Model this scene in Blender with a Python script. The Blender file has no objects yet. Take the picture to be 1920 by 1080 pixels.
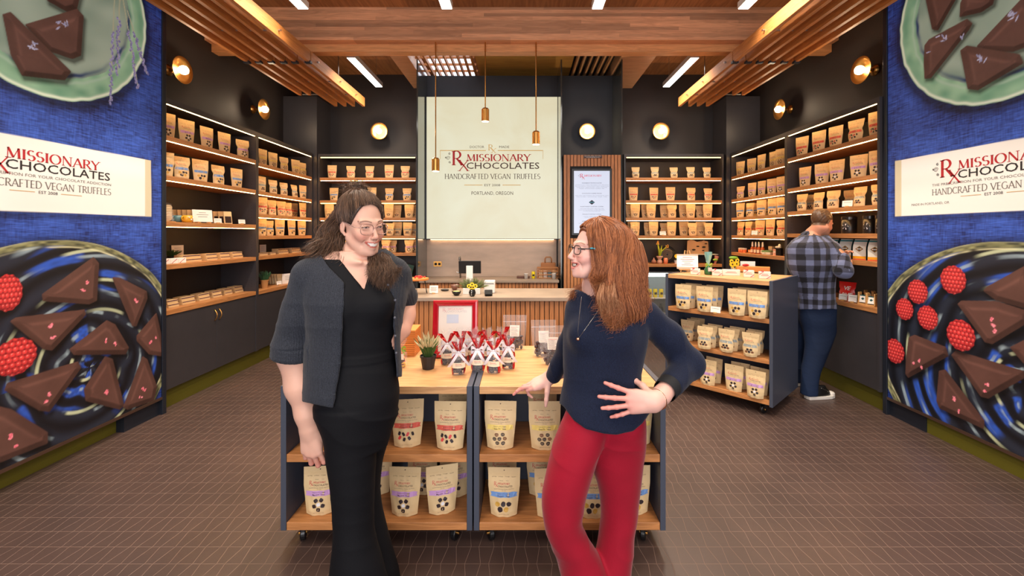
import bpy, math, random
import numpy as np
from mathutils import Vector, Matrix
R = random.Random(7)
PI = math.pi
sc = bpy.context.scene
col = sc.collection
# ---------------------------------------------------------------- camera
F = 820.0; VX = 978.0; VY = 438.0; EYE = 1.5
cd = bpy.data.cameras.new('camera'); cam = bpy.data.objects.new('camera', cd); col.objects.link(cam)
cd.sensor_width = 36; cd.lens = F / 1920 * 36
cd.shift_x = -(VX - 960) / 1920; cd.shift_y = -(540 - VY) / 1920
cd.clip_start = 0.05
cam.location = (0, 0, EYE); cam.rotation_euler = (PI / 2, 0, 0)
sc.camera = cam
# ---------------------------------------------------------------- exposure, world, assumed daylight
vs = sc.view_settings
vs.view_transform = 'Standard'; vs.look = 'None'; vs.gamma = 1; vs.use_curve_mapping = False
vs.exposure = 0.14
W = bpy.data.worlds.new('world'); sc.world = W; W.use_nodes = True
W.node_tree.nodes['Background'].inputs[0].default_value = (0.75, 0.85, 1, 1)
W.node_tree.nodes['Background'].inputs[1].default_value = 0.5
def area(name, loc, rot, sx, sy, power, color, spread=PI):
    l = bpy.data.lights.new(name, 'AREA'); l.shape = 'RECTANGLE'; l.size = sx; l.size_y = sy
    l.energy = power; l.color = color; l.spread = spread
    o = bpy.data.objects.new(name, l); col.objects.link(o); o.location = loc; o.rotation_euler = rot
    return o
# added fill lamp behind the camera, as daylight from an assumed shop front
area('added_front_fill', (0, -2.9, 2.0), (PI / 2, 0, 0), 5.6, 3.2, 225, (1.0, 0.96, 0.97))
# light of the suspended linear fittings
LX = (-2.02, -0.69, 0.70, 2.05)
for x in LX:
    area('linear_fitting_or_fill_light', (x, 3.3, 3.565), (0, 0, 0), 0.07, 1.4, 34, (1.0, 0.86, 0.70), 2.1)
for x in (LX[0], LX[3]):
    area('linear_fitting_or_fill_light', (x, 5.68, 3.565), (0, 0, 0), 0.07, 1.0, 24, (1.0, 0.86, 0.70), 2.1)
for x in (-1.4, 1.4):  # added overhead fill lamps out of view, not part of the suspended rows
    area('linear_fitting_or_fill_light', (x, 0.4, 3.565), (0, 0, 0), 0.07, 2.4, 50, (1.0, 0.87, 0.72), 2.4)
# ---------------------------------------------------------------- helpers
def tag(o, label=None, cat=None, group=None, kind=None):
    if label: o['label'] = label
    if cat: o['category'] = cat
    if group: o['group'] = group
    if kind: o['kind'] = kind
    return o
def E(name, loc=(0, 0, 0), rz=0, label=None, cat=None, group=None):
    o = bpy.data.objects.new(name, None); col.objects.link(o)
    o.empty_display_size = .05
    o.location = loc; o.rotation_euler = (0, 0, rz)
    return tag(o, label, cat, group)
def copy_tree(o, parent=None):
    c = o.copy(); col.objects.link(c)
    if parent: c.parent = parent
    for ch in o.children: copy_tree(ch, c)
    return c
def s2l(c):
    return tuple((v / 255 / 12.92) if v / 255 <= .04045 else ((v / 255 + .055) / 1.055) ** 2.4 for v in c)
def rotm(rx=0, ry=0, rz=0):
    from mathutils import Euler
    return Euler((rx, ry, rz)).to_matrix().to_4x4()
class MB:
    """collects faces of one part; several material slots allowed"""
    def __init__(s): s.v = []; s.f = []; s.m = []; s.c = None; s.M = None
    def add(s, vs_, fs, m=0):
        n = len(s.v)
        if s.M is not None: vs_ = [tuple(s.M @ Vector(p)) for p in vs_]
        s.v += [tuple(p) for p in vs_]; s.f += [tuple(i + n for i in f) for f in fs]; s.m += [m] * len(fs)
        return s
    def box(s, x0, x1, y0, y1, z0, z1, m=0):
        return s.add([(x0, y0, z0), (x1, y0, z0), (x1, y1, z0), (x0, y1, z0), (x0, y0, z1), (x1, y0, z1), (x1, y1, z1), (x0, y1, z1)],
                     [(3, 2, 1, 0), (4, 5, 6, 7), (0, 1, 5, 4), (1, 2, 6, 5), (2, 3, 7, 6), (3, 0, 4, 7)], m)
    def obox(s, c, size, rot=None, m=0):
        hx, hy, hz = [d / 2 for d in size]
        T = Matrix.Translation(c) @ (rot if rot is not None else Matrix())
        P = [T @ Vector(p) for p in [(-hx, -hy, -hz), (hx, -hy, -hz), (hx, hy, -hz), (-hx, hy, -hz), (-hx, -hy, hz), (hx, -hy, hz), (hx, hy, hz), (-hx, hy, hz)]]
        return s.add(P, [(3, 2, 1, 0), (4, 5, 6, 7), (0, 1, 5, 4), (1, 2, 6, 5), (2, 3, 7, 6), (3, 0, 4, 7)], m)
    def quad(s, a, b, c, d, m=0): return s.add([a, b, c, d], [(0, 1, 2, 3)], m)
    def poly(s, pts, m=0): return s.add(pts, [tuple(range(len(pts)))], m)
    def lathe(s, prof, n=24, c=(0, 0, 0), m=0, cap=True, rot=None):
        T = Matrix.Translation(c) @ (rot if rot is not None else Matrix())
        vv = []; ff = []
        for r, z in prof:
            for i in range(n):
                a = 2 * PI * i / n; vv.append(T @ Vector((r * math.cos(a), r * math.sin(a), z)))
        for j in range(len(prof) - 1):
            for i in range(n):
                k = (i + 1) % n; ff.append((j * n + i, j * n + k, (j + 1) * n + k, (j + 1) * n + i))
        if cap:
            if prof[0][0] > 1e-6: ff.append(tuple(range(n))[::-1])
            if prof[-1][0] > 1e-6: ff.append(tuple((len(prof) - 1) * n + i for i in range(n)))
        return s.add(vv, ff, m)
    def tube(s, pts, r, n=8, m=0, cap=True):
        pts = [Vector(p) for p in pts]
        rs = r if isinstance(r, (list, tuple)) else [r] * len(pts)
        vv = []; ff = []; up = None
        for i, p in enumerate(pts):
            d = (pts[min(i + 1, len(pts) - 1)] - pts[max(i - 1, 0)])
            if d.length < 1e-9: d = Vector((0, 0, 1))
            d.normalize()
            if up is None:
                up = Vector((0, 0, 1)) if abs(d.z) < .9 else Vector((1, 0, 0))
            a = up - d * up.dot(d)
            if a.length < 1e-6: a = d.orthogonal()
            a.normalize(); up = a
            b = d.cross(a)
            for k in range(n):
                t = 2 * PI * k / n; vv.append(p + (a * math.cos(t) + b * math.sin(t)) * rs[i])
        for j in range(len(pts) - 1):
            for k in range(n):
                q = (k + 1) % n; ff.append((j * n + k, j * n + q, (j + 1) * n + q, (j + 1) * n + k))
        if cap: ff.append(tuple(range(n))[::-1]); ff.append(tuple((len(pts) - 1) * n + k for k in range(n)))
        return s.add(vv, ff, m)
    def ell(s, c, r, n=12, m=0, rot=None):
        prof = [(max(math.sin(PI * j / n), 0), -math.cos(PI * j / n)) for j in range(n + 1)]
        S = Matrix.Diagonal((r[0], r[1], r[2], 1))
        T = (rot if rot is not None else Matrix()) @ S
        return s.lathe(prof, n + 4, c, m, False, T)
    def grid(s, fn, nu, nv, m=0):
        vv = [fn(i / nu, j / nv) for j in range(nv + 1) for i in range(nu + 1)]
        ff = [(j * (nu + 1) + i, j * (nu + 1) + i + 1, (j + 1) * (nu + 1) + i + 1, (j + 1) * (nu + 1) + i) for j in range(nv) for i in range(nu)]
        return s.add(vv, ff, m)
    def prism(s, poly, fr, t0, t1, m=0):
        """poly (u,v) in a frame fr(u,v,w) extruded from w=t0 to t1"""
        n = len(poly)
        vv = [fr(u, v, t0) for u, v in poly] + [fr(u, v, t1) for u, v in poly]
        ff = [tuple(range(n))[::-1], tuple(range(n, 2 * n))] + [(i, (i + 1) % n, n + (i + 1) % n, n + i) for i in range(n)]
        return s.add(vv, ff, m)
    def build(s, name, mats, parent=None, smooth=False, bevel=0, loc=None, seg=2, auto=None):
        me = bpy.data.meshes.new(name); me.from_pydata(s.v, [], s.f)
        if not isinstance(mats, (list, tuple)): mats = [mats]
        for m in mats: me.materials.append(m)
        if len(mats) > 1: me.polygons.foreach_set('material_index', s.m)
        if smooth: me.polygons.foreach_set('use_smooth', [True] * len(s.f))
        me.update()
        o = bpy.data.objects.new(name, me); col.objects.link(o)
        if parent is not None: o.parent = parent
        if loc is not None: o.location = loc
        if bevel:
            b = o.modifiers.new('bevel', 'BEVEL'); b.width = bevel; b.segments = seg; b.limit_method = 'ANGLE'
        if auto is not None:
            bmn = o.modifiers.new('w', 'WELD'); bmn.merge_threshold = 1e-5
            me.set_sharp_from_angle(angle=auto) if hasattr(me, 'set_sharp_from_angle') else None
        return o
# ---------------------------------------------------------------- materials
MATS = {}
def mat(name, c, rough=.5, metal=0, emit=0, ec=None, spec=.5, bump=0, bscale=60, var=0, vscale=8, alpha=None, trans=0, sheen=0, coat=0, stretch=None, srgb=True):
    if name in MATS: return MATS[name]
    m = bpy.data.materials.new(name); m.use_nodes = True; MATS[name] = m
    nt = m.node_tree; b = nt.nodes['Principled BSDF']; N = nt.nodes.new; L = nt.links.new
    cl = s2l(c) if srgb else c
    b.inputs['Base Color'].default_value = (*cl, 1)
    b.inputs['Roughness'].default_value = rough; b.inputs['Metallic'].default_value = metal
    b.inputs['Specular IOR Level'].default_value = spec
    if emit:
        b.inputs['Emission Color'].default_value = (*(s2l(ec) if ec else cl), 1); b.inputs['Emission Strength'].default_value = emit
    if trans: b.inputs['Transmission Weight'].default_value = trans
    if alpha is not None: b.inputs['Alpha'].default_value = alpha
    if sheen: b.inputs['Sheen Weight'].default_value = sheen; b.inputs['Sheen Roughness'].default_value = .4
    if coat: b.inputs['Coat Weight'].default_value = coat; b.inputs['Coat Roughness'].default_value = .1
    if bump or var:
        tc = N('ShaderNodeTexCoord'); mp = N('ShaderNodeMapping'); L(tc.outputs['Object'], mp.inputs[0])
        if stretch: mp.inputs['Scale'].default_value = stretch
    if bump:
        n = N('ShaderNodeTexNoise'); n.inputs['Scale'].default_value = bscale; n.inputs['Detail'].default_value = 4; L(mp.outputs[0], n.inputs['Vector'])
        bp = N('ShaderNodeBump'); bp.inputs['Strength'].default_value = bump; bp.inputs['Distance'].default_value = .004
        L(n.outputs['Fac'], bp.inputs['Height']); L(bp.outputs[0], b.inputs['Normal'])
    if var:
        n = N('ShaderNodeTexNoise'); n.inputs['Scale'].default_value = vscale; n.inputs['Detail'].default_value = 5; L(mp.outputs[0], n.inputs['Vector'])
        r = N('ShaderNodeValToRGB'); r.color_ramp.elements[0].position = .3; r.color_ramp.elements[1].position = .7
        r.color_ramp.elements[0].color = (*[x * (1 - var) for x in cl], 1); r.color_ramp.elements[1].color = (*[min(1, x * (1 + var)) for x in cl], 1)
        L(n.outputs['Fac'], r.inputs[0]); L(r.outputs[0], b.inputs['Base Color'])
    return m
def wood(name, c, axis=0, contrast=.35, scale=1.0, rough=.45, plank=None, knots=False, coat=0):
    """wood with grain along axis (0 x,1 y,2 z); plank = (across_axis, width) tints boards"""
    if name in MATS: return MATS[name]
    m = bpy.data.materials.new(name); m.use_nodes = True; MATS[name] = m
    nt = m.node_tree; b = nt.nodes['Principled BSDF']; N = nt.nodes.new; L = nt.links.new
    tc = N('ShaderNodeTexCoord'); mp = N('ShaderNodeMapping'); L(tc.outputs['Object'], mp.inputs[0])
    sx = [14.0 * scale] * 3; sx[axis] = 1.1 * scale; mp.inputs['Scale'].default_value = sx
    n1 = N('ShaderNodeTexNoise'); n1.inputs['Scale'].default_value = 1.6; n1.inputs['Detail'].default_value = 3; n1.inputs['Distortion'].default_value = .6; L(mp.outputs[0], n1.inputs['Vector'])
    mul = N('ShaderNodeMath'); mul.operation = 'MULTIPLY'; mul.inputs[1].default_value = 9; L(n1.outputs['Fac'], mul.inputs[0])
    fr = N('ShaderNodeMath'); fr.operation = 'PINGPONG'; fr.inputs[1].default_value = 1; L(mul.outputs[0], fr.inputs[0])
    n2 = N('ShaderNodeTexNoise'); n2.inputs['Scale'].default_value = 12; n2.inputs['Detail'].default_value = 6; L(mp.outputs[0], n2.inputs['Vector'])
    mx = N('ShaderNodeMath'); mx.operation = 'ADD'; L(fr.outputs[0], mx.inputs[0]); L(n2.outputs['Fac'], mx.inputs[1])
    fac = N('ShaderNodeMath'); fac.operation = 'MULTIPLY'; fac.inputs[1].default_value = .55; L(mx.outputs[0], fac.inputs[0])
    r = N('ShaderNodeValToRGB'); cl = s2l(c)
    r.color_ramp.elements[0].position = .1; r.color_ramp.elements[1].position = .9
    r.color_ramp.elements[0].color = (cl[0] * (1 - contrast), cl[1] * (1 - contrast * 1.2), cl[2] * (1 - contrast * 1.4), 1)
    r.color_ramp.elements[1].color = (*[min(1, x * (1 + contrast * .5)) for x in cl], 1)
    L(fac.outputs[0], r.inputs[0]); out = r.outputs[0]
    if plank:
        ax, w = plank
        sp = N('ShaderNodeSeparateXYZ'); L(tc.outputs['Object'], sp.inputs[0])
        dv = N('ShaderNodeMath'); dv.operation = 'DIVIDE'; dv.inputs[1].default_value = w; L(sp.outputs[ax], dv.inputs[0])
        fl = N('ShaderNodeMath'); fl.operation = 'FLOOR'; L(dv.outputs[0], fl.inputs[0])
        # staggered board ends along the grain
        ofs = N('ShaderNodeMath'); ofs.operation = 'MULTIPLY'; ofs.inputs[1].default_value = 7.31; L(fl.outputs[0], ofs.inputs[0])
        al = N('ShaderNodeMath'); al.operation = 'DIVIDE'; al.inputs[1].default_value = 1.7; L(sp.outputs[axis], al.inputs[0])
        ad = N('ShaderNodeMath'); ad.operation = 'ADD'; L(al.outputs[0], ad.inputs[0]); L(ofs.outputs[0], ad.inputs[1])
        f2 = N('ShaderNodeMath'); f2.operation = 'FLOOR'; L(ad.outputs[0], f2.inputs[0])
        cb = N('ShaderNodeCombineXYZ'); L(fl.outputs[0], cb.inputs[0]); L(f2.outputs[0], cb.inputs[1])
        wn = N('ShaderNodeTexWhiteNoise'); wn.noise_dimensions = '3D'; L(cb.outputs[0], wn.inputs['Vector'])
        mr = N('ShaderNodeMapRange'); mr.inputs['To Min'].default_value = .62; mr.inputs['To Max'].default_value = 1.3; L(wn.outputs['Value'], mr.inputs['Value'])
        mm = N('ShaderNodeMix'); mm.data_type = 'RGBA'; mm.blend_type = 'MULTIPLY'; mm.inputs['Factor'].default_value = 1
        L(out, mm.inputs['A']); L(mr.outputs[0], mm.inputs['B']); out = mm.outputs['Result']
    L(out, b.inputs['Base Color']); b.inputs['Roughness'].default_value = rough
    if coat: b.inputs['Coat Weight'].default_value = coat
    bp = N('ShaderNodeBump'); bp.inputs['Strength'].default_value = .12; bp.inputs['Distance'].default_value = .002
    L(n2.outputs['Fac'], bp.inputs['Height']); L(bp.outputs[0], b.inputs['Normal'])
    return m
def vcol(name, rough=.5, emit=0, sheen=0, sss=0, bump=0, bscale=100, spec=.5, stretch=None):
    """material whose colour is the mesh's colour attribute"""
    if name in MATS: return MATS[name]
    m = bpy.data.materials.new(name); m.use_nodes = True; MATS[name] = m
    nt = m.node_tree; b = nt.nodes['Principled BSDF']; N = nt.nodes.new; L = nt.links.new
    a = N('ShaderNodeAttribute'); a.attribute_name = 'Col'; L(a.outputs['Color'], b.inputs['Base Color'])
    b.inputs['Roughness'].default_value = rough; b.inputs['Specular IOR Level'].default_value = spec
    if emit: L(a.outputs['Color'], b.inputs['Emission Color']); b.inputs['Emission Strength'].default_value = emit
    if sheen: b.inputs['Sheen Weight'].default_value = sheen
    if sss: b.inputs['Subsurface Weight'].default_value = sss; b.inputs['Subsurface Radius'].default_value = (.6, .25, .15); b.inputs['Subsurface Scale'].default_value = .012
    if bump:
        tc = N('ShaderNodeTexCoord'); n = N('ShaderNodeTexNoise'); n.inputs['Scale'].default_value = bscale
        mp = N('ShaderNodeMapping'); L(tc.outputs['Object'], mp.inputs[0]); L(mp.outputs[0], n.inputs['Vector'])
        if stretch: mp.inputs['Scale'].default_value = stretch
        bp = N('ShaderNodeBump'); bp.inputs['Strength'].default_value = bump; bp.inputs['Distance'].default_value = .002
        L(n.outputs['Fac'], bp.inputs['Height']); L(bp.outputs[0], b.inputs['Normal'])
    return m
def setcol(o, cols):
    """cols: (nverts,3) linear"""
    a = o.data.color_attributes.new('Col', 'FLOAT_COLOR', 'POINT')
    arr = np.ones((len(o.data.vertices), 4), dtype=np.float32); arr[:, :3] = cols
    a.data.foreach_set('color', arr.ravel())
    return o
def tile_floor():
    m = bpy.data.materials.new('floor_tile'); m.use_nodes = True
    nt = m.node_tree; b = nt.nodes['Principled BSDF']; N = nt.nodes.new; L = nt.links.new
    g = N('ShaderNodeNewGeometry'); sp = N('ShaderNodeSeparateXYZ'); L(g.outputs['Position'], sp.inputs[0])
    def ma(op, a, b_=None, c_=None):
        n = N('ShaderNodeMath'); n.operation = op
        for i, v in enumerate((a, b_, c_)):
            if v is None: continue
            if isinstance(v, (int, float)): n.inputs[i].default_value = v
            else: L(v, n.inputs[i])
        return n.outputs[0]
    P = .0545; Hh = .108; A = .0085
    yy = ma('DIVIDE', ma('SUBTRACT', sp.outputs[1], 2.094 - 40 * Hh), Hh)
    u = ma('DIVIDE', ma('ADD', sp.outputs[0], .25005 + 200 * P), P)
    pp = ma('PINGPONG', yy, 1.0)
    t = ma('MULTIPLY', ma('SUBTRACT', 1.0, ma('MULTIPLY', pp, 2.0)), A / P)
    de = ma('MULTIPLY', ma('PINGPONG', ma('SUBTRACT', u, t), 1.0), P)
    do = ma('MULTIPLY', ma('PINGPONG', ma('ADD', ma('SUBTRACT', u, 1.0), t), 1.0), P)
    dr = ma('MULTIPLY', ma('PINGPONG', yy, .5), Hh)
    d = ma('MINIMUM', ma('MINIMUM', de, do), dr)
    mr = N('ShaderNodeMapRange'); mr.inputs['From Min'].default_value = .0006; mr.inputs['From Max'].default_value = .0015; L(d, mr.inputs['Value'])
    n = N('ShaderNodeTexNoise'); n.inputs['Scale'].default_value = 2.2; n.inputs['Detail'].default_value = 4; L(g.outputs['Position'], n.inputs['Vector'])
    # per-tile variation
    ce = ma('FLOOR', ma('MULTIPLY', u, 1.0)); cy = ma('FLOOR', yy)
    cb = N('ShaderNodeCombineXYZ'); L(ce, cb.inputs[0]); L(cy, cb.inputs[1])
    r = N('ShaderNodeValToRGB'); r.color_ramp.elements[0].position = .3; r.color_ramp.elements[1].position = .7
    r.color_ramp.elements[0].color = (*s2l((68, 54, 50)), 1); r.color_ramp.elements[1].color = (*s2l((80, 63, 57)), 1)
    L(n.outputs['Fac'], r.inputs[0])
    mx = N('ShaderNodeMix'); mx.data_type = 'RGBA'; L(mr.outputs[0], mx.inputs['Factor'])
    mx.inputs['A'].default_value = (*s2l((124, 100, 88)), 1); L(r.outputs[0], mx.inputs['B'])
    L(mx.outputs['Result'], b.inputs['Base Color'])
    rr = N('ShaderNodeMapRange'); rr.inputs['To Min'].default_value = .8; rr.inputs['To Max'].default_value = .36; L(mr.outputs[0], rr.inputs['Value']); L(rr.outputs[0], b.inputs['Roughness'])
    bp = N('ShaderNodeBump'); bp.inputs['Strength'].default_value = .5; bp.inputs['Distance'].default_value = .001; L(mr.outputs[0], bp.inputs['Height'])
    n3 = N('ShaderNodeTexNoise'); n3.inputs['Scale'].default_value = 90; L(g.outputs['Position'], n3.inputs['Vector'])
    b2 = N('ShaderNodeBump'); b2.inputs['Strength'].default_value = .08; b2.inputs['Distance'].default_value = .002; L(n3.outputs['Fac'], b2.inputs['Height']); L(bp.outputs[0], b2.inputs['Normal'])
    L(b2.outputs[0], b.inputs['Normal'])
    return m
def vnoise(x, y, seed=0):
    """smooth value noise on arrays"""
    xi = np.floor(x).astype(int); yi = np.floor(y).astype(int); fx = x - xi; fy = y - yi
    fx = fx * fx * (3 - 2 * fx); fy = fy * fy * (3 - 2 * fy)
    def h(a, b):
        n = (a * 374761393 + b * 668265263 + seed * 974634777) & 0x7fffffff
        n = ((n ^ (n >> 13)) * 1274126177) & 0x7fffffff
        return ((n ^ (n >> 16)) & 0xffff) / 65535.0
    return (h(xi, yi) * (1 - fx) + h(xi + 1, yi) * fx) * (1 - fy) + (h(xi, yi + 1) * (1 - fx) + h(xi + 1, yi + 1) * fx) * fy
def sstep(a, b, x): t = np.clip((x - a) / (b - a), 0, 1); return t * t * (3 - 2 * t)
def C3(c): return np.array(s2l(c), dtype=np.float64)
M_wall = mat('charcoal_paint', (46, 40, 38), .6, bump=.05, bscale=200)
M_cab = mat('charcoal_laminate', (56, 53, 56), .42, bump=.04, bscale=300, var=.06)
M_cart = mat('blue_grey_laminate', (66, 72, 86), .4, bump=.04, bscale=300)
M_olive = mat('olive_kick', (94, 88, 12), .6)
M_wood = wood('shelf_oak', (188, 128, 76), 0, .3, 1.2)
M_woody = wood('shelf_oak_side', (188, 128, 76), 1, .3, 1.2)
M_top = wood('table_oak', (206, 158, 108), 0, .28, 1.3, rough=.38)
M_beam = wood('laminated_beam', (200, 142, 102), 0, .22, 1.0, rough=.6, plank=(2, .037))
M_beam2 = wood('beam_edge', (206, 142, 88), 0, .25, 1.0, rough=.55)
M_slat = wood('slat_fir', (184, 118, 60), 1, .3, 1.4, rough=.5)
M_ply = wood('ceiling_plywood', (150, 100, 58), 1, .35, .5, rough=.6, plank=(0, 1.22))
M_vslat = wood('oak_slat_cladding', (188, 124, 74), 2, .3, 1.4, rough=.5)
M_dark = mat('black_backing', (22, 18, 17), .7)
M_black = mat('black_plastic', (18, 18, 19), .35)
M_steel = mat('brushed_steel', (170, 170, 172), .3, 1)
M_post = mat('dark_steel', (38, 42, 52), .35, .3)
M_brass = mat('brass', (214, 158, 84), .28, 1)
M_led = mat('led_strip', (255, 240, 225), .5, emit=30, ec=(255, 194, 116))
M_fit = mat('fitting_diffuser', (255, 255, 255), .5, emit=7, ec=(255, 246, 235))
M_bulb = mat('opal_bulb', (255, 250, 240), .4, emit=14, ec=(255, 225, 180))
M_stone = mat('counter_stone', (160, 140, 122), .35, var=.12, vscale=5)
M_white = mat('white_plastic', (225, 222, 218), .4)
M_paper = mat('card_white', (238, 232, 224), .7)
M_ink = mat('ink_black', (40, 34, 34), .7)
M_red = mat('ink_red', (190, 40, 46), .7)
M_gold = mat('ink_gold', (206, 160, 84), .6)
M_grey = mat('ink_grey', (120, 112, 106), .7)
# ---------------------------------------------------------------- room
def struct(mb, name, m, **k):
    o = mb.build(name, m, **k); o['kind'] = 'structure'; return o
XW = 3.43; YB = 6.74; ZC = 3.95
struct(MB().box(-3.6, 3.6, -3.2, 8.2, -.08, 0), 'floor', tile_floor())
struct(MB().box(-3.6, 3.6, -3.2, 8.2, ZC, ZC + .1), 'ceiling', M_ply)
struct(MB().box(-XW - .12, -XW, -3.2, 8.2, 0, ZC), 'wall_left', M_wall)
struct(MB().box(XW, XW + .12, -3.2, 8.2, 0, ZC), 'wall_right', M_wall)
b = MB().box(-XW, -1.335, YB, YB + .1, 0, ZC).box(1.36, XW, YB, YB + .1, 0, ZC)
struct(b, 'wall_back', M_wall)
# corner blocks beside the shelving
for sx, nm in ((-1, 'trim_1'), (1, 'trim_2')):
    x0, x1 = sorted((sx * 2.945, sx * (XW - .001)))
    struct(MB().box(x0, x1, 6.29, YB - .001, 0, 3.475), nm, M_cab)
# assumed shop front behind the camera, added out of view: glazed opening with mullions
b = MB().box(-XW, -2.9, -3.2, -3.0, 0, ZC).box(2.9, XW, -3.2, -3.0, 0, ZC).box(-2.9, 2.9, -3.2, -3.0, 3.65, ZC).box(-2.9, 2.9, -3.2, -3.0, 0, .25)
struct(b, 'wall_front', M_wall)
b = MB()
for x in (-2.9, -1.45, -.03, 1.4, 2.84): b.box(x, x + .06, -3.15, -3.08, .25, 3.65)
struct(b, 'assumed_window_1', M_post)
# sign wall and stone splashback
struct(MB().box(-1.335, 1.36, 6.15, 6.3, 0, 3.72), 'trim_3', mat('ink_blue_paint', (38, 40, 46), .6))
struct(MB().box(-1.33, .49, 6.135, 6.149, .9, 1.42), 'trim_4', mat('grey_stone_splashback', (196, 172, 152), .4, var=.14, vscale=3, stretch=(1, 1, 3)))
for i, x in enumerate((-1.345, .50, 1.275)):
    struct(MB().box(x, x + .018, 5.60, 6.15, 0, 3.73), 'trim_%d' % (5 + i), mat('smoked_glass_fin', (70, 74, 72), .12, .4, coat=.6))
# olive kick plates and dark line at the floor
for i, sx in enumerate((-1, 1)):
    x0, x1 = sorted((sx * 3.06, sx * 3.42))
    struct(MB().box(x0, x1, -2.8, 6.28, 0, .168), 'baseboard_left' if sx < 0 else 'baseboard_right', M_olive)
# plywood reveal and skylight behind the beam
M_sky = mat('skylight_glow', (235, 240, 255), .5, emit=2.6, ec=(225, 238, 255))
struct(MB().box(-1.34, -.70, 5.4, 7.4, ZC - .012, ZC - .002), 'window_2', M_sky)
b = MB()
for i in range(9):
    x = -1.34 + i * .085; b.box(x, x + .02, 5.2, 7.5, 3.74, 3.80)
for i in range(8): b.box(-1.40, -.62, 5.5 + i * .24, 5.515 + i * .24, 3.80, 3.83)
struct(b, 'trim_8', M_slat)
b = MB()
for i in range(6):
    x = .72 + i * .085; b.box(x, x + .025, 5.2, 7.5, 3.76, 3.82)
struct(b, 'trim_9', wood('pale_slat', (196, 150, 104), 1, .2))
struct(MB().box(.70, 1.24, 5.15, 7.6, 3.85, 3.879), 'trim_10', M_dark)
b = MB().box(-1.66, -1.44, 5.0, 7.6, 3.74, ZC - .001).box(1.26, 1.7, 5.0, 7.6, 3.74, ZC - .001)
struct(b, 'trim_11', wood('pale_fascia', (198, 154, 118), 0, .2))
struct(MB().box(-.62, .70, 5.0, 8.1, 3.85, 3.878), 'trim_12', wood('lit_plywood', (196, 150, 78), 0, .25, .6))
b = MB().box(-3.6, 3.6, 8.1, 8.2, 0, ZC)
struct(b, 'trim_13', M_wall)
# beam: deep laminated face, then a stepped ledge
struct(MB().box(-XW, XW, 4.73, 4.837, 3.594, ZC - .001), 'trim_14', M_beam)
struct(MB().box(-XW, XW, 4.8375, 4.952, 3.511, 3.8), 'trim_15', M_beam2)
# ---------------------------------------------------------------- lettering
def text_mesh(s, width=None, height=1.0, xs=1.0, res=2, bold=0.0):
    """flat letters from the built-in font as (verts2d, faces), cap height = height"""
    cu = bpy.data.curves.new('t', 'FONT'); cu.body = s; cu.resolution_u = res; cu.size = 1; cu.offset = bold
    o = bpy.data.objects.new('t', cu); col.objects.link(o)
    bpy.context.view_layer.update()
    dg = bpy.context.evaluated_depsgraph_get()
    me = o.evaluated_get(dg).to_mesh()
    V = np.array([v.co[:2] for v in me.vertices]) if len(me.vertices) else np.zeros((0, 2)); Fc = [tuple(p.vertices) for p in me.polygons]
    o.evaluated_get(dg).to_mesh_clear(); bpy.data.objects.remove(o); bpy.data.curves.remove(cu)
    k = height / .70
    V = V * k; V[:, 0] -= V[:, 0].min()
    if width: V[:, 0] *= width / V[:, 0].max()
    else: V[:, 0] *= xs
    return V, Fc
def arc(cx, cy, rx, ry, a0, a1, n=10):
    return [(cx + rx * math.cos(math.radians(a0 + (a1 - a0) * i / n)), cy + ry * math.sin(math.radians(a0 + (a1 - a0) * i / n))) for i in range(n + 1)]
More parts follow.
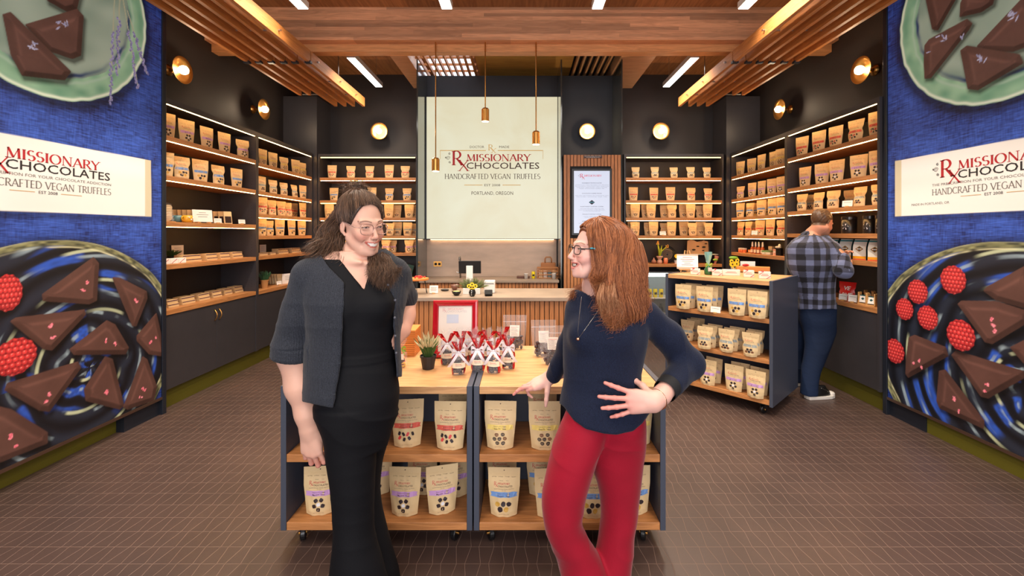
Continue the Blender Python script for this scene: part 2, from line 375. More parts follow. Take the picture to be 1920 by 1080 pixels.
GL = {  # width, strokes, points that carry serifs
 'A': (.76, [[(0.03, 0), (.38, 1)], [(.38, 1), (.73, 0)], [(.15, .34), (.61, .34)]], [(0.03, 0), (.73, 0)]),
 'C': (.74, [arc(.42, .5, .38, .5, 45, 315, 14)], []),
 'D': (.80, [[(.12, 0), (.12, 1)], [(.12, 1)] + arc(.34, .5, .40, .5, 90, -90, 12) + [(.12, 0)]], [(.12, 0), (.12, 1)]),
 'E': (.58, [[(.12, 0), (.12, 1)], [(.12, 1), (.54, 1)], [(.12, .52), (.46, .52)], [(.12, 0), (.56, 0)]], [(.12, 0), (.12, 1)]),
 'F': (.55, [[(.12, 0), (.12, 1)], [(.12, 1), (.54, 1)], [(.12, .52), (.46, .52)]], [(.12, 0), (.12, 1)]),
 'G': (.82, [arc(.42, .5, .38, .5, 48, 320, 14) + [(.71, .42)]], [(.71, .42)]),
 'H': (.82, [[(.12, 0), (.12, 1)], [(.70, 0), (.70, 1)], [(.12, .52), (.70, .52)]], [(.12, 0), (.12, 1), (.70, 0), (.70, 1)]),
 'I': (.30, [[(.15, 0), (.15, 1)]], [(.15, 0), (.15, 1)]),
 'L': (.56, [[(.12, 0), (.12, 1)], [(.12, 0), (.54, 0)]], [(.12, 0), (.12, 1)]),
 'M': (.98, [[(.12, 0), (.15, 1)], [(.15, 1), (.49, .06)], [(.49, .06), (.83, 1)], [(.83, 1), (.87, 0)]], [(.12, 0), (.87, 0)]),
 'N': (.84, [[(.12, 0), (.12, 1)], [(.12, 1), (.72, 0)], [(.72, 0), (.72, 1)]], [(.12, 0), (.72, 1)]),
 'O': (.86, [arc(.43, .5, .38, .5, 0, 360, 20)], []),
 'P': (.62, [[(.12, 0), (.12, 1)], [(.12, 1)] + arc(.30, .74, .26, .26, 90, -90, 10) + [(.12, .48)]], [(.12, 0), (.12, 1)]),
 'R': (.70, [[(.12, 0), (.12, 1)], [(.12, 1)] + arc(.30, .74, .26, .26, 90, -90, 10) + [(.12, .48)], [(.32, .48), (.68, 0)]], [(.12, 0), (.12, 1), (.68, 0)]),
 'S': (.56, [arc(.28, .74, .21, .26, 40, 250, 10) + arc(.28, .26, .23, .26, 75, -145, 12)], []),
 'T': (.68, [[(.34, 0), (.34, 1)], [(.02, 1), (.66, 1)]], [(.34, 0)]),
 'U': (.80, [[(.12, 1), (.12, .3)] + arc(.40, .3, .28, .3, 180, 360, 10) + [(.68, 1)]], [(.12, 1), (.68, 1)]),
 'V': (.76, [[(.03, 1), (.38, 0)], [(.38, 0), (.73, 1)]], [(.03, 1), (.73, 1)]),
 'X': (.76, [[(.05, 1), (.71, 0)], [(.05, 0), (.71, 1)]], [(.05, 1), (.71, 0), (.05, 0), (.71, 1)]),
 'Y': (.72, [[(.03, 1), (.36, .48)], [(.69, 1), (.36, .48)], [(.36, .5), (.36, 0)]], [(.03, 1), (.69, 1), (.36, 0)]),
 ' ': (.34, [], []),
}
def serif_text(s, width, height, thick=.14, thin=.045, gap=.06):
    """broad-nib serif capitals as (verts2d, faces)"""
    V = []; Fc = []; x = 0
    def ribbon(pts, w):
        n0 = len(V)
        for i, p in enumerate(pts):
            a = pts[max(i - 1, 0)]; b = pts[min(i + 1, len(pts) - 1)]
            dx, dy = b[0] - a[0], b[1] - a[1]; l = math.hypot(dx, dy) or 1; dx /= l; dy /= l
            if w is None:
                k = abs(dy) ** 1.3
                if dx * dy > 0: k *= .35 if len(pts) == 2 else .8
                ww = (thin + (thick - thin) * k) / 2
            else: ww = w / 2
            V.append((p[0] - dy * ww, p[1] + dx * ww)); V.append((p[0] + dy * ww, p[1] - dx * ww))
        for i in range(len(pts) - 1):
            k = n0 + 2 * i; Fc.append((k, k + 1, k + 3, k + 2))
    for ch in s:
        w, st, se = GL[ch]
        for k, pts in enumerate(st):
            ww = None
            if ch in 'NM' and len(pts) == 2 and k in (0, 2) : ww = thin * 1.2
            ribbon([(px + x, py) for px, py in pts], ww)
        for (px, py) in se:
            e = thin * .5 if py < .5 else -thin * .5
            ribbon([(x + px - .13, py + e), (x + px + .13, py + e)], thin)
        x += w + gap
    x -= gap
    V = np.array(V); V[:, 0] *= width / x; V[:, 1] *= height
    return V, Fc
def place(mb, VF, org, R_, U_, N_, m=0, off=.0008, x=0, y=0, warp=None):
    """put 2-D lettering on a plane: org + right*u + up*v + normal*off"""
    V, Fc = VF
    o = Vector(org); r = Vector(R_); u = Vector(U_); n = Vector(N_)
    if warp is None: pts = [tuple(o + r * (float(p[0]) + x) + u * (float(p[1]) + y) + n * off) for p in V]
    else: pts = [warp(float(p[0]) + x, float(p[1]) + y, off) for p in V]
    mb.add(pts, Fc, m)
def bar2(x0, x1, y0, y1): return (np.array([(x0, y0), (x1, y0), (x1, y1), (x0, y1)]), [(0, 1, 2, 3)])
_tc = {}
def T_(s, w, h, **k):
    key = (s, w, h, tuple(k.items()))
    if key not in _tc: _tc[key] = text_mesh(s, w, h, **k)
    return _tc[key]
def logo_items(kind):
    """list of (material index, lettering, x, y) in units of the slogan's width; 0 red 1 black 2 grey 3 gold"""
    it = []
    it.append((0, serif_text('R', .11, .148, .15, .05), .075, .135))
    it.append((0, serif_text('X', .105, .115, .12, .04), .145, .075))
    for cx, cy, r, a0 in ((.035, .21, .022, 0), (.05, .255, .012, 60), (.05, .165, .012, -60), (.012, .215, .008, 90)):
        pts = []
        for i in range(26):
            a = math.radians(a0 + i * 26); q = r * (1 - i / 32); pts.append((cx + q * math.cos(a), cy + q * math.sin(a)))
        V = []; Fc = []
        for i, p in enumerate(pts):
            dx = p[0] - cx; dy = p[1] - cy; l = math.hypot(dx, dy) or 1; V += [(p[0] + dx / l * .0016, p[1] + dy / l * .0016), (p[0] - dx / l * .0016, p[1] - dy / l * .0016)]
        for i in range(len(pts) - 1): k = 2 * i; Fc.append((k, k + 1, k + 3, k + 2))
        it.append((1, (np.array(V), Fc), 0, 0))
    it.append((0, serif_text('MISSIONARY', .668, .072, .17, .05), .228, .178))
    it.append((1, T_('CHOCOLATES', .762, .066, bold=.006), .228, .098))
    it.append((1 if kind == 'sign' else 2, serif_text('HANDCRAFTED VEGAN TRUFFLES', 1.0, .052, .13, .06), 0, -.008 if kind == 'sign' else -.01))
    return it
def draw_logo(parent, name, org, R_, U_, N_, size, kind, mats, off=.0008):
    mb = MB(); O = Vector(org)
    def P(m, VF, x, y): place(mb, (VF[0] * size, VF[1]), org, R_, U_, N_, m, off, x * size, y * size)
    for i_, (m, VF, x, y) in enumerate(logo_items(kind)):
        P(m, VF, x, y + ((.008 if m == 0 and i_ > 1 else .014) if kind == 'box' and i_ in (6, 7) else 0))
    if kind == 'box':
        P(2, T_('THE PRESCRIPTION FOR YOUR CHOCOLATE ADDICTION', 1.0, .021), 0, .068)
        P(1, T_('EST 2008', .13, .022), .435, -.048)
        P(3, bar2(0, .16, 0, .004), .25, -.04); P(3, bar2(0, .16, 0, .004), .59, -.04)
    else:
        P(1, T_('EST 2008', .165, .024), .415, -.085)
        P(3, bar2(0, .19, 0, .007), .205, -.076); P(3, bar2(0, .19, 0, .007), .605, -.076)
        P(1, T_('PORTLAND, OREGON', .436, .036), .28, -.175)
        P(1, T_('DOCTOR', .15, .024), .262, .315); P(1, T_('MADE', .105, .024), .57, .315)
        P(3, serif_text('R', .05, .06, .12, .06), .455, .29); P(3, serif_text('X', .05, .05, .1, .05), .485, .262)
        P(3, bar2(-.05, .43, .285, .293), 0, 0); P(3, bar2(.555, 1.03, .285, .293), 0, 0)
        P(3, bar2(-.05, -.046, .2, .285), 0, 0); P(3, bar2(1.026, 1.03, .2, .285), 0, 0)
    return mb.build(name, mats, parent)
INKS = [M_red, M_ink, M_grey, M_gold]
# ---------------------------------------------------------------- ceiling baffles
zb = 3.30; hb = .125
xs_b = (2.24, 2.38, 2.50, 2.63, 2.76, 2.885)
for side, sx in (('left', -1), ('right', 1)):
    for part, (y0, y1) in (('front', (2.6, 4.60)), ('rear', (4.62, 6.2))):
        g = E('slatted_ceiling_baffle', (0, 0, zb), 0, 'hanging timber baffle of six slats near the %s wall, %s' % (side, 'section nearer the camera' if part == 'front' else 'section behind the beam'), 'ceiling baffle', 'slatted timber ceiling baffles')
        for i, x in enumerate(xs_b):
            ye = y1 if part == 'front' else (6.2 if i < 4 else 5.7)
            MB().box(sx * x - .018, sx * x + .018, y0, ye, 0, hb).build('slat', M_slat, g, bevel=.002)
        ys = (2.9, 3.45, 4.0) if part == 'front' else (4.75, 5.35, 5.85)
        for yy_ in ys:
            MB().tube([(sx * 2.2, yy_, .06), (sx * 2.93, yy_, .06)], .009, 8).build('spacer_rod', M_steel, g)
        for x in (2.24, 2.885):
            MB().tube([(sx * x, ys[1], hb), (sx * x, ys[1], ZC - zb)], .004, 6).build('hanging_rod', M_steel, g)
        if part == 'front':
            for x in xs_b:
                MB().box(sx * x - .03, sx * x + .03, 4.575, 4.618, -.012, .012).build('joint_bracket', M_post, g)
# ---------------------------------------------------------------- linear lights
names = {0: 'left-hand', 1: 'second from left', 2: 'third from left', 3: 'right-hand'}
for i, x in enumerate(LX):
    g = E('linear_light', (x, 3.3, 3.58), 0, 'long white linear ceiling light at the top edge, %s of the front four' % names[i].replace('left-hand', 'leftmost').replace('right-hand', 'rightmost'), 'ceiling light', 'linear lights in front of the beam')
    MB().box(-.052, .052, -.75, .75, 0, .06).build('housing', M_white, g, bevel=.003)
    MB().box(-.046, .046, -.745, .745, -.004, .0).build('diffuser', M_fit, g)
    for y in (-.6, .6): MB().tube([(0, y, .06), (0, y, ZC - 3.58)], .002, 5).build('suspension_wire', M_steel, g)
for x, nm in ((LX[0], 'left'), (LX[3], 'right')):
    g = E('linear_light', (x, 5.685, 3.58), 0, 'long white linear ceiling light behind the beam, on the %s of the glowing sign' % nm, 'ceiling light', 'linear lights behind the beam')
    MB().box(-.052, .052, -.515, .515, 0, .06).build('housing', M_white, g, bevel=.003)
    MB().box(-.046, .046, -.51, .51, -.004, .0).build('diffuser', M_fit, g)
    for y in (-.4, .4): MB().tube([(0, y, .06), (0, y, ZC - 3.58)], .002, 5).build('suspension_wire', M_steel, g)
for i, x in enumerate((-1.4, 1.4)):   # added housings, out of view, for the two fill lamps above the camera
    struct(MB().box(x - .052, x + .052, -.82, 1.62, 3.572, 3.64).box(x - .003, x + .003, .4, .406, 3.64, ZC - .001), 'trim_%d' % (16 + i), M_white)
# ---------------------------------------------------------------- sconces
def sconce(loc, rot, label, k=1.0, dim=False):
    g = E('wall_sconce', loc, 0, label, 'wall light', 'brass dish wall lights'); g.rotation_euler = rot; g.scale = (k, k, k)
    MB().lathe([(.055, 0), (.055, .012), (.03, .03), (.022, .04)], 20).build('wall_mount', M_brass, g, smooth=True)
    MB().lathe([(.012, .03), (.012, .115)], 10).build('stem', M_brass, g, smooth=True)
    MB().lathe([(.03, .095), (.05, .10), (.09, .115), (.125, .14), (.130, .146), (.127, .148), (.09, .123), (.05, .108), (.0, .104)], 32).build('dish', M_brass, g, smooth=True)
    MB().lathe([(.0, .195), (.02, .192), (.037, .178), (.043, .158), (.040, .138), (.028, .118), (.02, .106)][::-1], 20).build('bulb', M_bulb, g, smooth=True)
    return g
XS = XW
for y, nm in ((4.24, 'nearer'), (5.58, 'farther')):
    sconce((-XS, y, 3.085), (0, PI / 2, 0), 'brass dish wall light on the left wall, the %s of the two' % nm)
    sconce((XS, y, 3.085), (0, -PI / 2, 0), 'brass dish wall light on the right wall, the %s of the two' % nm)
sconce((-2.15, YB, 3.045), (PI / 2, 0, 0), 'glowing round wall light on the back wall left of the cream sign')
sconce((2.105, YB, 3.045), (PI / 2, 0, 0), 'glowing round wall light on the back wall above the right shelving')
sconce((.905, 6.15, 2.91), (PI / 2, 0, 0), 'round gold wall light above the menu screen', .86)
for x, y, z in ((-XS + .25, 4.24, 3.085), (-XS + .25, 5.58, 3.085), (XS - .25, 4.24, 3.085), (XS - .25, 5.58, 3.085), (-2.15, YB - .25, 3.045), (2.105, YB - .25, 3.045), (.905, 5.92, 2.91)):
    l = bpy.data.lights.new('sconce_glow', 'POINT'); l.energy = 5; l.color = (1, .75, .5); l.shadow_soft_size = .04
    o = bpy.data.objects.new('sconce_glow', l); col.objects.link(o); o.location = (x, y, z)
# ---------------------------------------------------------------- pendants, smoke detector
for x, zbot, nm in ((-.94, 2.183, 'lowest, left one'), (-.397, 2.727, 'highest, middle one'), (.158, 2.475, 'right one')):
    g = E('pendant_lamp', (x, 4.785, zbot), 0, 'slim brass cylinder pendant on a thin rod before the sign, %s' % nm, 'pendant light', 'brass cylinder pendants')
    MB().lathe([(.039, 0), (.042, .003), (.042, .13), (.03, .145), (.008, .15)], 24).build('lamp_cylinder', M_brass, g, smooth=False)
    MB().lathe([(0, -.001), (.037, -.001), (.037, .004)], 20, cap=False).build('lens', M_bulb, g)
    MB().tube([(0, 0, .148), (0, 0, 3.594 - zbot)], .0065, 8).build('rod', M_brass, g)
    l = bpy.data.lights.new('pendant_glow', 'SPOT'); l.energy = 14; l.color = (1, .8, .6); l.spot_size = 1.5; l.shadow_soft_size = .03
    o = bpy.data.objects.new('pendant_glow', l); col.objects.link(o); o.location = (x, 4.785, zbot - .01)
g = E('smoke_detector', (-.02, 6.95, 3.85), 0, 'small white smoke detector on the ceiling behind the sign wall', 'smoke detector')
MB().lathe([(.0, -.05), (.06, -.048), (.085, -.03), (.09, 0)], 24).build('detector_body', M_white, g, smooth=True)
MB().lathe([(.055, -.058), (.055, -.045)], 20).build('sensor_ring', M_grey, g)
# ---------------------------------------------------------------- glowing sign
g = E('wall_sign', (0, 6.05, 0), 0, 'large glowing cream lightbox sign with the shop name above the back counter', 'sign')
M_sign = bpy.data.materials.new('sign_face'); M_sign.use_nodes = True
nt = M_sign.node_tree; bs = nt.nodes['Principled BSDF']
tc = nt.nodes.new('ShaderNodeTexCoord'); nz = nt.nodes.new('ShaderNodeTexNoise'); nz.inputs['Scale'].default_value = 1.6; nz.inputs['Detail'].default_value = 5; nz.inputs['Distortion'].default_value = 1
rp = nt.nodes.new('ShaderNodeValToRGB'); rp.color_ramp.elements[0].position = .3; rp.color_ramp.elements[1].position = .7
rp.color_ramp.elements[0].color = (*s2l((232, 222, 186)), 1); rp.color_ramp.elements[1].color = (*s2l((238, 234, 204)), 1)
nt.links.new(tc.outputs['Object'], nz.inputs['Vector']); nt.links.new(nz.outputs['Fac'], rp.inputs[0])
nt.links.new(rp.outputs[0], bs.inputs['Emission Color']); bs.inputs['Emission Strength'].default_value = .80
bs.inputs['Base Color'].default_value = (.03, .03, .025, 1); bs.inputs['Roughness'].default_value = .3
MB().box(-1.31, .494, -.02, 0, 1.43, 3.385).build('sign_face', M_sign, g)
MB().box(-1.325, .499, 0, .09, 1.42, 3.395).build('sign_box', M_post, g)
MB().box(-1.27, .45, .055, .067, 1.4125, 1.4195).build('assumed_underside_strip', mat('warm_strip', (255, 240, 225), .5, emit=9, ec=(255, 205, 150)), g)  # assumed strip, inferred from the warm splashback
SC = 6.03 / 820
draw_logo(g, 'sign_lettering', ((834 - VX) * SC, -.0205, EYE - (334 - VY) * SC), (1, 0, 0), (0, 0, 1), (0, -1, 0), 179 * SC, 'sign', [mat('sign_red', (178, 34, 38), .6, emit=.25), mat('sign_brown', (74, 52, 44), .6, emit=.25), mat('sign_grey', (112, 100, 84), .6), mat('sign_gold', (214, 176, 104), .6, emit=.3)], .001)
# ---------------------------------------------------------------- slat panel with menu screen
g = E('slatted_wall_panel', (0, 5.6, 0), 0, 'tall oak slat wall panel around the menu screen', 'wall panel')
MB().box(.535, 1.27, 0, .5, 0, 2.51).build('backing_panel', M_dark, g)
b = MB(); nsl = 17; pw = .735 / nsl
for i in range(nsl):
    x = .535 + i * pw
    if x > .60 and x + pw < 1.18:
        b.box(x + .004, x + pw - .004, -.018, 0, 2.36, 2.505); b.box(x + .004, x + pw - .004, -.018, 0, .0, 1.44)
    else: b.box(x + .004, x + pw - .004, -.018, 0, 0, 2.505)
b.build('slats', M_vslat, g)
SCT = 5.56 / 820
g = E('menu_screen', (0, 5.575, 0), 0, 'upright menu screen in a black surround with pale lit page', 'screen')
X0, X1, Z0, Z1 = (1071.5 - VX) * SCT, (1147.5 - VX) * SCT, EYE - (441.5 - VY) * SCT, EYE - (316 - VY) * SCT
b = MB().box(X0, X1, -.02, .02, Z0, Z1)
b.build('surround', M_black, g, bevel=.004)
u0, u1, w0, w1 = (1076 - VX) * SCT, (1143 - VX) * SCT, EYE - (437 - VY) * SCT, EYE - (320.5 - VY) * SCT
MB().box(u0, u1, -.023, -.0201, w0, w1).build('display', mat('screen_page', (120, 124, 134), .3, emit=.78, ec=(204, 212, 232)), g)
b = MB()
ux = (Vector((1, 0, 0)), Vector((0, 0, 1)), Vector((0, -1, 0)))
LW = (1133 - 1084) * SCT
for m, VF, x, y in logo_items('sign')[:7]:
    if m in (0, 1): place(b, (VF[0] * LW, VF[1]), ((1084 - VX) * SCT, -.0232, EYE - (340 - VY) * SCT), *ux, {0: 0, 1: 1}[m], .0004, x * LW, y * LW - .0 * LW)
lines = [('HANDMADE TRUFFLE FLAVORS', 1091, 1128, 344.0, 1.5), ('Dark Salted Caramel - Original - Spicy Raspberry - Peanut Butter Crunch', 1078.5, 1141, 347.2, 1.0), ('Meyer Lemon Explosion - Coconut Cardamom Cashew - Espresso Caramel', 1078.5, 1141, 349.6, 1.0),
         ('Orange Ginger - Peppermint Patty - Cinnamon Chile Dark', 1081, 1138, 352, 1.0), ('Lavender - Earl Grey Caramel - Fig Walnut - Mint', 1086, 1133, 354.2, 1.0),
         ('CHOCOLATE COVERED SNACKS', 1091, 1128, 363.5, 1.5), ('Apples - Pretzels - Chips - Marshmallows - Figs - Candied Orange Peel - Cherries', 1078.5, 1141, 367.2, 1.0), ('Cinnamon Bears - Salted Dark Bar - Ginger - Toffee', 1081, 1138, 369.6, 1.0),
         ('NORTHWEST CRAFTED COFFEE', 1088, 1131, 388.2, 1.5), ('Espresso Blend Medium Roast - Ethiopia Single Origin', 1088, 1132, 391.8, 1.0), ('Western Red Sugar Bean Roast - Cold Brew Whole Beans', 1085, 1134, 394.2, 1.0), ('Five Dollar Mocha Blend Light Roast', 1094, 1125, 396.4, 1.0),
         ('SPECIALTY INSTANT COFFEE', 1092, 1127, 402.5, 1.5), ('Cacao Mint - Oatmilk Mocha - Medium', 1094, 1125, 406.2, 1.0), ('Cinnamon Spice - Dark Roast', 1096, 1123, 408.4, 1.0),
         ('JASMINE PEARL TEA COMPANY', 1091, 1128, 415.5, 1.5), ('Earl Grey - Sencha - Chai - Peppermint - Green - Genmaicha - Herbal', 1085, 1134, 419.2, 1.0)]
for s_, a_, b_, y_, h_ in lines:
    place(b, T_(s_, (b_ - a_) * SCT, h_ * SCT, bold=.012 if h_ > 1.2 else 0), ((a_ - VX) * SCT, -.0232, EYE - (y_ - VY) * SCT), *ux, 2, .0004)
cxs, czs = (1109.5 - VX) * SCT, EYE - (379.5 - VY) * SCT; q = 5.2 * SCT
b.poly([(cxs - q * 1.1, -.0236, czs), (cxs, -.0236, czs - q * .85), (cxs + q * 1.1, -.0236, czs), (cxs, -.0236, czs + q * .85)], 1)
b.poly([(cxs - q * .8, -.0239, czs - .004), (cxs + q * .8, -.0239, czs - .004), (cxs + q * .8, -.0239, czs + .005), (cxs - q * .8, -.0239, czs + .005)], 3)
b.build('menu_text', [mat('screen_red', (200, 60, 90), .5, emit=.4), mat('screen_black', (40, 42, 60), .5), mat('screen_grey', (86, 88, 122), .5, emit=.1), mat('screen_teal', (60, 130, 150), .5, emit=.4)], g)
g = E('notice_plate', ((1112 - VX) * SCT, 5.578, EYE - (293.5 - VY) * SCT), 0, 'small dark plate with two lines of white capitals above the menu screen', 'sign')
MB().box(-.118, .118, -.004, .004, -.018, .018).build('plate', mat('plate_brown', (66, 42, 34), .4), g)
b = MB(); place(b, T_('ELECTRICAL PANEL, SHUT OFF IS', .21, .010), (-.105, -.005, .003), *ux, 0, .0004); place(b, T_('LOCATED BEHIND DOOR', .17, .010), (-.085, -.005, -.013), *ux, 0, .0004); b.build('plate_text', M_paper, g)
# ---------------------------------------------------------------- printed lightbox walls
rng = np.random.default_rng(5)
def sdpoly(S, Z, P):
    n = len(P); d = np.full(S.shape, 1e9); sg = np.ones(S.shape)
    for i in range(n):
        ax, ay = P[i]; bx, by = P[i - 1]
        ex, ey = bx - ax, by - ay; wx, wy = S - ax, Z - ay
        t = np.clip((wx * ex + wy * ey) / (ex * ex + ey * ey), 0, 1)
        qx, qy = wx - ex * t, wy - ey * t; d = np.minimum(d, qx * qx + qy * qy)
        c1 = Z >= ay; c2 = Z < by; c3 = ex * wy > ey * wx
        flip = (c1 & c2 & c3) | (~c1 & ~c2 & ~c3); sg = np.where(flip, -sg, sg)
    return sg * np.sqrt(d)
def paint_board(side):
    left = side < 0
    XB = 2.98 if left else 3.03
    S1 = 3.62
    s = np.concatenate([np.arange(1.4, 2.4, .014), np.arange(2.4, S1 + 1e-6, .0047)]); z = np.arange(.15, 3.87, .0052)
    S, Z = np.meshgrid(s, z)
    if left: P = lambda x, y: (F * XB / (VX - x), EYE - (y - VY) * (XB / (VX - x)))
    else: P = lambda x, y: (F * XB / (x - VX), EYE - (y - VY) * (XB / (x - VX)))
    # woven blue cloth
    wv = vnoise(S * 18, Z * 260, 1) * .5 + vnoise(S * 260, Z * 22, 2) * .3 + vnoise(S * 5, Z * 5, 3) * .35 + vnoise(S * 40, Z * 500, 4) * .3
    wv = np.clip((wv - .35) / .8, 0, 1)[..., None]
    img = C3((14, 24, 78)) * (1 - wv) + C3((62, 96, 190)) * wv
    def over(col_, a):
        nonlocal img
        a = np.clip(a, 0, 1)[..., None]; img = img * (1 - a) + col_ * a
    def mix(a, b, t): t = np.clip(t, 0, 1)[..., None]; return C3(a) * (1 - t) + C3(b) * t
    def shadow(d, w, k): 
        nonlocal img
        img = img * (1 - k * np.clip(1 - d / w, 0, 1) ** 2)[..., None]
    # upper celadon plate
    cx, cy, Rr = (2.73, 3.1, .745) if left else (2.76, 3.08, .745)
    ang = np.arctan2(Z - cy, S - cx); r = np.hypot(S - cx, Z - cy) / Rr
    r = r + (vnoise(ang * 12, r * 0 + 3, 8) - .5) * .012
    shadow(np.maximum(np.hypot(S - cx - .02, Z - cy + .03) - Rr, 0), .09, .75)
    fld = mix((128, 150, 134), (166, 184, 166), vnoise(S * 4 + Z * 3, Z * 9 - S * 5, 9))
    ring = np.where((r > .80)[..., None], mix((110, 160, 128), (156, 196, 160), vnoise(ang * 9, r * 14, 11)), fld)
    over(ring, sstep(1.0, .992, r))
    over(C3((44, 66, 104)), np.exp(-((r - .79 - .02 * np.sin(ang * 2)) / .018) ** 2) * .85 * vnoise(ang * 4, r * 5, 12) * 1.6)
    over(C3((176, 200, 180)), np.exp(-((r - .84) / .014) ** 2) * .6)
    over(C3((222, 232, 208)), np.exp(-((r - .978) / .014) ** 2) * sstep(1.0, .99, r))
    # lower dark plate
    cx, cy, rx, ry = (2.8, .65, .96, .81) if left else (2.72, .62, 1.03, .832)
    ang = np.arctan2((Z - cy) / ry, (S - cx) / rx); r = np.hypot((S - cx) / rx, (Z - cy) / ry)
    r = r + (vnoise(ang * 7, r * 0 + 5, 18) - .5) * .012
    shadow(np.maximum(r - 1, 0), .12, .6)
    sxc, syc = (3.02, .58) if left else (2.58, .60)
    a2 = np.arctan2(Z - syc, S - sxc); r2 = np.hypot(S - sxc, Z - syc)
    sw = np.sin(r2 * 46 + a2 * 1.0 + vnoise(a2 * 2.5, r2 * 7, 20) * 3.2)
    nz1 = vnoise(a2 * 5, r2 * 22, 21); nz2 = vnoise(a2 * 16, r2 * 60, 22)
    base = mix((14, 14, 20), (34, 38, 50), sw * .5 + .5)
    over(base, sstep(1.0, .994, r))
    ins = sstep(.985, .96, r)
    over(C3((44, 82, 176)), sstep(.56, .75, vnoise(a2 * 2.2 + 5, r2 * 5, 23)) * sstep(-.4, .5, sw) * (.5 + nz2 * .6) * ins)
    over(C3((150, 166, 172)), sstep(.72, .98, sw) * sstep(.42, .8, nz1) * (.45 + .5 * nz2) * ins)
    over(C3((196, 200, 160)), sstep(.90, 1.0, np.sin(r2 * 30 + a2 + 1)) * sstep(.5, .75, vnoise(a2 * 3, r2 * 4, 25)) * ins * .8)
    over(mix((52, 54, 44), (150, 146, 100), vnoise(ang * 26, r * 60, 27)), sstep(.945, .96, r) * sstep(1.0, .993, r))
    over(C3((214, 206, 160)), np.exp(-((r - .943) / .006) ** 2) * vnoise(ang * 20, r * 3, 28))
    over(C3((190, 188, 150)), np.exp(-((r - .993) / .004) ** 2) * .6 * vnoise(ang * 14, r * 3, 29))
    def choc(pts, org, k, tone=(88, 58, 50)):
        nonlocal img
        pl = [P(org[0] + a / k, org[1] + b / k) for a, b in pts]
        ar = sum(pl[i - 1][0] * pl[i][1] - pl[i][0] * pl[i - 1][1] for i in range(len(pl)))
        x0 = min(p[0] for p in pl) - .06; x1 = max(p[0] for p in pl) + .06; y0 = min(p[1] for p in pl) - .06; y1 = max(p[1] for p in pl) + .06
        ii = np.where((z > y0) & (z < y1))[0]; jj = np.where((s > x0) & (s < x1))[0]
        if len(ii) < 2 or len(jj) < 2: return
        sl = (slice(ii[0], ii[-1] + 1), slice(jj[0], jj[-1] + 1)); SS, ZZ = S[sl], Z[sl]
        d = sdpoly(SS, ZZ, pl) - .008
        gz, gs = np.gradient(d, z[sl[0]], s[sl[1]])
        flip = 1 if left else -1
        lit = (gs * -.45 * flip + gz * .9)
        shd = np.clip(1 - np.maximum(sdpoly(SS - .012 * flip, ZZ + .02, pl) - .004, 0) / .03, 0, 1) ** 1.5 * .75
        im = img[sl] * (1 - shd)[..., None]
        wdt = .034 + .02 * (lit > 0)
        bev = np.exp(-((-d - wdt) / .011) ** 2)
        sidef = sstep(wdt + .004, wdt - .006, -d)
        v = 1 + sidef * (lit * .28 - .30) + bev * (.22 + .25 * lit) + (vnoise(SS * 60, ZZ * 60, 31) - .5) * .07 + (vnoise(SS * 9, ZZ * 9, 32) - .5) * .25
        cc = C3(tone) * np.clip(v, .25, 2)[..., None]
        a = sstep(.002, -.003, d)[..., None]
        img[sl] = im * (1 - a) + cc * a
    def crumb(px, py, org, k, n=2, colr=((206, 70, 92), (236, 150, 158)), sz=7):
        for q in range(n):
            ox, oy = R.uniform(-sz, sz), R.uniform(-sz, sz) * 1.4
            c = P(org[0] + (px + ox) / k, org[1] + (py + oy) / k)
            ra, rb = .012 * R.uniform(.7, 1.1), .008 * R.uniform(.7, 1.2); th = R.uniform(0, 3)
            u = (S - c[0]) * math.cos(th) + (Z - c[1]) * math.sin(th); v = -(S - c[0]) * math.sin(th) + (Z - c[1]) * math.cos(th)
            e = np.hypot(u / ra, v / rb) + (vnoise(S * 220, Z * 220, q + 40) - .5) * .6
            over(mix(colr[0], colr[1], vnoise(S * 160, Z * 160, q)), sstep(1.15, .85, e))
    def lav(px, py, org, k, n=5, spread=10, L_=.020):
        for q in range(n):
            c = P(org[0] + (px + R.uniform(-spread, spread) * 1.6) / k, org[1] + (py + R.uniform(-spread, spread)) / k)
            th = R.uniform(0, 3.1); u = (S - c[0]) * math.cos(th) + (Z - c[1]) * math.sin(th); v = -(S - c[0]) * math.sin(th) + (Z - c[1]) * math.cos(th)
            over(mix((120, 124, 168), (206, 206, 226), vnoise(S * 120, Z * 120, q + 50)), sstep(1.1, .8, np.hypot(u / L_, v / .0052)))
    def rasp(px, py, rpx, org, k, asp=1.0):
        nonlocal img
        c = P(org[0] + px / k, org[1] + py / k); e = P(org[0] + px / k, org[1] + (py + rpx) / k); ry_ = abs(e[1] - c[1]); rx_ = ry_ * asp
        rr = np.hypot((S - c[0]) / rx_, (Z - c[1]) / ry_)
        shadow(np.maximum(np.hypot((S - c[0]) / rx_, (Z - c[1] + .02) / ry_) - 1, 0) * ry_, .04, .7)
        u = (S - c[0]) / rx_; v = (Z - c[1]) / ry_
        kk = 3.6; row = np.floor(v * kk); uu = u * kk + .5 * (row % 2)
        cell = np.hypot((uu - np.floor(uu) - .5), (v * kk - row - .5))
        rim = rr + .025 * np.cos(np.arctan2(v, u) * 13)
        sh = np.clip(1.3 - (cell * 1.75) ** 1.6, .05, 1.2) * np.clip(1.2 - rr ** 2 * .55 + v * .2, .25, 1.4)
        red = mix((84, 8, 20), (220, 60, 58), sh * .85)
        over(red, sstep(1.0, .96, rim)); over(C3((250, 176, 160)), sstep(.17, .05, np.hypot(uu - np.floor(uu) - .42, v * kk - row - .62)) * sstep(.98, .9, rim) * .6)
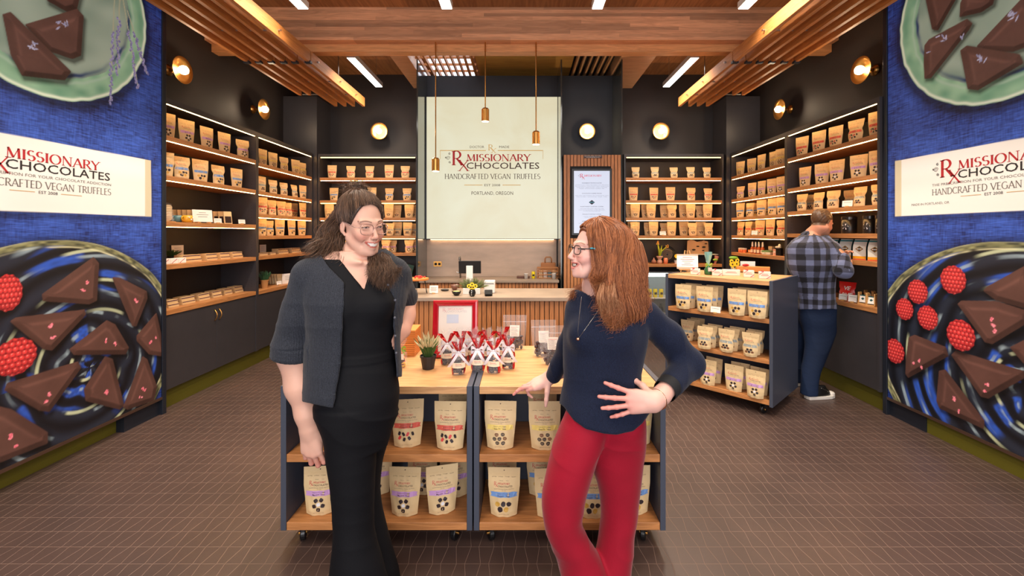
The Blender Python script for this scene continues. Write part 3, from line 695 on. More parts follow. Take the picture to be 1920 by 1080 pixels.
    if left:
        o1, o2 = (0, 0), (0, 430)
        for pts in ([(180, -60), (300, -30), (285, 30), (250, 40), (180, 0)], [(100, 95), (290, 38), (310, 60), (300, 205), (270, 217), (190, 190)], [(15, 58), (40, 50), (262, 268), (240, 297), (85, 280), (45, 205)]):
            choc(pts, o1, 2, (98, 68, 60))
        lav(135, 175, o1, 2, 6, 14); lav(238, 95, o1, 2, 6, 14)
        for (x0, y0, x1, y1) in ((430, -20, 412, 388), (450, -40, 440, 280), (462, 0, 518, 330), (478, 40, 550, 275)):
            a, b = P(x0 / 2, y0 / 2), P(x1 / 2, y1 / 2)
            ex, ey = b[0] - a[0], b[1] - a[1]; L2 = ex * ex + ey * ey
            t = np.clip(((S - a[0]) * ex + (Z - a[1]) * ey) / L2, 0, 1); d = np.hypot(S - a[0] - ex * t, Z - a[1] - ey * t)
            over(C3((176, 178, 150)), sstep(.006, .003, d))
            for q in range(34):
                tt = .35 + .65 * q / 33; c = (a[0] + ex * tt + R.uniform(-.014, .014), a[1] + ey * tt)
                e = np.hypot((S - c[0]) / .010, (Z - c[1]) / .012)
                over(mix((84, 82, 140), (176, 172, 212), vnoise(S * 150, Z * 150, q)), sstep(1.1, .7, e))
        for pts in ([(350, 108), (368, 130), (360, 265), (335, 277), (165, 265), (162, 245)], [(425, 183), (450, 185), (548, 235), (550, 260), (510, 360), (498, 360)],
                    [(515, 400), (585, 318), (620, 475), (560, 465), (515, 415)], [(45, 345), (60, 335), (315, 305), (318, 320), (195, 450), (165, 445)],
                    [(265, 450), (400, 345), (430, 360), (480, 445), (470, 465), (280, 467)], [(22, 600), (30, 580), (290, 500), (300, 520), (185, 680), (150, 675)],
                    [(395, 480), (420, 490), (462, 660), (450, 672), (325, 640), (318, 600)], [(535, 480), (550, 490), (586, 590), (575, 640), (480, 672), (465, 665)],
                    [(-120, 640), (40, 680), (175, 765), (175, 800), (0, 870), (-140, 860)], [(-420, 300), (-240, 250), (-160, 420), (-330, 470)]):
            choc(pts, o2, 2)
        for x, y, n in ((325, 197, 2), (312, 224, 2), (510, 268, 3), (190, 360, 3), (200, 400, 3), (400, 417, 2), (430, 432, 2), (565, 425, 3), (584, 402, 1), (185, 615, 2), (176, 645, 2), (398, 612, 4), (540, 598, 3), (528, 625, 2), (42, 778, 4), (62, 816, 2)): crumb(x, y, o2, 2, n, sz=5)
        rasp(28, 238, 70, o2, 2, .72); rasp(58, 478, 70, o2, 2, 1.05)
    else:
        o1, o2, k = (1640, 0), (1640, 430), 2.4535
        for pts in ([(190, -90), (310, -60), (300, 0), (237, 110), (218, 106), (195, 0)], [(322, 60), (325, 10), (345, -30), (450, -20), (440, 15), (400, 42)],
                    [(388, 172), (560, -10), (640, 40), (600, 160), (520, 190), (400, 186)], [(190, 170), (205, 150), (345, 75), (362, 90), (350, 112), (210, 290), (190, 292), (187, 230)],
                    [(325, 190), (345, 175), (540, 208), (552, 236), (388, 334), (352, 330)]): choc(pts, o1, 2, (98, 68, 60))
        for x, y, n in ((255, 143, 6), (318, 130, 2), (205, 200, 1), (520, 60, 8), (405, 222, 6)): lav(x, y, o1, 2, n, 12)
        for pts in ([(507, 283), (520, 268), (690, 175), (760, 380), (687, 358), (560, 322)], [(630, 545), (700, 510), (760, 640), (687, 612)],
                    [(387, 345), (400, 333), (560, 335), (700, 380), (700, 425), (540, 522), (510, 515)], [(160, 500), (185, 490), (325, 545), (335, 580), (155, 678), (145, 665), (148, 590)],
                    [(358, 580), (375, 562), (680, 655), (680, 682), (520, 773), (490, 765)], [(300, 655), (325, 650), (500, 880), (497, 912), (300, 820), (288, 790)]): choc(pts, o2, k)
        for x, y, n in ((536, 412, 4), (545, 440, 4), (552, 470, 2), (205, 606, 3), (215, 634, 2), (515, 712, 3), (510, 740, 2), (368, 778, 4), (388, 835, 2), (182, 617, 1)): crumb(x, y, o2, k, n, sz=5)
        for x, y, r_ in ((360, 232, 66), (197, 287, 56), (137, 367, 50), (243, 407, 56), (92, 560, 56), (395, 487, 72)): rasp(x, y, r_, o2, k, .92)
    # printed bar of chocolate packaging
    bn = [P(-200, 211), P(283, 301), P(284, 406), P(-200, 387)] if left else [P(1678, 302), P(2160, 214.5), P(2160, 384), P(1678, 406)]
    d = sdpoly(S, Z, bn)
    shadow(np.maximum(sdpoly(S, Z + .03, bn), 0), .05, .5)
    over(mix((226, 220, 210), (238, 234, 226), vnoise(S * 3, Z * 9, 60)), sstep(.002, -.002, d))
    e0 = P(272 if left else 1690, 300)[0]
    over(C3((205, 192, 160)), sstep(.002, -.002, d) * (sstep(e0 - .003, e0 + .003, S)))
    return s, z, S, Z, img, XB, P
M_print = vcol('lightbox_print', .45, emit=.24)
for side in (-1, 1):
    s_, z_, S, Z, img, XB, Pm = paint_board(side)
    nz_, ns = S.shape
    X = np.full(S.shape, side * XB)
    V = np.stack([X, S, Z], -1).reshape(-1, 3)
    idx = np.arange(nz_ * ns).reshape(nz_, ns)
    q = np.stack([idx[:-1, :-1], idx[:-1, 1:], idx[1:, 1:], idx[1:, :-1]], -1).reshape(-1, 4)
    if side > 0: q = q[:, ::-1]
    sd = 'left' if side < 0 else 'right'
    g = E('lightbox_wall', (0, 0, 0), 0, 'floor-to-ceiling lightbox print of chocolates on plates over blue cloth, on the %s wall' % sd, 'lightbox', 'printed lightbox walls')
    me = bpy.data.meshes.new('printed_face')
    me.vertices.add(len(V)); me.vertices.foreach_set('co', V.astype(np.float32).ravel())
    me.loops.add(q.size); me.loops.foreach_set('vertex_index', q.astype(np.int32).ravel())
    me.polygons.add(len(q)); me.polygons.foreach_set('loop_start', np.arange(0, q.size, 4, dtype=np.int32)); me.polygons.foreach_set('loop_total', np.full(len(q), 4, dtype=np.int32))
    me.update(calc_edges=True); me.materials.append(M_print)
    o = bpy.data.objects.new('printed_face', me); col.objects.link(o); o.parent = g
    setcol(o, img.reshape(-1, 3))
    a, b_ = sorted((side * (XB + .002), side * (XB + .10)))
    MB().box(a, b_, 1.4, 3.62, .14, 3.875).build('light_box', M_post, g)
    a, b_ = sorted((side * (XB - .008), side * (XB + .10)))
    MB().box(a, b_, 3.621, 3.66, .0, 3.875).build('end_post', M_post, g, bevel=.002)
    MB().box(a, b_, 1.4, 3.62, .128, .149).build('bottom_rail', mat('bronze_rail', (120, 96, 84), .3, .8), g)
    MB().box(*sorted((side * (XB + .02), side * (XB + .10))), 3.30, 3.62, 0, .127).build('plinth_block', M_post, g)
    if side < 0: org, Rv, Nv = (-XB, 2.333, 1.787), (0, 1, 0), (1, 0, 0)
    else: org, Rv, Nv = (XB, 3.227, 1.790), (0, -1, 0), (-1, 0, 0)
    draw_logo(g, 'printed_lettering', org, Rv, (0, 0, 1), Nv, .84, 'box', INKS, .0015)
    mb = MB(); place(mb, T_('MADE IN PORTLAND, OR', .30, .017), (org[0], org[1] + (-.17 if side < 0 else .17), 1.714), Rv, (0, 0, 1), Nv, 0, .0015)
    mb.build('printed_origin_line', M_grey, g)
# ---------------------------------------------------------------- shelving bays
LEDZ = []
M_back = mat('charcoal_back_panel', (50, 44, 42), .5, bump=.03, bscale=300)
def bay(loc, rz, w, d, shelves, lit, label, doors=2, low=True, part_shelf=None, top=2.60):
    g = E('shelving_bay', loc, rz, label, 'shelving')
    side = abs(rz) > .1
    MB().box(0, .024, 0, d, .17 if low else 0, top + .05).build('side_panel', M_cab, g)
    MB().box(w - .024, w, 0, d, .17 if low else 0, top + .05).build('side_panel', M_cab, g)
    MB().box(.0245, w - .0245, d - .012, d - .001, .17, top).build('back_panel', M_back, g)
    MB().box(.0245, w - .0245, .0, d, top, top + .05).build('top_panel', M_cab, g)
    for z in shelves:
        MB().box(.0248, w - .0248, .0, d - .013, z - .042, z).build('shelf', M_wood, g, bevel=.002)
    b = MB()
    for z in [top] + [q - .042 for q in lit]:
        MB().box(.04, w - .04, .004, .012, z - .0045, z - .0002).build('light_strip', M_led, g)
    for x in (.0246, w - .0246):
        for y in (.05, d - .06):
            for k in range(int((top - shelves[-1]) / .034)):
                z = shelves[-1] + .05 + k * .034
                e = .0005 if x < .1 else -.0005
                b.box(min(x, x + e), max(x, x + e), y - .0025, y + .0025, z - .0025, z + .0025)
    b.build('shelf_pin_holes', M_dark, g)
    if low:
        zt = shelves[-1] - .044
        MB().box(.002, w - .002, .03, d - .014, .17, zt).build('cabinet_carcass', M_cab, g)
        for i in range(doors):
            a = .002 + (w - .004) * i / doors + .0015; c = .002 + (w - .004) * (i + 1) / doors - .0015
            dr = MB().box(a, c, .008, .029, .172, zt - .002).build('door', M_cab, g, bevel=.0015)
            hx = c - .03 if i % 2 == 0 else a + .03
            pts = [(hx, .008, zt - .05)] + [(hx, .008 - .028 * math.sin(PI * t / 8), zt - .05 - .11 * t / 8) for t in range(1, 8)] + [(hx, .008, zt - .16)]
            MB().tube(pts, .005, 6).build('handle', M_brass, dr, smooth=True)
    return g
Y0, Y1, Y2 = 3.665, 4.965, 6.28
bay((-3.0, Y0, 0), PI / 2, Y1 - Y0, .41, [2.33, 1.993, 1.60, 1.236, .85], [2.33, 1.993, 1.60], 'built-in dark shelving bay on the left wall, nearer bay with boxes on low shelves')
bay((-3.0, Y1, 0), PI / 2, Y2 - Y1, .41, [2.31, 1.988, 1.725, 1.475, 1.24, .845], [2.31, 1.988, 1.725], 'built-in dark shelving bay on the left wall, farther bay in the corner')
bay((3.0, Y1, 0), -PI / 2, Y1 - Y0, .41, [2.345, 2.005, 1.745, 1.50, 1.26, .866], [2.345, 2.005, 1.745], 'built-in dark shelving bay on the right wall, nearer bay behind the man', )
bay((3.0, Y2, 0), -PI / 2, Y2 - Y1, .41, [2.31, 1.985, 1.725, 1.475, 1.235, .845], [2.31, 1.985, 1.725, 1.475], 'built-in dark shelving bay on the right wall, farther bay in the corner')
XL0, XL1 = -2.94, -1.50
bay((XL0, 6.31, 0), 0, XL1 - XL0, .41, [2.308, 1.98, 1.73, 1.47, 1.22, .85], [2.308, 1.98, 1.73, 1.47], 'built-in dark shelving bay on the back wall left of the glowing sign')
XR0, XR1 = 1.477, 2.916
bay((XR0, 6.31, 0), 0, XR1 - XR0, .41, [2.308, 1.98, 1.73, 1.47, 1.06], [2.308, 1.98, 1.73, 1.47], 'built-in dark shelving bay on the back wall right of the menu screen', low=False)
# ---------------------------------------------------------------- pouches
def kraft():
    m = mat('kraft_pouch', (216, 188, 142), .55, bump=.25, bscale=45, spec=.35)
    return m
M_kraft = kraft()
def pw_(t):  # width profile, 0 bottom 1 top
    return .80 + .20 * min(1, t / .62) - .02 * math.sin(PI * t)
def pouch_surf(w, h, th, style, seed):
    rr = random.Random(seed); ph = rr.uniform(0, 6); lean = rr.uniform(-.03, .05) if style != 'flat' else .012
    skew = rr.uniform(-.03, .03) if style != 'flat' else rr.uniform(-.008, .008)
    def f(u, v, side, off=0):   # u -1..1, v 0..1, side -1 front +1 back
        t = v
        ww = w * pw_(t) / 2
        if style == 'pinch': ww *= 1 - .16 * math.exp(-((t - .56) / .10) ** 2) + .03 * math.sin(ph + t * 9)
        bulge = max(0, 1 - (t / .80) ** 2.2) if t < .80 else 0
        thk = th / 2 * bulge * (1 - abs(u) ** 2.2) + .0012
        if t < .12: thk = th / 2 * (1 - abs(u) ** 3) * (0.85 + .15 * t / .12) + .0012
        wr = .0022 * math.sin(9 * u + 14 * t + ph) * (1 - t) + .0015 * math.sin(23 * u * t + ph * 2)
        y = side * (thk + (wr if abs(u) < .95 else 0) + off) + lean * t * t * h * 2.2 * (.4 + .6 * (t > .3))
        dip = -.012 * h * 0
        z = h * t - (0 if t > .02 else 0) + .018 * h * (abs(u) ** 2) * (1 - t) ** 3
        return (u * ww + skew * t * t * h * 3 * .3, y, z)
    return f
FLAV = {'marshmallow': ((196, 150, 204), 'Marshmallows'), 'cinnamon': ((214, 92, 74), 'Cinnamon Bears'), 'pretzel': ((232, 204, 112), 'Gluten Free Pretzels'), 'chips': ((112, 150, 206), 'Potato Chips'), 'dark': ((150, 156, 152), ''), 'espresso': ((204, 176, 132), '')}
M_choc = mat('print_chocolate', (46, 32, 36), .5); M_chip = mat('print_golden', (202, 156, 66), .5); M_mw = mat('print_white', (226, 226, 232), .5); M_cin = mat('print_red', (204, 60, 58), .5); M_brn = mat('print_brown', (120, 74, 46), .5)
PM = {}
def pouch_meshes(flav, style, seed):
    key = (flav, style, seed)
    if key in PM: return PM[key]
    w, h, th = (.158, .228, .05) if style == 'flat' else (.150, .215, .06)
    f = pouch_surf(w, h, th, style, seed)
    b = MB(); nu, nv = 14, 26
    b.grid(lambda a, c: f(a * 2 - 1, c, -1), nu, nv)
    b.grid(lambda a, c: f(1 - a * 2, c, 1), nu, nv)
    b.grid(lambda a, c: tuple(np.array(f(a * 2 - 1, 0, -1)) * (1 - c) + np.array(f(a * 2 - 1, 0, 1)) * c), nu, 2)
    for s_ in (-1, 1): b.grid(lambda a, c: tuple(np.array(f(s_, c, -1)) * (1 - a) + np.array(f(s_, c, 1)) * a), 1, nv)
    # zip line ridge near the top
    b.grid(lambda a, c: f(a * 1.96 - .98, .855 + c * .012, -1, .0014), nu, 1)
    body = b.build('pouch_body', M_kraft, smooth=True)
    p = MB(); W_ = w / 2
    def wp(x, y, off):  # x,y in metres from centre-bottom
        return f(max(-1, min(1, x / (W_ * pw_(y / h)))), y / h, -1, .0012 + off)
    p2 = MB()
    def put(VF, cx, y, m, off=0): place(p2 if (m >= 4 or y < h * .56) else p, VF, (0, 0, 0), (1, 0, 0), (0, 0, 1), (0, 0, 0), m, off, cx, y, warp=wp)
    bc, nm = FLAV[flav]
    yb = h * .41; bw = .058
    n = 8
    for i in range(n):
        x0 = -bw + 2 * bw * i / n; x1 = x0 + 2 * bw / n
        put(bar2(x0, x1, yb, yb + .024), 0, 0, 4)
    for sx in (-1, 1): put((np.array([(sx * bw, yb + .002), (sx * (bw + .008), yb), (sx * (bw + .003), yb + .011), (sx * (bw + .008), yb + .022), (sx * bw, yb + .022)]), [(0, 1, 2, 3, 4)]), 0, 0, 4, -.0004)
    put(T_('CHOCOLATE COVERED', .062, .0045), -.031, yb + .0145, 1, .0006)
    if nm: put(T_(nm, .060, .0075, bold=.008), -.030, yb + .0035, 1, .0006)
    yl = h * .60
    put(serif_text('R', .0115, .0165, .15, .06), -.049, yl + .009, 0); put(serif_text('X', .0115, .0125, .15, .06), -.042, yl + .002, 0)
    put(serif_text('MISSIONARY', .060, .0076, .17, .07), -.031, yl + .0135, 0)
    put(T_('CHOCOLATES', .072, .0076, bold=.008), -.031, yl + .0015, 1)
    put(T_('HANDCRAFTED VEGAN TRUFFLES', .098, .0042), -.049, yl - .0085, 2)
    put(T_('EST 2008', .018, .003), -.009, yl - .0145, 2)
    put(T_('DOCTOR', .017, .003), -.022, yl + .029, 2); put(T_('MADE', .012, .003), .010, yl + .029, 2)
    for i, s_ in enumerate(('VEGAN', 'GLUTEN FREE', 'SOY FREE', 'NON GMO')):
        put(T_(s_, .022, .0034), -.060 + i * .032, h * .80, 1)
    put(T_('NET WT 4 OZ (113g)', .05, .0034), -.025, h * .055, 2)
    put((np.array([(.0028 * math.cos(a * PI / 4), .0028 * math.sin(a * PI / 4)) for a in range(8)]), [tuple(range(8))]), 0, h * .94, 1)
    rr = random.Random(seed * 3 + len(flav))
    def blob(cx, cy, r, m, k=9, el=1.0, th=0, off=0):
        pts = []
        for i in range(k):
            a = 2 * PI * i / k; q = r * (1 + rr.uniform(-.08, .08)); x = q * math.cos(a) * el; y = q * math.sin(a)
            pts.append((cx + x * math.cos(th) - y * math.sin(th), cy + x * math.sin(th) + y * math.cos(th)))
        put((np.array(pts), [tuple(range(k))]), 0, 0, m, off)
    def rrect(cx, cy, a, b_, th, m):
        pts = []
        for (sx, sy) in ((1, 1), (-1, 1), (-1, -1), (1, -1)):
            for e in (0, 1):
                x, y = (sx * a, sy * b_ * .6) if (e == 0) == (sx * sy > 0) else (sx * a * .6, sy * b_)
                pts.append((cx + x * math.cos(th) - y * math.sin(th), cy + x * math.sin(th) + y * math.cos(th)))
        put((np.array(pts), [tuple(range(8))]), 0, 0, m)
    if flav == 'marshmallow':
        for k in range(5): a = 2 * PI * k / 5 - PI / 2; rrect(.021 * math.cos(a), .054 + .024 * math.sin(a), .009, .009, a, 5)
        rrect(0, .055, .008, .008, .3, 7)
    elif flav == 'cinnamon':
        for k, (x, y, m) in enumerate(((-.036, .070, 5), (-.016, .068, 5), (.004, .066, 8), (.028, .068, 5), (-.034, .050, 8), (-.012, .042, 5), (.012, .046, 5))): rrect(x, y, .0062, .0095, rr.uniform(-.6, .6), m)
    elif flav == 'pretzel':
        for (x, y, m) in ((-.016, .074, 9), (.014, .074, 5), (-.026, .053, 5), (-.002, .055, 5), (.024, .055, 9), (-.012, .034, 5), (.016, .034, 5)):
            ring = []; n2 = 14
            for i in range(n2):
                a = 2 * PI * i / n2; q = .0095 * (1 - .22 * max(0, math.sin(a)) ** 4)
                ring += [(x + q * math.cos(a), y + q * math.sin(a)), (x + (q - .004) * math.cos(a), y + (q - .004) * math.sin(a))]
            put((np.array(ring), [(2 * i, 2 * i + 1, (2 * i + 3) % (2 * n2), (2 * i + 2) % (2 * n2)) for i in range(n2)]), 0, 0, m)
            put(bar2(x - .0015, x + .0015, y - .007, y + .007), 0, 0, m); put(bar2(x - .006, x + .006, y - .001, y + .0015), 0, 0, m)
    elif flav == 'chips':
        for (x, y, r, m) in ((-.030, .062, .012, 6), (-.002, .064, .0125, 5), (.025, .063, .0125, 5), (-.017, .038, .0135, 5), (.012, .038, .0125, 6)): blob(x, y, r, m, 9, .95, rr.uniform(0, 3))
    elif flav == 'dark':
        for (x, y, m) in ((-.014, .066, 5), (.014, .066, 5), (-.026, .044, 9), (0, .046, 5), (.026, .044, 9)): blob(x, y, .011, m, 10, 1.1)
    else:
        for (x, y) in ((-.022, .06), (0, .067), (.022, .06), (-.012, .043), (.012, .043)): blob(x, y, .0085, 5, 9, 1.15, rr.uniform(0, 3))
    MS_ = [mat('pouch_red_ink', (196, 84, 78), .7), mat('pouch_ink', (84, 64, 56), .7), mat('pouch_grey', (140, 124, 108), .7), M_gold, mat('band_' + flav, bc, .55), M_choc, M_chip, M_mw, M_cin, M_brn]
    pr = p.build('printed_logo', MS_); pr2 = p2.build('printed_flavour', MS_)
    md, pd, pe = body.data, pr.data, pr2.data
    for o in (body, pr, pr2): bpy.data.objects.remove(o)
    PM[key] = (md, pd, pe); return PM[key]
BANDW = {'marshmallow': 'lilac', 'cinnamon': 'red', 'pretzel': 'yellow', 'chips': 'blue', 'dark': 'grey', 'espresso': 'tan'}
ORD = ['leftmost', 'second from left', 'third from left', 'fourth from left', 'fifth from left', 'sixth from left', 'seventh from left', 'eighth from left']
def pouch(x, y, z, rz, flav, label, group, k=1.0, style='flat', seed=0, tilt=0):
    md, pd, pe = pouch_meshes(flav, style, seed)
    g = E('snack_pouch', (x, y, z + .0005), rz, label, 'pouch', group); g.scale = (k, k, k)
    g.rotation_euler = (tilt, 0, rz)
    for n_, d_ in (('pouch_body', md), ('printed_logo', pd), ('printed_flavour', pe)):
        o = bpy.data.objects.new(n_, d_); col.objects.link(o); o.parent = g
    return g
def row(kind, z, pxs, flav, where, k=.88, style=None, behind=None, jit=.10, card=None):
    """kind L/R side walls, B back wall; pxs are image columns the pouches stand at"""
    grp = 'snack pouches on the ' + where
    for pas, lst in ((0, pxs), (1, behind or [])):
        for i, p in enumerate(lst):
            st = style or R.choice(['flat', 'pinch', 'flat']); sd = R.randrange(3) if st == 'pinch' else 0
            dp = (.085 if pas == 0 else .21)
            if kind == 'B': Y = 6.31 + dp; X = (p - VX) * Y / F; rz = R.uniform(-jit, jit)
            elif kind == 'L': X = -3.0 - dp; Y = F * -X / (VX - p); rz = PI / 2 - .30 + R.uniform(-jit, jit) * 1.5
            else: X = 3.0 + dp; Y = F * X / (p - VX); rz = -PI / 2 + .30 + R.uniform(-jit, jit) * 1.5
            if kind != 'B': Y = min(max(Y, 3.775), Y1 - .11) if Y < (Y1 if dp < .1 else Y1 + .1) else min(max(Y, Y1 + .11), Y2 - .11)
            else: X = max(min(X, (XL1 if X < 0 else XR1) - .11), (XL0 if X < 0 else XR0) + .11)
            lab = '%s-banded kraft pouch, %s%s, %s' % (BANDW[flav], ORD[i], '' if pas == 0 else ', rear row', where)
            pouch(X, Y, z, rz, flav, lab, grp, k * R.uniform(.97, 1.03), st, sd)
row('L', 2.33, [312, 350, 388, 421, 455.5], 'marshmallow', 'top shelf, left wall near bay', .94)
row('L', 1.993, [309, 341, 376, 410, 444], 'chips', 'second shelf, left wall near bay', .94)
row('L', 2.31, [493, 512, 533, 554.5, 570], 'pretzel', 'top shelf, left corner bay', .86)
row('L', 1.988, [491, 512.6, 532.6, 553, 569.6], 'dark', 'second shelf, left corner bay', .82)
row('L', 1.725, [491, 511, 528, 541, 570], 'cinnamon', 'third shelf, left corner bay', .88, behind=[500, 556])
row('L', 1.475, [491, 506, 525, 547, 566], 'chips', 'fourth shelf, left corner bay', .88)
row('B', 2.308, [622.6, 658, 693, 729.6, 760], 'cinnamon', 'top shelf, back wall left bay', .86)
row('B', 1.98, [626, 661, 697, 730, 763], 'chips', 'second shelf, back wall left bay', .84)
row('B', 1.73, [617, 655, 693, 729, 767], 'espresso', 'third shelf, back wall left bay', .86, behind=[628, 744, 777])
row('B', 1.47, [620, 656, 694, 731, 764], 'dark', 'fourth shelf, back wall left bay', .86, behind=[630, 745, 776])
row('B', 1.22, [620, 656, 692, 723, 767], 'marshmallow', 'fifth shelf, back wall left bay', .86, behind=[736, 776])
row('B', 2.308, [1192, 1228, 1264, 1295.5, 1326], 'dark', 'top shelf, back wall right bay', .76, style='pinch')
row('B', 1.98, [1187.5, 1226, 1257, 1296, 1328], 'cinnamon', 'second shelf, back wall right bay', .86)
row('B', 1.73, [1191, 1221, 1260, 1295, 1327], 'espresso', 'third shelf, back wall right bay', .88, behind=[1182, 1211, 1246, 1282, 1313])
row('B', 1.47, [1191, 1225.5, 1259.5, 1299, 1329], 'espresso', 'fourth shelf, back wall right bay', .88, behind=[1186, 1216, 1246, 1282, 1314])
row('R', 2.31, [1387, 1409, 1427.5, 1450, 1464], 'pretzel', 'top shelf, right corner bay', .88)
row('R', 1.985, [1388, 1410, 1428, 1447, 1465], 'marshmallow', 'second shelf, right corner bay', .86)
row('R', 1.725, [1386, 1406, 1427.5, 1448, 1466], 'chips', 'third shelf, right corner bay', .9, behind=[1397, 1417, 1438])
row('R', 1.475, [1387, 1402.5, 1425, 1444, 1465], 'cinnamon', 'fourth shelf, right corner bay', .86, behind=[1414])
row('R', 2.345, [1503.5, 1535, 1566.6, 1604, 1644], 'cinnamon', 'top shelf, right wall near bay', .94)
row('R', 2.005, [1509, 1541, 1568.6, 1609.7, 1646], 'marshmallow', 'second shelf, right wall near bay', .94)
row('R', 1.745, [1503, 1534, 1561.5, 1611, 1648], 'dark', 'third shelf, right wall near bay', .86, style='pinch', behind=[1520, 1594])
# ---------------------------------------------------------------- display carts
M_caster = mat('caster_rubber', (16, 16, 18), .3)
def caster(g, x, y, flip=1):
    c = MB().lathe([(.031, -.012), (.034, -.008), (.034, .008), (.031, .012)], 24, rot=rotm(0, PI / 2, .35 * flip), c=(x, y, .0345)).build('caster', M_caster, g)
    b = MB().box(x - .028, x + .028, y - .028, y + .028, .078, .084)
    for s_ in (-1, 1): b.obox((x + s_ * .0175, y + .008, .056), (.003, .034, .045), rotm(0, 0, .35 * flip))
    b.build('caster_fork', M_black, c, bevel=.001)
    MB().lathe([(.005, -.022), (.007, -.02), (.007, .02), (.005, .022)], 10, rot=rotm(0, PI / 2, .35 * flip), c=(x, y, .0345)).build('axle_bolt', M_brass, c)
def cart(loc, rz, w, d, h, shelves, label):
    g = E('display_cart', loc, rz, label, 'display cart')
    MB().box(0, .026, -.004, d + .004, .085, h + .004).build('side_panel', M_cart, g, bevel=.0015)
    MB().box(w - .026, w, -.004, d + .004, .085, h + .004).build('side_panel', M_cart, g, bevel=.0015)
    MB().box(.0265, w - .0265, 0, d, h - .036, h).build('top', M_top, g, bevel=.002)
    MB().box(.0265, w - .0265, d / 2 - .01, d / 2 + .01, .10, h - .037).build('divider_panel', M_cart, g)
    for z in shelves: 
        MB().box(.0265, w - .0265, 0, d / 2 - .0105, z - .037, z).build('shelf', M_wood, g, bevel=.002)
        MB().box(.0265, w - .0265, d / 2 + .0105, d, z - .037, z).build('shelf', M_wood, g, bevel=.002)
    for x in (.077, w - .09):
        for y in (.06, d - .06): caster(g, x, y, 1 if x < .3 else -1)
    return g
cart((-1.148, 2.087, 0), 0, .913, .76, .77, [.446, .121], 'low oak display cart with dark side panels, left one of the centre pair')
cart((-.228, 2.087, 0), 0, .915, .76, .77, [.446, .121], 'low oak display cart with dark side panels, right one of the centre pair')
CA = math.radians(-46.5)
cx0, cy0 = 2.04 - .94 * math.cos(CA), 3.55 - .94 * math.sin(CA)
cart((cx0, cy0, 0), CA, .94, .70, 1.11, [.80, .468, .133], 'tall three-shelf display cart turned at an angle beside the man')
def fp(px, py, z, flav, label, grp, rz=0, k=1, style='flat', seed=0, tilt=0, push=.03):
    Y = F * (EYE - z) / (py - VY) + push; X = (px - VX) * Y / F
    pouch(X, Y, z, rz, flav, label, grp, k, style, seed, tilt)
G1 = 'pouches on the left centre cart'; G2 = 'pouches on the right centre cart'; G3 = 'pouches on the angled cart'
fp(764, 841, .446, 'cinnamon', 'cream pouch with red band beside the black trousers, left cart upper shelf', G1, .12)
fp(844, 846, .446, 'cinnamon', 'cream pouch with red band facing front near the centre gap, left cart upper shelf', G1, -.03)
fp(850, 812, .446, 'cinnamon', 'cream pouch standing behind another near the gap, left cart upper shelf', G1, .05)
fp(600, 969, .121, 'marshmallow', 'cream pouch with lilac band left of the black trousers, left cart lower shelf', G1, .1)
fp(759, 971, .121, 'marshmallow', 'cream pouch with lilac band just right of the black trousers, left cart lower shelf', G1, -.05)
fp(829, 967, .121, 'marshmallow', 'tilted cream pouch with lilac band near the centre gap, left cart lower shelf', G1, .28)
fp(792, 930, .121, 'marshmallow', 'cream pouch in the rear row between two others, left cart lower shelf', G1, .02)
fp(853, 935, .121, 'marshmallow', 'cream pouch in the rear row against the gap, left cart lower shelf', G1, .15)
fp(707, 930, .121, 'marshmallow', 'cream pouch in the rear row mostly hidden by the black trousers, left cart', G1, .02)
fp(938, 845, .446, 'pretzel', 'cream pouch with yellow band left of the red trousers, right cart upper shelf', G2, -.05)
fp(1021, 846, .446, 'pretzel', 'cream pouch with yellow band touching the red trousers, right cart upper shelf', G2, 0)
fp(1017, 806, .446, 'pretzel', 'cream pouch in the rear row under the resting hand, right cart upper shelf', G2, .06)
fp(945, 972, .121, 'chips', 'cream pouch with blue band left of the red trousers, right cart lower shelf', G2, -.03)
fp(941, 930, .121, 'chips', 'cream pouch behind the blue-banded one, right cart lower shelf', G2, 0)
fp(1032, 974, .121, 'chips', 'cream pouch half hidden by the red left trouser leg, right cart lower shelf', G2, .1)
fp(1015, 932, .121, 'chips', 'cream pouch in the rear row beside the red trousers, right cart lower shelf', G2, .05)
fp(1110, 975, .121, 'chips', 'cream pouch with blue band seen between the red trouser legs, right cart', G2, -.03)
fp(1190, 968, .121, 'chips', 'cream pouch right of the red trousers at the cart end, lower shelf', G2, .05)
fp(1195, 838, .446, 'pretzel', 'cream pouch right of the red trousers under the wrist, right cart upper shelf', G2, .1)
for zz, lst, fl, st, nm, kk in ((.80, ((1277.6, 580), (1317.7, 585.5), (1378.6, 592.5), (1422, 599)), 'chips', 'flat', 'upper', .98), (.468, ((1286, 640), (1317.7, 655.5), (1359, 662), (1409, 671.5)), 'dark', 'pinch', 'middle', .90), (.133, ((1278, 716), (1324, 724), (1373.5, 736), (1418.8, 750)), 'marshmallow', 'flat', 'bottom', .98)):
    for i, (px, py) in enumerate(lst):
        for q in range(3 if zz > .2 else 2):
            Y = F * (EYE - zz) / (py - VY) + .02; X = (px - VX) * Y / F
            dx, dy = math.cos(CA + PI / 2), math.sin(CA + PI / 2)
            o_ = q * (.082 if zz > .2 else .11); lat = q * .012 * (1 if i != 3 else -.4) - (.020 if i == 3 else 0)
            X += dx * (o_ + .03) + math.cos(CA) * lat; Y += dy * (o_ + .03) + math.sin(CA) * lat
            pouch(X, Y, zz, CA + R.uniform(-.1, .1), fl, '%s-banded cream pouch, %s, %s row, %s shelf, angled cart' % (BANDW[fl], ORD[i], ('front', 'second', 'rear')[q], nm), G3, kk, st, (i + q) % 3 if st == 'pinch' else 0)
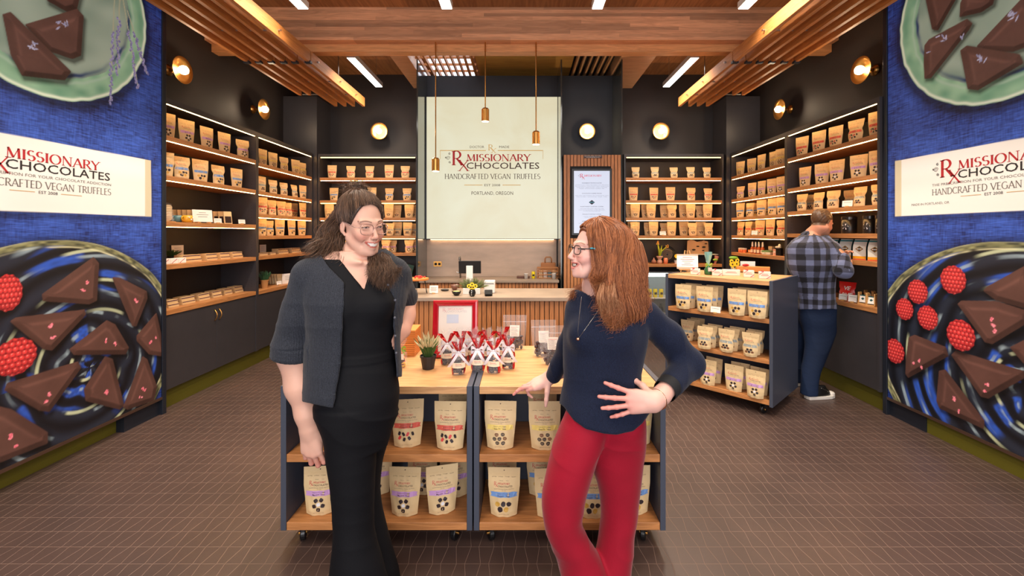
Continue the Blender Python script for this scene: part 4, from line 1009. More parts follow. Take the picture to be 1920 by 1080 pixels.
# ---------------------------------------------------------------- counters
def counter(name, label, x0, x1, y0, y1, zt, th, pitch):
    g = E('service_counter', (0, 0, 0), 0, label, 'counter')
    MB().box(x0, x1, y0, y1, zt - th, zt).build('worktop', M_stone, g, bevel=.002)
    MB().box(x0 + .02, x1 - .02, y0 + .04, y1 - .01, 0, zt - th - .001).build('backing_panel', M_dark, g)
    b = MB(); n = int((x1 - x0 - .02) / pitch)
    for i in range(n):
        x = x0 + .01 + i * pitch; b.box(x + .003, x + pitch - .004, y0 + .022, y0 + .039, .05, zt - th - .002)
    b.build('slats', M_vslat, g)
    return g
counter('a', 'front service counter with pale stone top and vertical oak slats', -1.75, .95, 4.10, 4.80, .90, .034, .0455)
gb = counter('b', 'back counter with stone top below the glowing sign', -1.316, .48, 5.60, 6.13, .90, .03, .0455)
for x in (.035, .09): MB().tube([(x, 5.622, .78), (x, 5.60, .79), (x, 5.60, .85), (x, 5.622, .86)], .004, 6).build('handle', M_brass, gb)
# ---------------------------------------------------------------- sculpting on a distance field
class Fld:
    def __init__(s, lo, hi, res, big=.04):
        s.lo = np.array(lo, float); s.res = res
        n = [int((hi[i] - lo[i]) / res) + 1 for i in range(3)]
        s.ax = [lo[i] + res * np.arange(n[i]) for i in range(3)]
        s.D = np.full(n, big, dtype=np.float32)
    def blank(s):
        import copy
        q = copy.copy(s); q.D = np.full(s.D.shape, .04, dtype=np.float32); return q
    def sub(s, lo, hi):
        sl = []
        for i in range(3):
            a = int(max(0, math.floor((lo[i] - s.lo[i]) / s.res))); b = int(min(len(s.ax[i]), math.ceil((hi[i] - s.lo[i]) / s.res) + 1))
            if b <= a: return None
            sl.append(slice(a, b))
        X = s.ax[0][sl[0]][:, None, None]; Y = s.ax[1][sl[1]][None, :, None]; Z = s.ax[2][sl[2]][None, None, :]
        return tuple(sl), X, Y, Z
    def comb(s, sl, d, k, mode):
        a = s.D[sl]
        if mode == '+':
            h = np.maximum(k - np.abs(a - d), 0) / k if k > 0 else 0
            s.D[sl] = np.minimum(a, d) - h * h * k * .25
        else:
            d = -d; h = np.maximum(k - np.abs(a - d), 0) / k
            s.D[sl] = np.maximum(a, d) + h * h * k * .25
    def cone(s, a, b, ra, rb, k=.01, mode='+', flat=None):
        a = np.array(a, float); b = np.array(b, float); m = max(ra, rb) + .045
        q = s.sub(np.minimum(a, b) - m, np.maximum(a, b) + m)
        if q is None: return s
        sl, X, Y, Z = q; ba = b - a; L2 = max(ba @ ba, 1e-9)
        px, py, pz = X - a[0], Y - a[1], Z - a[2]
        t = np.clip((px * ba[0] + py * ba[1] + pz * ba[2]) / L2, 0, 1)
        d = np.sqrt((px - t * ba[0]) ** 2 + (py - t * ba[1]) ** 2 + (pz - t * ba[2]) ** 2) - (ra + (rb - ra) * t)
        s.comb(sl, d, k, mode); return s
    def chain(s, pts, rs, k=.01):
        for i in range(len(pts) - 1): s.cone(pts[i], pts[i + 1], rs[i], rs[i + 1], k)
        return s
    def ell(s, c, r, k=.01, mode='+', M=None):
        """ellipsoid; M = 3x3 rotation (columns are its axes)"""
        c = np.array(c, float); m = max(r) + .045; q = s.sub(c - m, c + m)
        if q is None: return s
        sl, X, Y, Z = q; px, py, pz = X - c[0], Y - c[1], Z - c[2]
        if M is not None:
            M = np.array(M); px, py, pz = [px * M[0, i] + py * M[1, i] + pz * M[2, i] for i in range(3)]
        k0 = np.sqrt((px / r[0]) ** 2 + (py / r[1]) ** 2 + (pz / r[2]) ** 2); k1 = np.sqrt((px / r[0] ** 2) ** 2 + (py / r[1] ** 2) ** 2 + (pz / r[2] ** 2) ** 2)
        d = k0 * (k0 - 1) / np.maximum(k1, 1e-6)
        s.comb(sl, d, k, mode); return s
    def loft(s, secs, k=.02, off=0, pw=2.0, mode='+'):
        """secs: (z, cx, cy, rx, ry, rot) from low to high"""
        A = np.array(secs, float); A = A[np.argsort(A[:, 0])]; z = s.ax[2]
        msk = np.where((z >= A[0, 0]) & (z <= A[-1, 0]))[0]
        if not len(msk): return s
        zz = z[msk]
        def ip(i):   # smooth interpolation through the sections
            out = np.interp(zz, A[:, 0], A[:, i]); h = .03
            return (out + np.interp(zz - h, A[:, 0], A[:, i]) + np.interp(zz + h, A[:, 0], A[:, i])) / 3
        cx, cy, rx, ry, ro = [ip(i) for i in range(1, 6)]; rx = rx + off; ry = ry + off
        X = s.ax[0][:, None, None] - cx; Y = s.ax[1][None, :, None] - cy
        c, sn = np.cos(ro), np.sin(ro); px = X * c + Y * sn; py = -X * sn + Y * c
        k0 = (np.abs(px / rx) ** pw + np.abs(py / ry) ** pw) ** (1 / pw)
        k1 = np.sqrt((px / rx ** 2) ** 2 + (py / ry ** 2) ** 2) + 1e-6
        k2 = np.sqrt((px / rx) ** 2 + (py / ry) ** 2) + 1e-6
        d = (k0 - 1) * k2 / k1
        d = np.clip(d, -.2, .2)
        sl = (slice(None), slice(None), slice(msk[0], msk[-1] + 1))
        s.comb(sl, d, k, mode); return s
    def mesh(s):
        D = s.D; n = D.shape; ins = D < 0
        c = np.zeros((n[0] - 1, n[1] - 1, n[2] - 1), np.int8)
        for i in (0, 1):
            for j in (0, 1):
                for k in (0, 1): c += ins[i:n[0] - 1 + i, j:n[1] - 1 + j, k:n[2] - 1 + k]
        act = (c > 0) & (c < 8); I = np.argwhere(act); m = len(I)
        vid = np.full(act.shape, -1, np.int64); vid[act] = np.arange(m)
        acc = np.zeros((m, 3)); cnt = np.zeros(m)
        E_ = [(a, b) for a in range(8) for b in range(8) if b > a and bin(a ^ b).count('1') == 1]
        off = [np.array([(a >> 0) & 1, (a >> 1) & 1, (a >> 2) & 1]) for a in range(8)]
        val = [D[I[:, 0] + o[0], I[:, 1] + o[1], I[:, 2] + o[2]] for o in off]
        for a, b in E_:
            x = (val[a] < 0) != (val[b] < 0); t = val[a][x] / (val[a][x] - val[b][x])
            acc[x] += off[a] + (off[b] - off[a]) * t[:, None]; cnt[x] += 1
        V = (I + acc / cnt[:, None]) * s.res + s.lo
        Q = []
        for ax in range(3):
            o1, o2 = [(1, 2), (2, 0), (0, 1)][ax]
            a = [slice(0, n[i] - 1) for i in range(3)]; b = list(a)
            a[ax] = slice(0, n[ax] - 1); b[ax] = slice(1, n[ax])
            a[o1] = b[o1] = slice(1, n[o1] - 1); a[o2] = b[o2] = slice(1, n[o2] - 1)
            s0, s1 = ins[tuple(a)], ins[tuple(b)]
            x = np.argwhere(s0 != s1)
            if not len(x): continue
            fl = s0[s0 != s1]
            base = x.copy(); base[:, o1] += 1; base[:, o2] += 1
            def g(d1, d2):
                p = base.copy(); p[:, o1] += d1; p[:, o2] += d2; return vid[p[:, 0], p[:, 1], p[:, 2]]
            q = np.stack([g(-1, -1), g(0, -1), g(0, 0), g(-1, 0)], 1)
            q[~fl] = q[~fl][:, ::-1]; Q.append(q)
        Q = np.concatenate(Q); Q = Q[(Q >= 0).all(1)]
        return V, Q
def smooth_mesh(V, Q, it=2, lam=.5):
    """Laplacian relaxation"""
    e = np.concatenate([Q[:, [0, 1]], Q[:, [1, 2]], Q[:, [2, 3]], Q[:, [3, 0]]]); e = np.concatenate([e, e[:, ::-1]])
    cnt = np.bincount(e[:, 0], minlength=len(V)).astype(float)
    for _ in range(it):
        nv = np.stack([np.bincount(e[:, 0], weights=V[e[:, 1], i], minlength=len(V)) for i in range(3)], 1) / np.maximum(cnt, 1)[:, None]
        V = np.where(cnt[:, None] > 0, V * (1 - lam) + nv * lam, V)
    return V
def np_obj(name, parts, m, parent=None):
    """parts: list of (V, Q, colours)"""
    Vs = []; Qs = []; Cs = []; n = 0
    for V, Q, C in parts: Vs.append(V); Qs.append(Q + n); Cs.append(np.broadcast_to(C, (len(V), 3))); n += len(V)
    V = np.concatenate(Vs); Q = np.concatenate(Qs)
    me = bpy.data.meshes.new(name)
    me.vertices.add(len(V)); me.vertices.foreach_set('co', V.astype(np.float32).ravel())
    me.loops.add(Q.size); me.loops.foreach_set('vertex_index', Q.astype(np.int32).ravel())
    me.polygons.add(len(Q)); me.polygons.foreach_set('loop_start', np.arange(0, Q.size, 4, dtype=np.int32)); me.polygons.foreach_set('loop_total', np.full(len(Q), 4, dtype=np.int32))
    me.update(calc_edges=True); me.materials.append(m)
    me.polygons.foreach_set('use_smooth', np.ones(len(Q), dtype=bool)); me.update()
    o = bpy.data.objects.new(name, me); col.objects.link(o)
    if parent is not None: o.parent = parent
    setcol(o, np.concatenate(Cs)); return o
def n3(P, f, seed=0):
    """cheap smooth 3-D noise -1..1 from layered sines"""
    r = np.random.default_rng(seed); out = 0
    for i in range(5):
        d = r.normal(size=3); d /= np.linalg.norm(d); ph = r.uniform(0, 6.28)
        out = out + np.sin((P[..., 0] * d[0] + P[..., 1] * d[1] + P[..., 2] * d[2]) * f * r.uniform(.7, 1.5) + ph)
    return out / 3
def head_frame(c, yaw, pitch=0, roll=0, sc_=1.0):
    M = (rotm(0, 0, yaw) @ rotm(pitch, 0, 0) @ rotm(0, roll, 0))
    A = np.array([[M[i][j] for j in range(3)] for i in range(3)])
    return dict(c=np.array(c, float), A=A, s=sc_)
def hw(H, p): return H['c'] + H['A'] @ (np.array(p, float) * H['s'])
def hl(H, V): return ((V - H['c']) @ H['A']) / H['s']
def sculpt_head(f, H, smile=1.0, open_=.0, male=False, full=1.0):
    s = H['s']; A = H['A']
    def el(c, r, k, mode='+', rx=0):
        M = A if not rx else A @ np.array([[1, 0, 0], [0, math.cos(rx), -math.sin(rx)], [0, math.sin(rx), math.cos(rx)]])
        f.ell(hw(H, c), [q * s for q in r], k * s, mode, M)
    def co(a, b, ra, rb, k, mode='+'): f.cone(hw(H, a), hw(H, b), ra * s, rb * s, k * s, mode)
    el((0, .016, .034), (.074, .096, .082), .01)
    fm = 0 if male else 1
    el((0, -.026, -.020), (.062 - .0045 * fm, .068, .080), .028)
    el((0, -.040, -.074), (.055 - .016 * fm, .046, .034), .028)
    el((0, -.079, -.103), (.016 + .004 * (1 - fm), .014, .0135), .020)
    for x in (-1, 1):
        el((x * .038, -.064, -.030), (.020, .020, .019), .022)           # cheek bone
        if smile: el((x * .035, -.0745, -.042), (.013, .011, .012), .016)
        co((x * .012, -.0885, .019), (x * .046, -.074, .021), .0085, .0065, .014)  # brow
        co((x * (.055 - .006 * fm), .0, -.054), (x * .024, -.058, -.097), .0148 + .008 * (1 - fm), .014 + .004 * (1 - fm), .028)  # jaw line
        el((x * .031, -.1045, .001), (.0165, .017, .0115), .014, '-')         # socket
        el((x * .031, -.0780, .000), (.0135, .0125, .0115), .004)            # eyeball under lids
        co((x * .019, -.0895, .0040), (x * .032, -.0905, .0060), .0030, .0030, .003)   # upper lid
        co((x * .032, -.0905, .0060), (x * .044, -.0845, .0030), .0030, .0026, .003)
        co((x * .020, -.0885, -.0075), (x * .042, -.0845, -.0065), .0030, .0024, .006)    # lower lid
        el((x * .0098, -.1015, -.0405), (.0060, .0080, .0055), .005)            # nostril wing
        el((x * .0060, -.104, -.0455), (.0028, .0042, .0022), .003, '-')
        el((x * .0750, .012, -.010), (.0060, .017, .028), .006, '+', .12)     # ear
        el((x * .084, .008, -.008), (.006, .010, .018), .005, '-', .12)
        co((x * .072, .004, -.035), (x * .070, .0, -.042), .006, .005, .006)
    co((0, -.087, .012), (0, -.1120, -.034), .0068, .0084, .011)              # nose bridge
    el((0, -.1125, -.0370), (.0085, .0082, .0072), .006)
    # mouth
    cz = -.067; up = .011 * smile; dz = .006 * open_
    co((0, -.0890, cz + .004), (0, -.0885, cz - .010), .016, .013, .016)
    if open_ > .5:
        co((-.015, -.0975, cz + .001), (.015, -.0975, cz + .001), .0045 + .0028 * open_, .0045 + .0028 * open_, .003, '-')
        for x in (-1, 1): co((x * .013, -.0965, cz + .001), (x * .0265, -.0885, cz + up * .8), .0045 + .0024 * open_, .0022, .003, '-')
    for x in (-1, 1):
        co((0, -.0975, cz + .0035 + dz), (x * .015, -.0945, cz + .0050 + dz), .0030, .0030, .002)
        co((x * .015, -.0945, cz + .0050 + dz), (x * .0300, -.0835, cz + up), .0030, .0018, .002)
        co((0, -.0965, cz - .0075 - dz), (x * .014, -.0935, cz - .0055 - dz * .8), .0040, .0036, .002)
        co((x * .014, -.0935, cz - .0055 - dz * .8), (x * .0300, -.0835, cz + up), .0036, .0018, .002)
        if smile: co((x * .033, -.0815, cz + .016), (x * .0355, -.072, cz - .008), .0020, .0016, .007, '-')
def head_colors(V, H, skin, lip, cheek=None, brow=(80, 56, 44), smile=1.0, open_=0, stubble=None, base=None, lids=1):
    L = hl(H, V); x, y, z = np.abs(L[:, 0]), L[:, 1], L[:, 2]
    C = np.tile(C3(skin), (len(V), 1)) if base is None else base
    C = C * (1 + .035 * n3(V, 60, 3))[:, None]
    def mixin(c, a):
        nonlocal C
        a = np.clip(a, 0, 1)[:, None]; C = C * (1 - a) + C3(c) * a
    front = y < -.05
    if cheek: mixin(cheek, np.exp(-(((x - .042) / .020) ** 2 + ((z + .038) / .018) ** 2)) * (y < -.03) * .55); mixin(cheek, np.exp(-((L[:, 0] / .012) ** 2 + ((z + .038) / .010) ** 2)) * front * .35)
    if stubble: mixin(stubble, sstep(-.045, -.07, z) * (y < .0) * .45)
    cz = -.067; up = .010 * smile; dz = .006 * open_
    # lips follow the two mouth curves
    zu = np.where(x < .015, cz + .0038 + dz + x / .015 * .0015, cz + .0050 + dz + (x - .015) / .015 * (up - .0050 - dz))
    zl = np.where(x < .014, cz - .0075 - dz + x / .014 * .002, cz - .0055 - dz * .8 + (x - .014) / .016 * (up + .0055 + dz * .8))
    lipm = ((np.abs(z - zu) < .0030) | (np.abs(z - zl) < .0040) | ((z < zu) & (z > zl))) & (x < .0300) & (y < -.074)
    mixin(lip, lipm * .85)
    inm = (z < zu - .0020) & (z > zl + .0030) & (x < .025) & (y < -.06) & (y > -.0965 + x * .25)
    if open_ > .5: mixin((60, 24, 24), inm * .9)
    elif open_:
        tm = (z < zu - .0014) & (z > zl + .0026) & (x < .0225)
        mixin((232, 224, 216), tm * 1.0); mixin((90, 40, 38), (np.abs(z - zu + .0016) < .0008) * (x < .026) * front * .8); mixin((90, 40, 38), (np.abs(z - zl - .0026) < .0008) * (x < .024) * front * .6)
    # brows
    zb_ = .0215 + .004 * np.sin(np.clip((x - .014) / .036, 0, 1) * PI)
    mixin(brow, (np.exp(-((z - zb_) / .0024) ** 2) * (x > .013) * (x < .052) * front * .97))
    if lids:
        ze = .0005 + .0032 * (1 - ((x - .031) / .0135) ** 2)
        mixin((46, 30, 28), np.exp(-((z - ze) / .0020) ** 2) * (np.abs(x - .032) < .0145) * front * 1.0)
        mixin((224, 214, 210), (np.abs(z - ze + .0030) < .0016) * (np.abs(x - .031) < .0105) * front * .8)
        mixin((44, 44, 46), (np.hypot(x - .031, z - ze + .0026) < .0040) * (z < ze) * (z > ze - .0055) * front * .95)
        mixin((120, 70, 66), np.exp(-((z - ze + .0062) / .0015) ** 2) * (np.abs(x - .031) < .012) * front * .5)
    mixin((110, 50, 44), np.exp(-(((x - .0065) / .003) ** 2 + ((z + .0465) / .002) ** 2)) * front * .8)
    mixin((214, 120, 104), np.exp(-(((z + .008) / .02) ** 2)) * (x > .079) * .35)
    return C
def hand(f, w, yd, zd, curl, splay=(8, 2, -4, -10), thumb=((.5, .8, -.1), (.45, .85, -.2), (.3, .95, -.2)), side=1, s=1.0, fr=1.0, arm_r=.026, adir=None):
    """w wrist, yd towards the fingers, zd back of the hand, side=+1 thumb on +x (yd x zd)"""
    y = np.array(yd, float); y /= np.linalg.norm(y); z = np.array(zd, float); z -= y * (z @ y); z /= np.linalg.norm(z); x = np.cross(y, z) * side
    W0 = np.array(w, float)
    P = lambda a, b, c: W0 + (x * a + y * b + z * c) * s
    k1 = .016 * s
    kn = [(.0285, .082, .001), (.0095, .089, .004), (-.0105, .085, .003), (-.0285, .076, -.001)]
    wr = [(.016, .006, 0), (.006, .004, .002), (-.006, .004, .002), (-.016, .006, 0)]
    for a, b in zip(wr, kn): f.cone(P(*a), P(*b), .0145 * s, .0108 * s, k1)
    f.cone(P(.008, .03, -.004), P(.022, .060, -.006), .016 * s, .012 * s, k1)
    f.cone(P(-.012, .03, -.005), P(-.02, .065, -.006), .015 * s, .011 * s, k1)
    ad = -y if adir is None else np.array(adir, float) / np.linalg.norm(adir)
    f.cone(W0 + ad * .045 * s, P(0, .01, 0), arm_r * s * .98, .0215 * s, .02 * s)
    segs = [(.040, .024, .020), (.044, .028, .021), (.041, .026, .020), (.032, .020, .018)]
    tips = []
    for i in range(4):
        p = np.array(kn[i]); a = math.radians(splay[i]); th = 0
        for j in range(3):
            th += math.radians(curl[i][j])
            d = np.array([math.sin(a) * math.cos(th), math.cos(a) * math.cos(th), -math.sin(th)])
            q = p + d * segs[i][j]; r0 = (.0098, .0088, .0079, .0066)[j] * (.9 if i == 3 else 1); r1 = (.0088, .0079, .0068, .006)[j] * (.9 if i == 3 else 1)
            f.cone(P(*p), P(*q), r0 * s * fr, r1 * s * fr, .0030 * s)
            if j < 2: f.ell(P(*q), (.0092 * s * fr * (.93 if j else 1) * (.9 if i == 3 else 1),) * 3, .003 * s)
            p = q
        tips.append(P(*p))
    p = np.array((.020, .018, -.004)); L_ = (.042, .032, .026); rr = (.0145, .0112, .0100, .0078)
    for j in range(3):
        d = np.array(thumb[j], float); d /= np.linalg.norm(d); q = p + d * L_[j]
        f.cone(P(*p), P(*q), rr[j] * s, rr[j + 1] * s * (fr if j else 1), .010 * s if j == 0 else .004 * s); p = q
    return tips
def strands(name, paths, rad, colr, parent, seed=0, sides=4, var=.25):
    """hair locks as fine tapered tubes"""
    rs_ = np.random.default_rng(seed); Vs = []; Qs = []; Cs = []; n = 0
    for pth in paths:
        P = np.array(pth); m = len(P)
        T = np.gradient(P, axis=0); T /= np.linalg.norm(T, axis=1)[:, None] + 1e-9
        up = np.array([.3, .9, .2]); A_ = up - T * (T @ up)[:, None]; A_ /= np.linalg.norm(A_, axis=1)[:, None] + 1e-9; B_ = np.cross(T, A_)
        t = np.linspace(0, 1, m); r = rad * rs_.uniform(.6, 1.3) * (1 - .75 * t ** 2.2)
        ang = np.arange(sides) * 2 * PI / sides
        V = P[:, None, :] + (A_[:, None, :] * np.cos(ang)[None, :, None] + B_[:, None, :] * np.sin(ang)[None, :, None]) * r[:, None, None]
        V = V.reshape(-1, 3); idx = n + np.arange(m * sides).reshape(m, sides)
        a = idx[:-1]; b = np.roll(a, -1, 1); c = np.roll(idx[1:], -1, 1); d = idx[1:]
        Qs.append(np.stack([a, b, c, d], -1).reshape(-1, 4)); Vs.append(V); n += len(V)
        k = rs_.uniform(0, 1); base = C3(colr[0]) * (1 - k) + C3(colr[1]) * k
        Cs.append(np.tile(base * rs_.uniform(1 - var, 1 + var), (len(V), 1)))
    V = np.concatenate(Vs); Q = np.concatenate(Qs)
    return V, Q, np.concatenate(Cs)
def push_out(f, P, off):
    """move points that are inside a field to its surface plus off"""
    P = P.copy()
    for _ in range(5):
        I = np.clip(((P - f.lo) / f.res), 1, np.array(f.D.shape) - 3); i = I.astype(int); fr = I - i
        inside = ((P > f.lo) & (P < f.lo + f.res * (np.array(f.D.shape) - 1))).all(1)
        def s_(a, b, c): return f.D[i[:, 0] + a, i[:, 1] + b, i[:, 2] + c]
        d = s_(0, 0, 0) * (1 - fr[:, 0]) + s_(1, 0, 0) * fr[:, 0]
        g = np.stack([s_(1, 0, 0) - s_(-1, 0, 0), s_(0, 1, 0) - s_(0, -1, 0), s_(0, 0, 1) - s_(0, 0, -1)], 1); g /= np.linalg.norm(g, axis=1)[:, None] + 1e-9
        mv = np.where((d < off) & inside, off - d, 0); P = P + g * mv[:, None] * .8
    return P
def spline(ctrl, n):
    """Catmull-Rom through control points"""
    P = np.array(ctrl, float); P = np.vstack([2 * P[0] - P[1], P, 2 * P[-1] - P[-2]]); m = len(P) - 3; out = []
    for t in np.linspace(0, m - 1e-6, n):
        i = int(t); u = t - i; a, b, c, d = P[i:i + 4]
        out.append(.5 * ((2 * b) + (-a + c) * u + (2 * a - 5 * b + 4 * c - d) * u * u + (-a + 3 * b - 3 * c + d) * u ** 3))
    return np.array(out)
def QP(Y0):
    return lambda px, py, dy=0.0: np.array([(px - VX) * (Y0 + dy) / F, Y0 + dy, EYE - (py - VY) * (Y0 + dy) / F])
def secs_from(Y0, rows):
    """rows: (py, px_left, px_right, half_depth, dy, rot) -> loft sections"""
    out = []
    for py, a, b, ry, dy, rot in rows:
        Y = Y0 + dy; out.append((EYE - (py - VY) * Y0 / F, ((a + b) / 2 - VX) * Y / F, Y, (b - a) / 2 * Y / F / max(.6, math.cos(rot * .6)), ry, rot))
    return out
# ---------------------------------------------------------------- people
def vnorm(V, Q):
    fn = np.cross(V[Q[:, 2]] - V[Q[:, 0]], V[Q[:, 3]] - V[Q[:, 1]]); N = np.zeros_like(V)
    for i in range(4):
        for j in range(3): N[:, j] += np.bincount(Q[:, i], weights=fn[:, j], minlength=len(V))
    return N / (np.linalg.norm(N, axis=1)[:, None] + 1e-12)
def wrinkle(V, Q, amp, freq, stretch=(1, 1, 1), seed=0, mask=None, sharp=True):
    n = n3(V * np.array(stretch), freq, seed)
    if sharp: n = 1 - 2 * np.abs(n) ** .7
    a = amp * n * (1 if mask is None else mask)
    return V + vnorm(V, Q) * a[:, None]
M_skin = vcol('skin', .48, sss=.12, bump=.06, bscale=260, spec=.35)
M_knit = bpy.data.materials.new('ribbed_knit'); M_knit.use_nodes = True
def knit(m, base, hi, sx, bumpk=.5, rough=.85):
    nt = m.node_tree; b = nt.nodes['Principled BSDF']; N = nt.nodes.new; L = nt.links.new
    tc = N('ShaderNodeTexCoord')
    wv = N('ShaderNodeTexWave'); wv.inputs['Scale'].default_value = sx; wv.inputs['Distortion'].default_value = 1.2; wv.inputs['Detail'].default_value = 2; wv.inputs['Detail Scale'].default_value = 2; L(tc.outputs['Object'], wv.inputs['Vector'])
    nz = N('ShaderNodeTexNoise'); nz.inputs['Scale'].default_value = 420; nz.inputs['Detail'].default_value = 3; L(tc.outputs['Object'], nz.inputs['Vector'])
    nl = N('ShaderNodeTexNoise'); nl.inputs['Scale'].default_value = 14; L(tc.outputs['Object'], nl.inputs['Vector'])
    ad = N('ShaderNodeMath'); ad.operation = 'MULTIPLY_ADD'; ad.inputs[1].default_value = .9; L(nz.outputs['Fac'], ad.inputs[0]); L(wv.outputs['Fac'], ad.inputs[2])
    bp = N('ShaderNodeBump'); bp.inputs['Strength'].default_value = bumpk; bp.inputs['Distance'].default_value = .003; L(ad.outputs[0], bp.inputs['Height']); L(bp.outputs[0], b.inputs['Normal'])
    r = N('ShaderNodeValToRGB'); r.color_ramp.elements[0].position = .35; r.color_ramp.elements[1].position = .65
    r.color_ramp.elements[0].color = (*s2l(base), 1); r.color_ramp.elements[1].color = (*s2l(hi), 1); L(nz.outputs['Fac'], r.inputs[0]); L(r.outputs[0], b.inputs['Base Color'])
    b.inputs['Roughness'].default_value = rough; b.inputs['Sheen Weight'].default_value = .08; b.inputs['Sheen Roughness'].default_value = .5; b.inputs['Specular IOR Level'].default_value = .2
    return m
knit(M_knit, (30, 33, 40), (54, 58, 68), 40, .4)
M_navy = bpy.data.materials.new('navy_wool'); M_navy.use_nodes = True; knit(M_navy, (12, 18, 36), (26, 35, 60), 70, .15)
M_jump = mat('black_crepe', (11, 12, 17), .75, bump=.2, bscale=300, spec=.2)
M_redp = mat('crimson_trousers', (150, 10, 38), .75, bump=.25, bscale=380, sheen=.15, spec=.25, var=.06, vscale=10)
M_hair = vcol('hair', .38, spec=.45)
M_frame = mat('spectacle_frame', (196, 160, 150), .2, .6); M_frame2 = mat('tortoise_frame', (26, 22, 26), .25); M_teal = mat('teal_enamel', (60, 150, 170), .3)
M_lens = mat('spectacle_lens', (255, 255, 255), .02, trans=1, alpha=.05)
M_teeth = mat('teeth', (236, 230, 220), .25)
M_gold2 = mat('rose_gold', (216, 160, 130), .22, 1)
def teeth(H, parent, w=.017, open_=0, low=False):
    b = MB(); cz = -.067; dz = .006 * open_; n = 12
    for row in ((1, -1) if low else (1,)):
        vv = []
        for k in range(n + 1):
            x = -w + 2 * w * k / n; y = -.0925 + (x / w) ** 2 * .0065; q = (x / w) ** 2
            if row > 0: zt, zb_ = cz + .0042 + dz + q * .004, cz - .0012 - dz * .25 + q * .0068
            else: zt, zb_ = cz - .0042 - dz * .5 + q * .006, cz - .0082 - dz + q * .007
            vv += [tuple(hw(H, (x, y, zb_))), tuple(hw(H, (x, y - .0006, (zb_ + zt) / 2))), tuple(hw(H, (x, y, zt)))]
        fs = []
        for k in range(n):
            a = k * 3; fs += [(a, a + 3, a + 4, a + 1), (a + 1, a + 4, a + 5, a + 2)]
        b.add(vv, fs)
    return b.build('teeth', M_teeth, parent, smooth=True)
def glasses(H, parent, mf, rx, rz, r, temple_mat=None, lift=0.0, sq=2.6):
    b = MB(); ln = MB(); g0 = None
    for sx in (-1, 1):
        pts = []; n = 26
        for i in range(n + 1):
            a = 2 * PI * i / n; c, s_ = math.cos(a), math.sin(a)
            u = rx * math.copysign(abs(c) ** (2 / sq), c); v = rz * math.copysign(abs(s_) ** (2 / sq), s_)
            x = .0325 + u; pts.append(tuple(hw(H, (sx * x, -.1045 + (x - .0325) ** 2 * 5 + x * .10, -.003 + lift + v))))
        b.tube(pts, r, 6, cap=False)
        ln.poly(pts[:-1])
    b.tube([hw(H, (-.0325 + rx * 1.0 - .001, -.1035, .004 + lift)), hw(H, (0, -.1085, .007 + lift)), hw(H, (.0325 - rx + .001, -.1035, .004 + lift))], r, 6)
    g0 = b.build('glasses', mf, parent, smooth=True)
    for sx in (-1, 1):
        t = MB(); xo = .0325 + rx
        t.tube([hw(H, (sx * xo, -.1045 + rx * rx * 5 + xo * .1, .004 + lift)), hw(H, (sx * .0745, -.075, .006 + lift)), hw(H, (sx * .0785, -.02, .010)), hw(H, (sx * .0795, .008, .012)), hw(H, (sx * .078, .028, -.006))], r * 1.15, 6)
        t.build('temple_arm', temple_mat or mf, g0, smooth=True)
    ln.build('lens', M_lens, g0)
    return g0
# ================= woman in the charcoal cardigan
Q1 = QP(1.75)
w1 = E('person', (float(Q1(670, 700)[0]), 1.75, 0), 0, 'standing woman in charcoal cardigan and black jumpsuit, hair tied up, wearing glasses, looking right', 'person')
def under(o, root):   # world-built part under an empty
    o.parent = root; o.matrix_parent_inverse = Matrix.Translation(-Vector(root.location)); return o
H1 = head_frame(Q1(678, 420), math.radians(50), .17, -.05, .98)
S1 = [(470, 634, 704, .055, .02, .3), (484, 606, 728, .066, .02, .3), (500, 580, 748, .085, .02, .3), (530, 582, 750, .105, .01, .3), (562, 592, 752, .118, 0, .3), (600, 600, 742, .112, 0, .3), (640, 608, 734, .100, 0, .25), (665, 607, 733, .098, 0, .25),
      (700, 599, 740, .112, 0, .2), (740, 594, 745, .124, 0, .2), (775, 596, 744, .122, 0, .2), (796, 612, 738, .105, 0, .2), (840, 640, 722, .055, 0, .2)]
T1 = secs_from(1.75, S1)
sh_r, el_r, wr_r = Q1(582, 516, -.03), Q1(549, 662, -.02), Q1(580, 802, -.03)
sh_l, el_l, wr_l = Q1(736, 520, .08), Q1(763, 566, .20), Q1(757, 618, .10)
f = Fld(H1['c'] - np.array([.15, .16, .36]), H1['c'] + np.array([.15, .18, .15]), .0027)
f.chain([hw(H1, (0, .012, -.07)), Q1(668, 470, .03), Q1(666, 500, .05)], [.045, .048, .070], .016)
f.loft(T1, .04, -.008)
f.cone(Q1(668, 490, .02), sh_r + np.array([.02, .02, .005]), .045, .05, .04); f.cone(Q1(668, 490, .02), sh_l, .045, .05, .04)
for a, b_ in ((Q1(676, 492, -.055), Q1(622, 488, -.03)), (Q1(690, 494, -.035), Q1(728, 492, .02))): f.cone(a, b_, .005, .006, .03)
sculpt_head(f, H1, 1.0, .45)
V, Qd = f.mesh(); V = smooth_mesh(V, Qd, 2, .5)
skin1 = (214, 168, 148)
C = head_colors(V, H1, skin1, (192, 88, 76), (204, 122, 106), (58, 40, 34), 1.0, .45)
parts = [(V, Qd, C)]
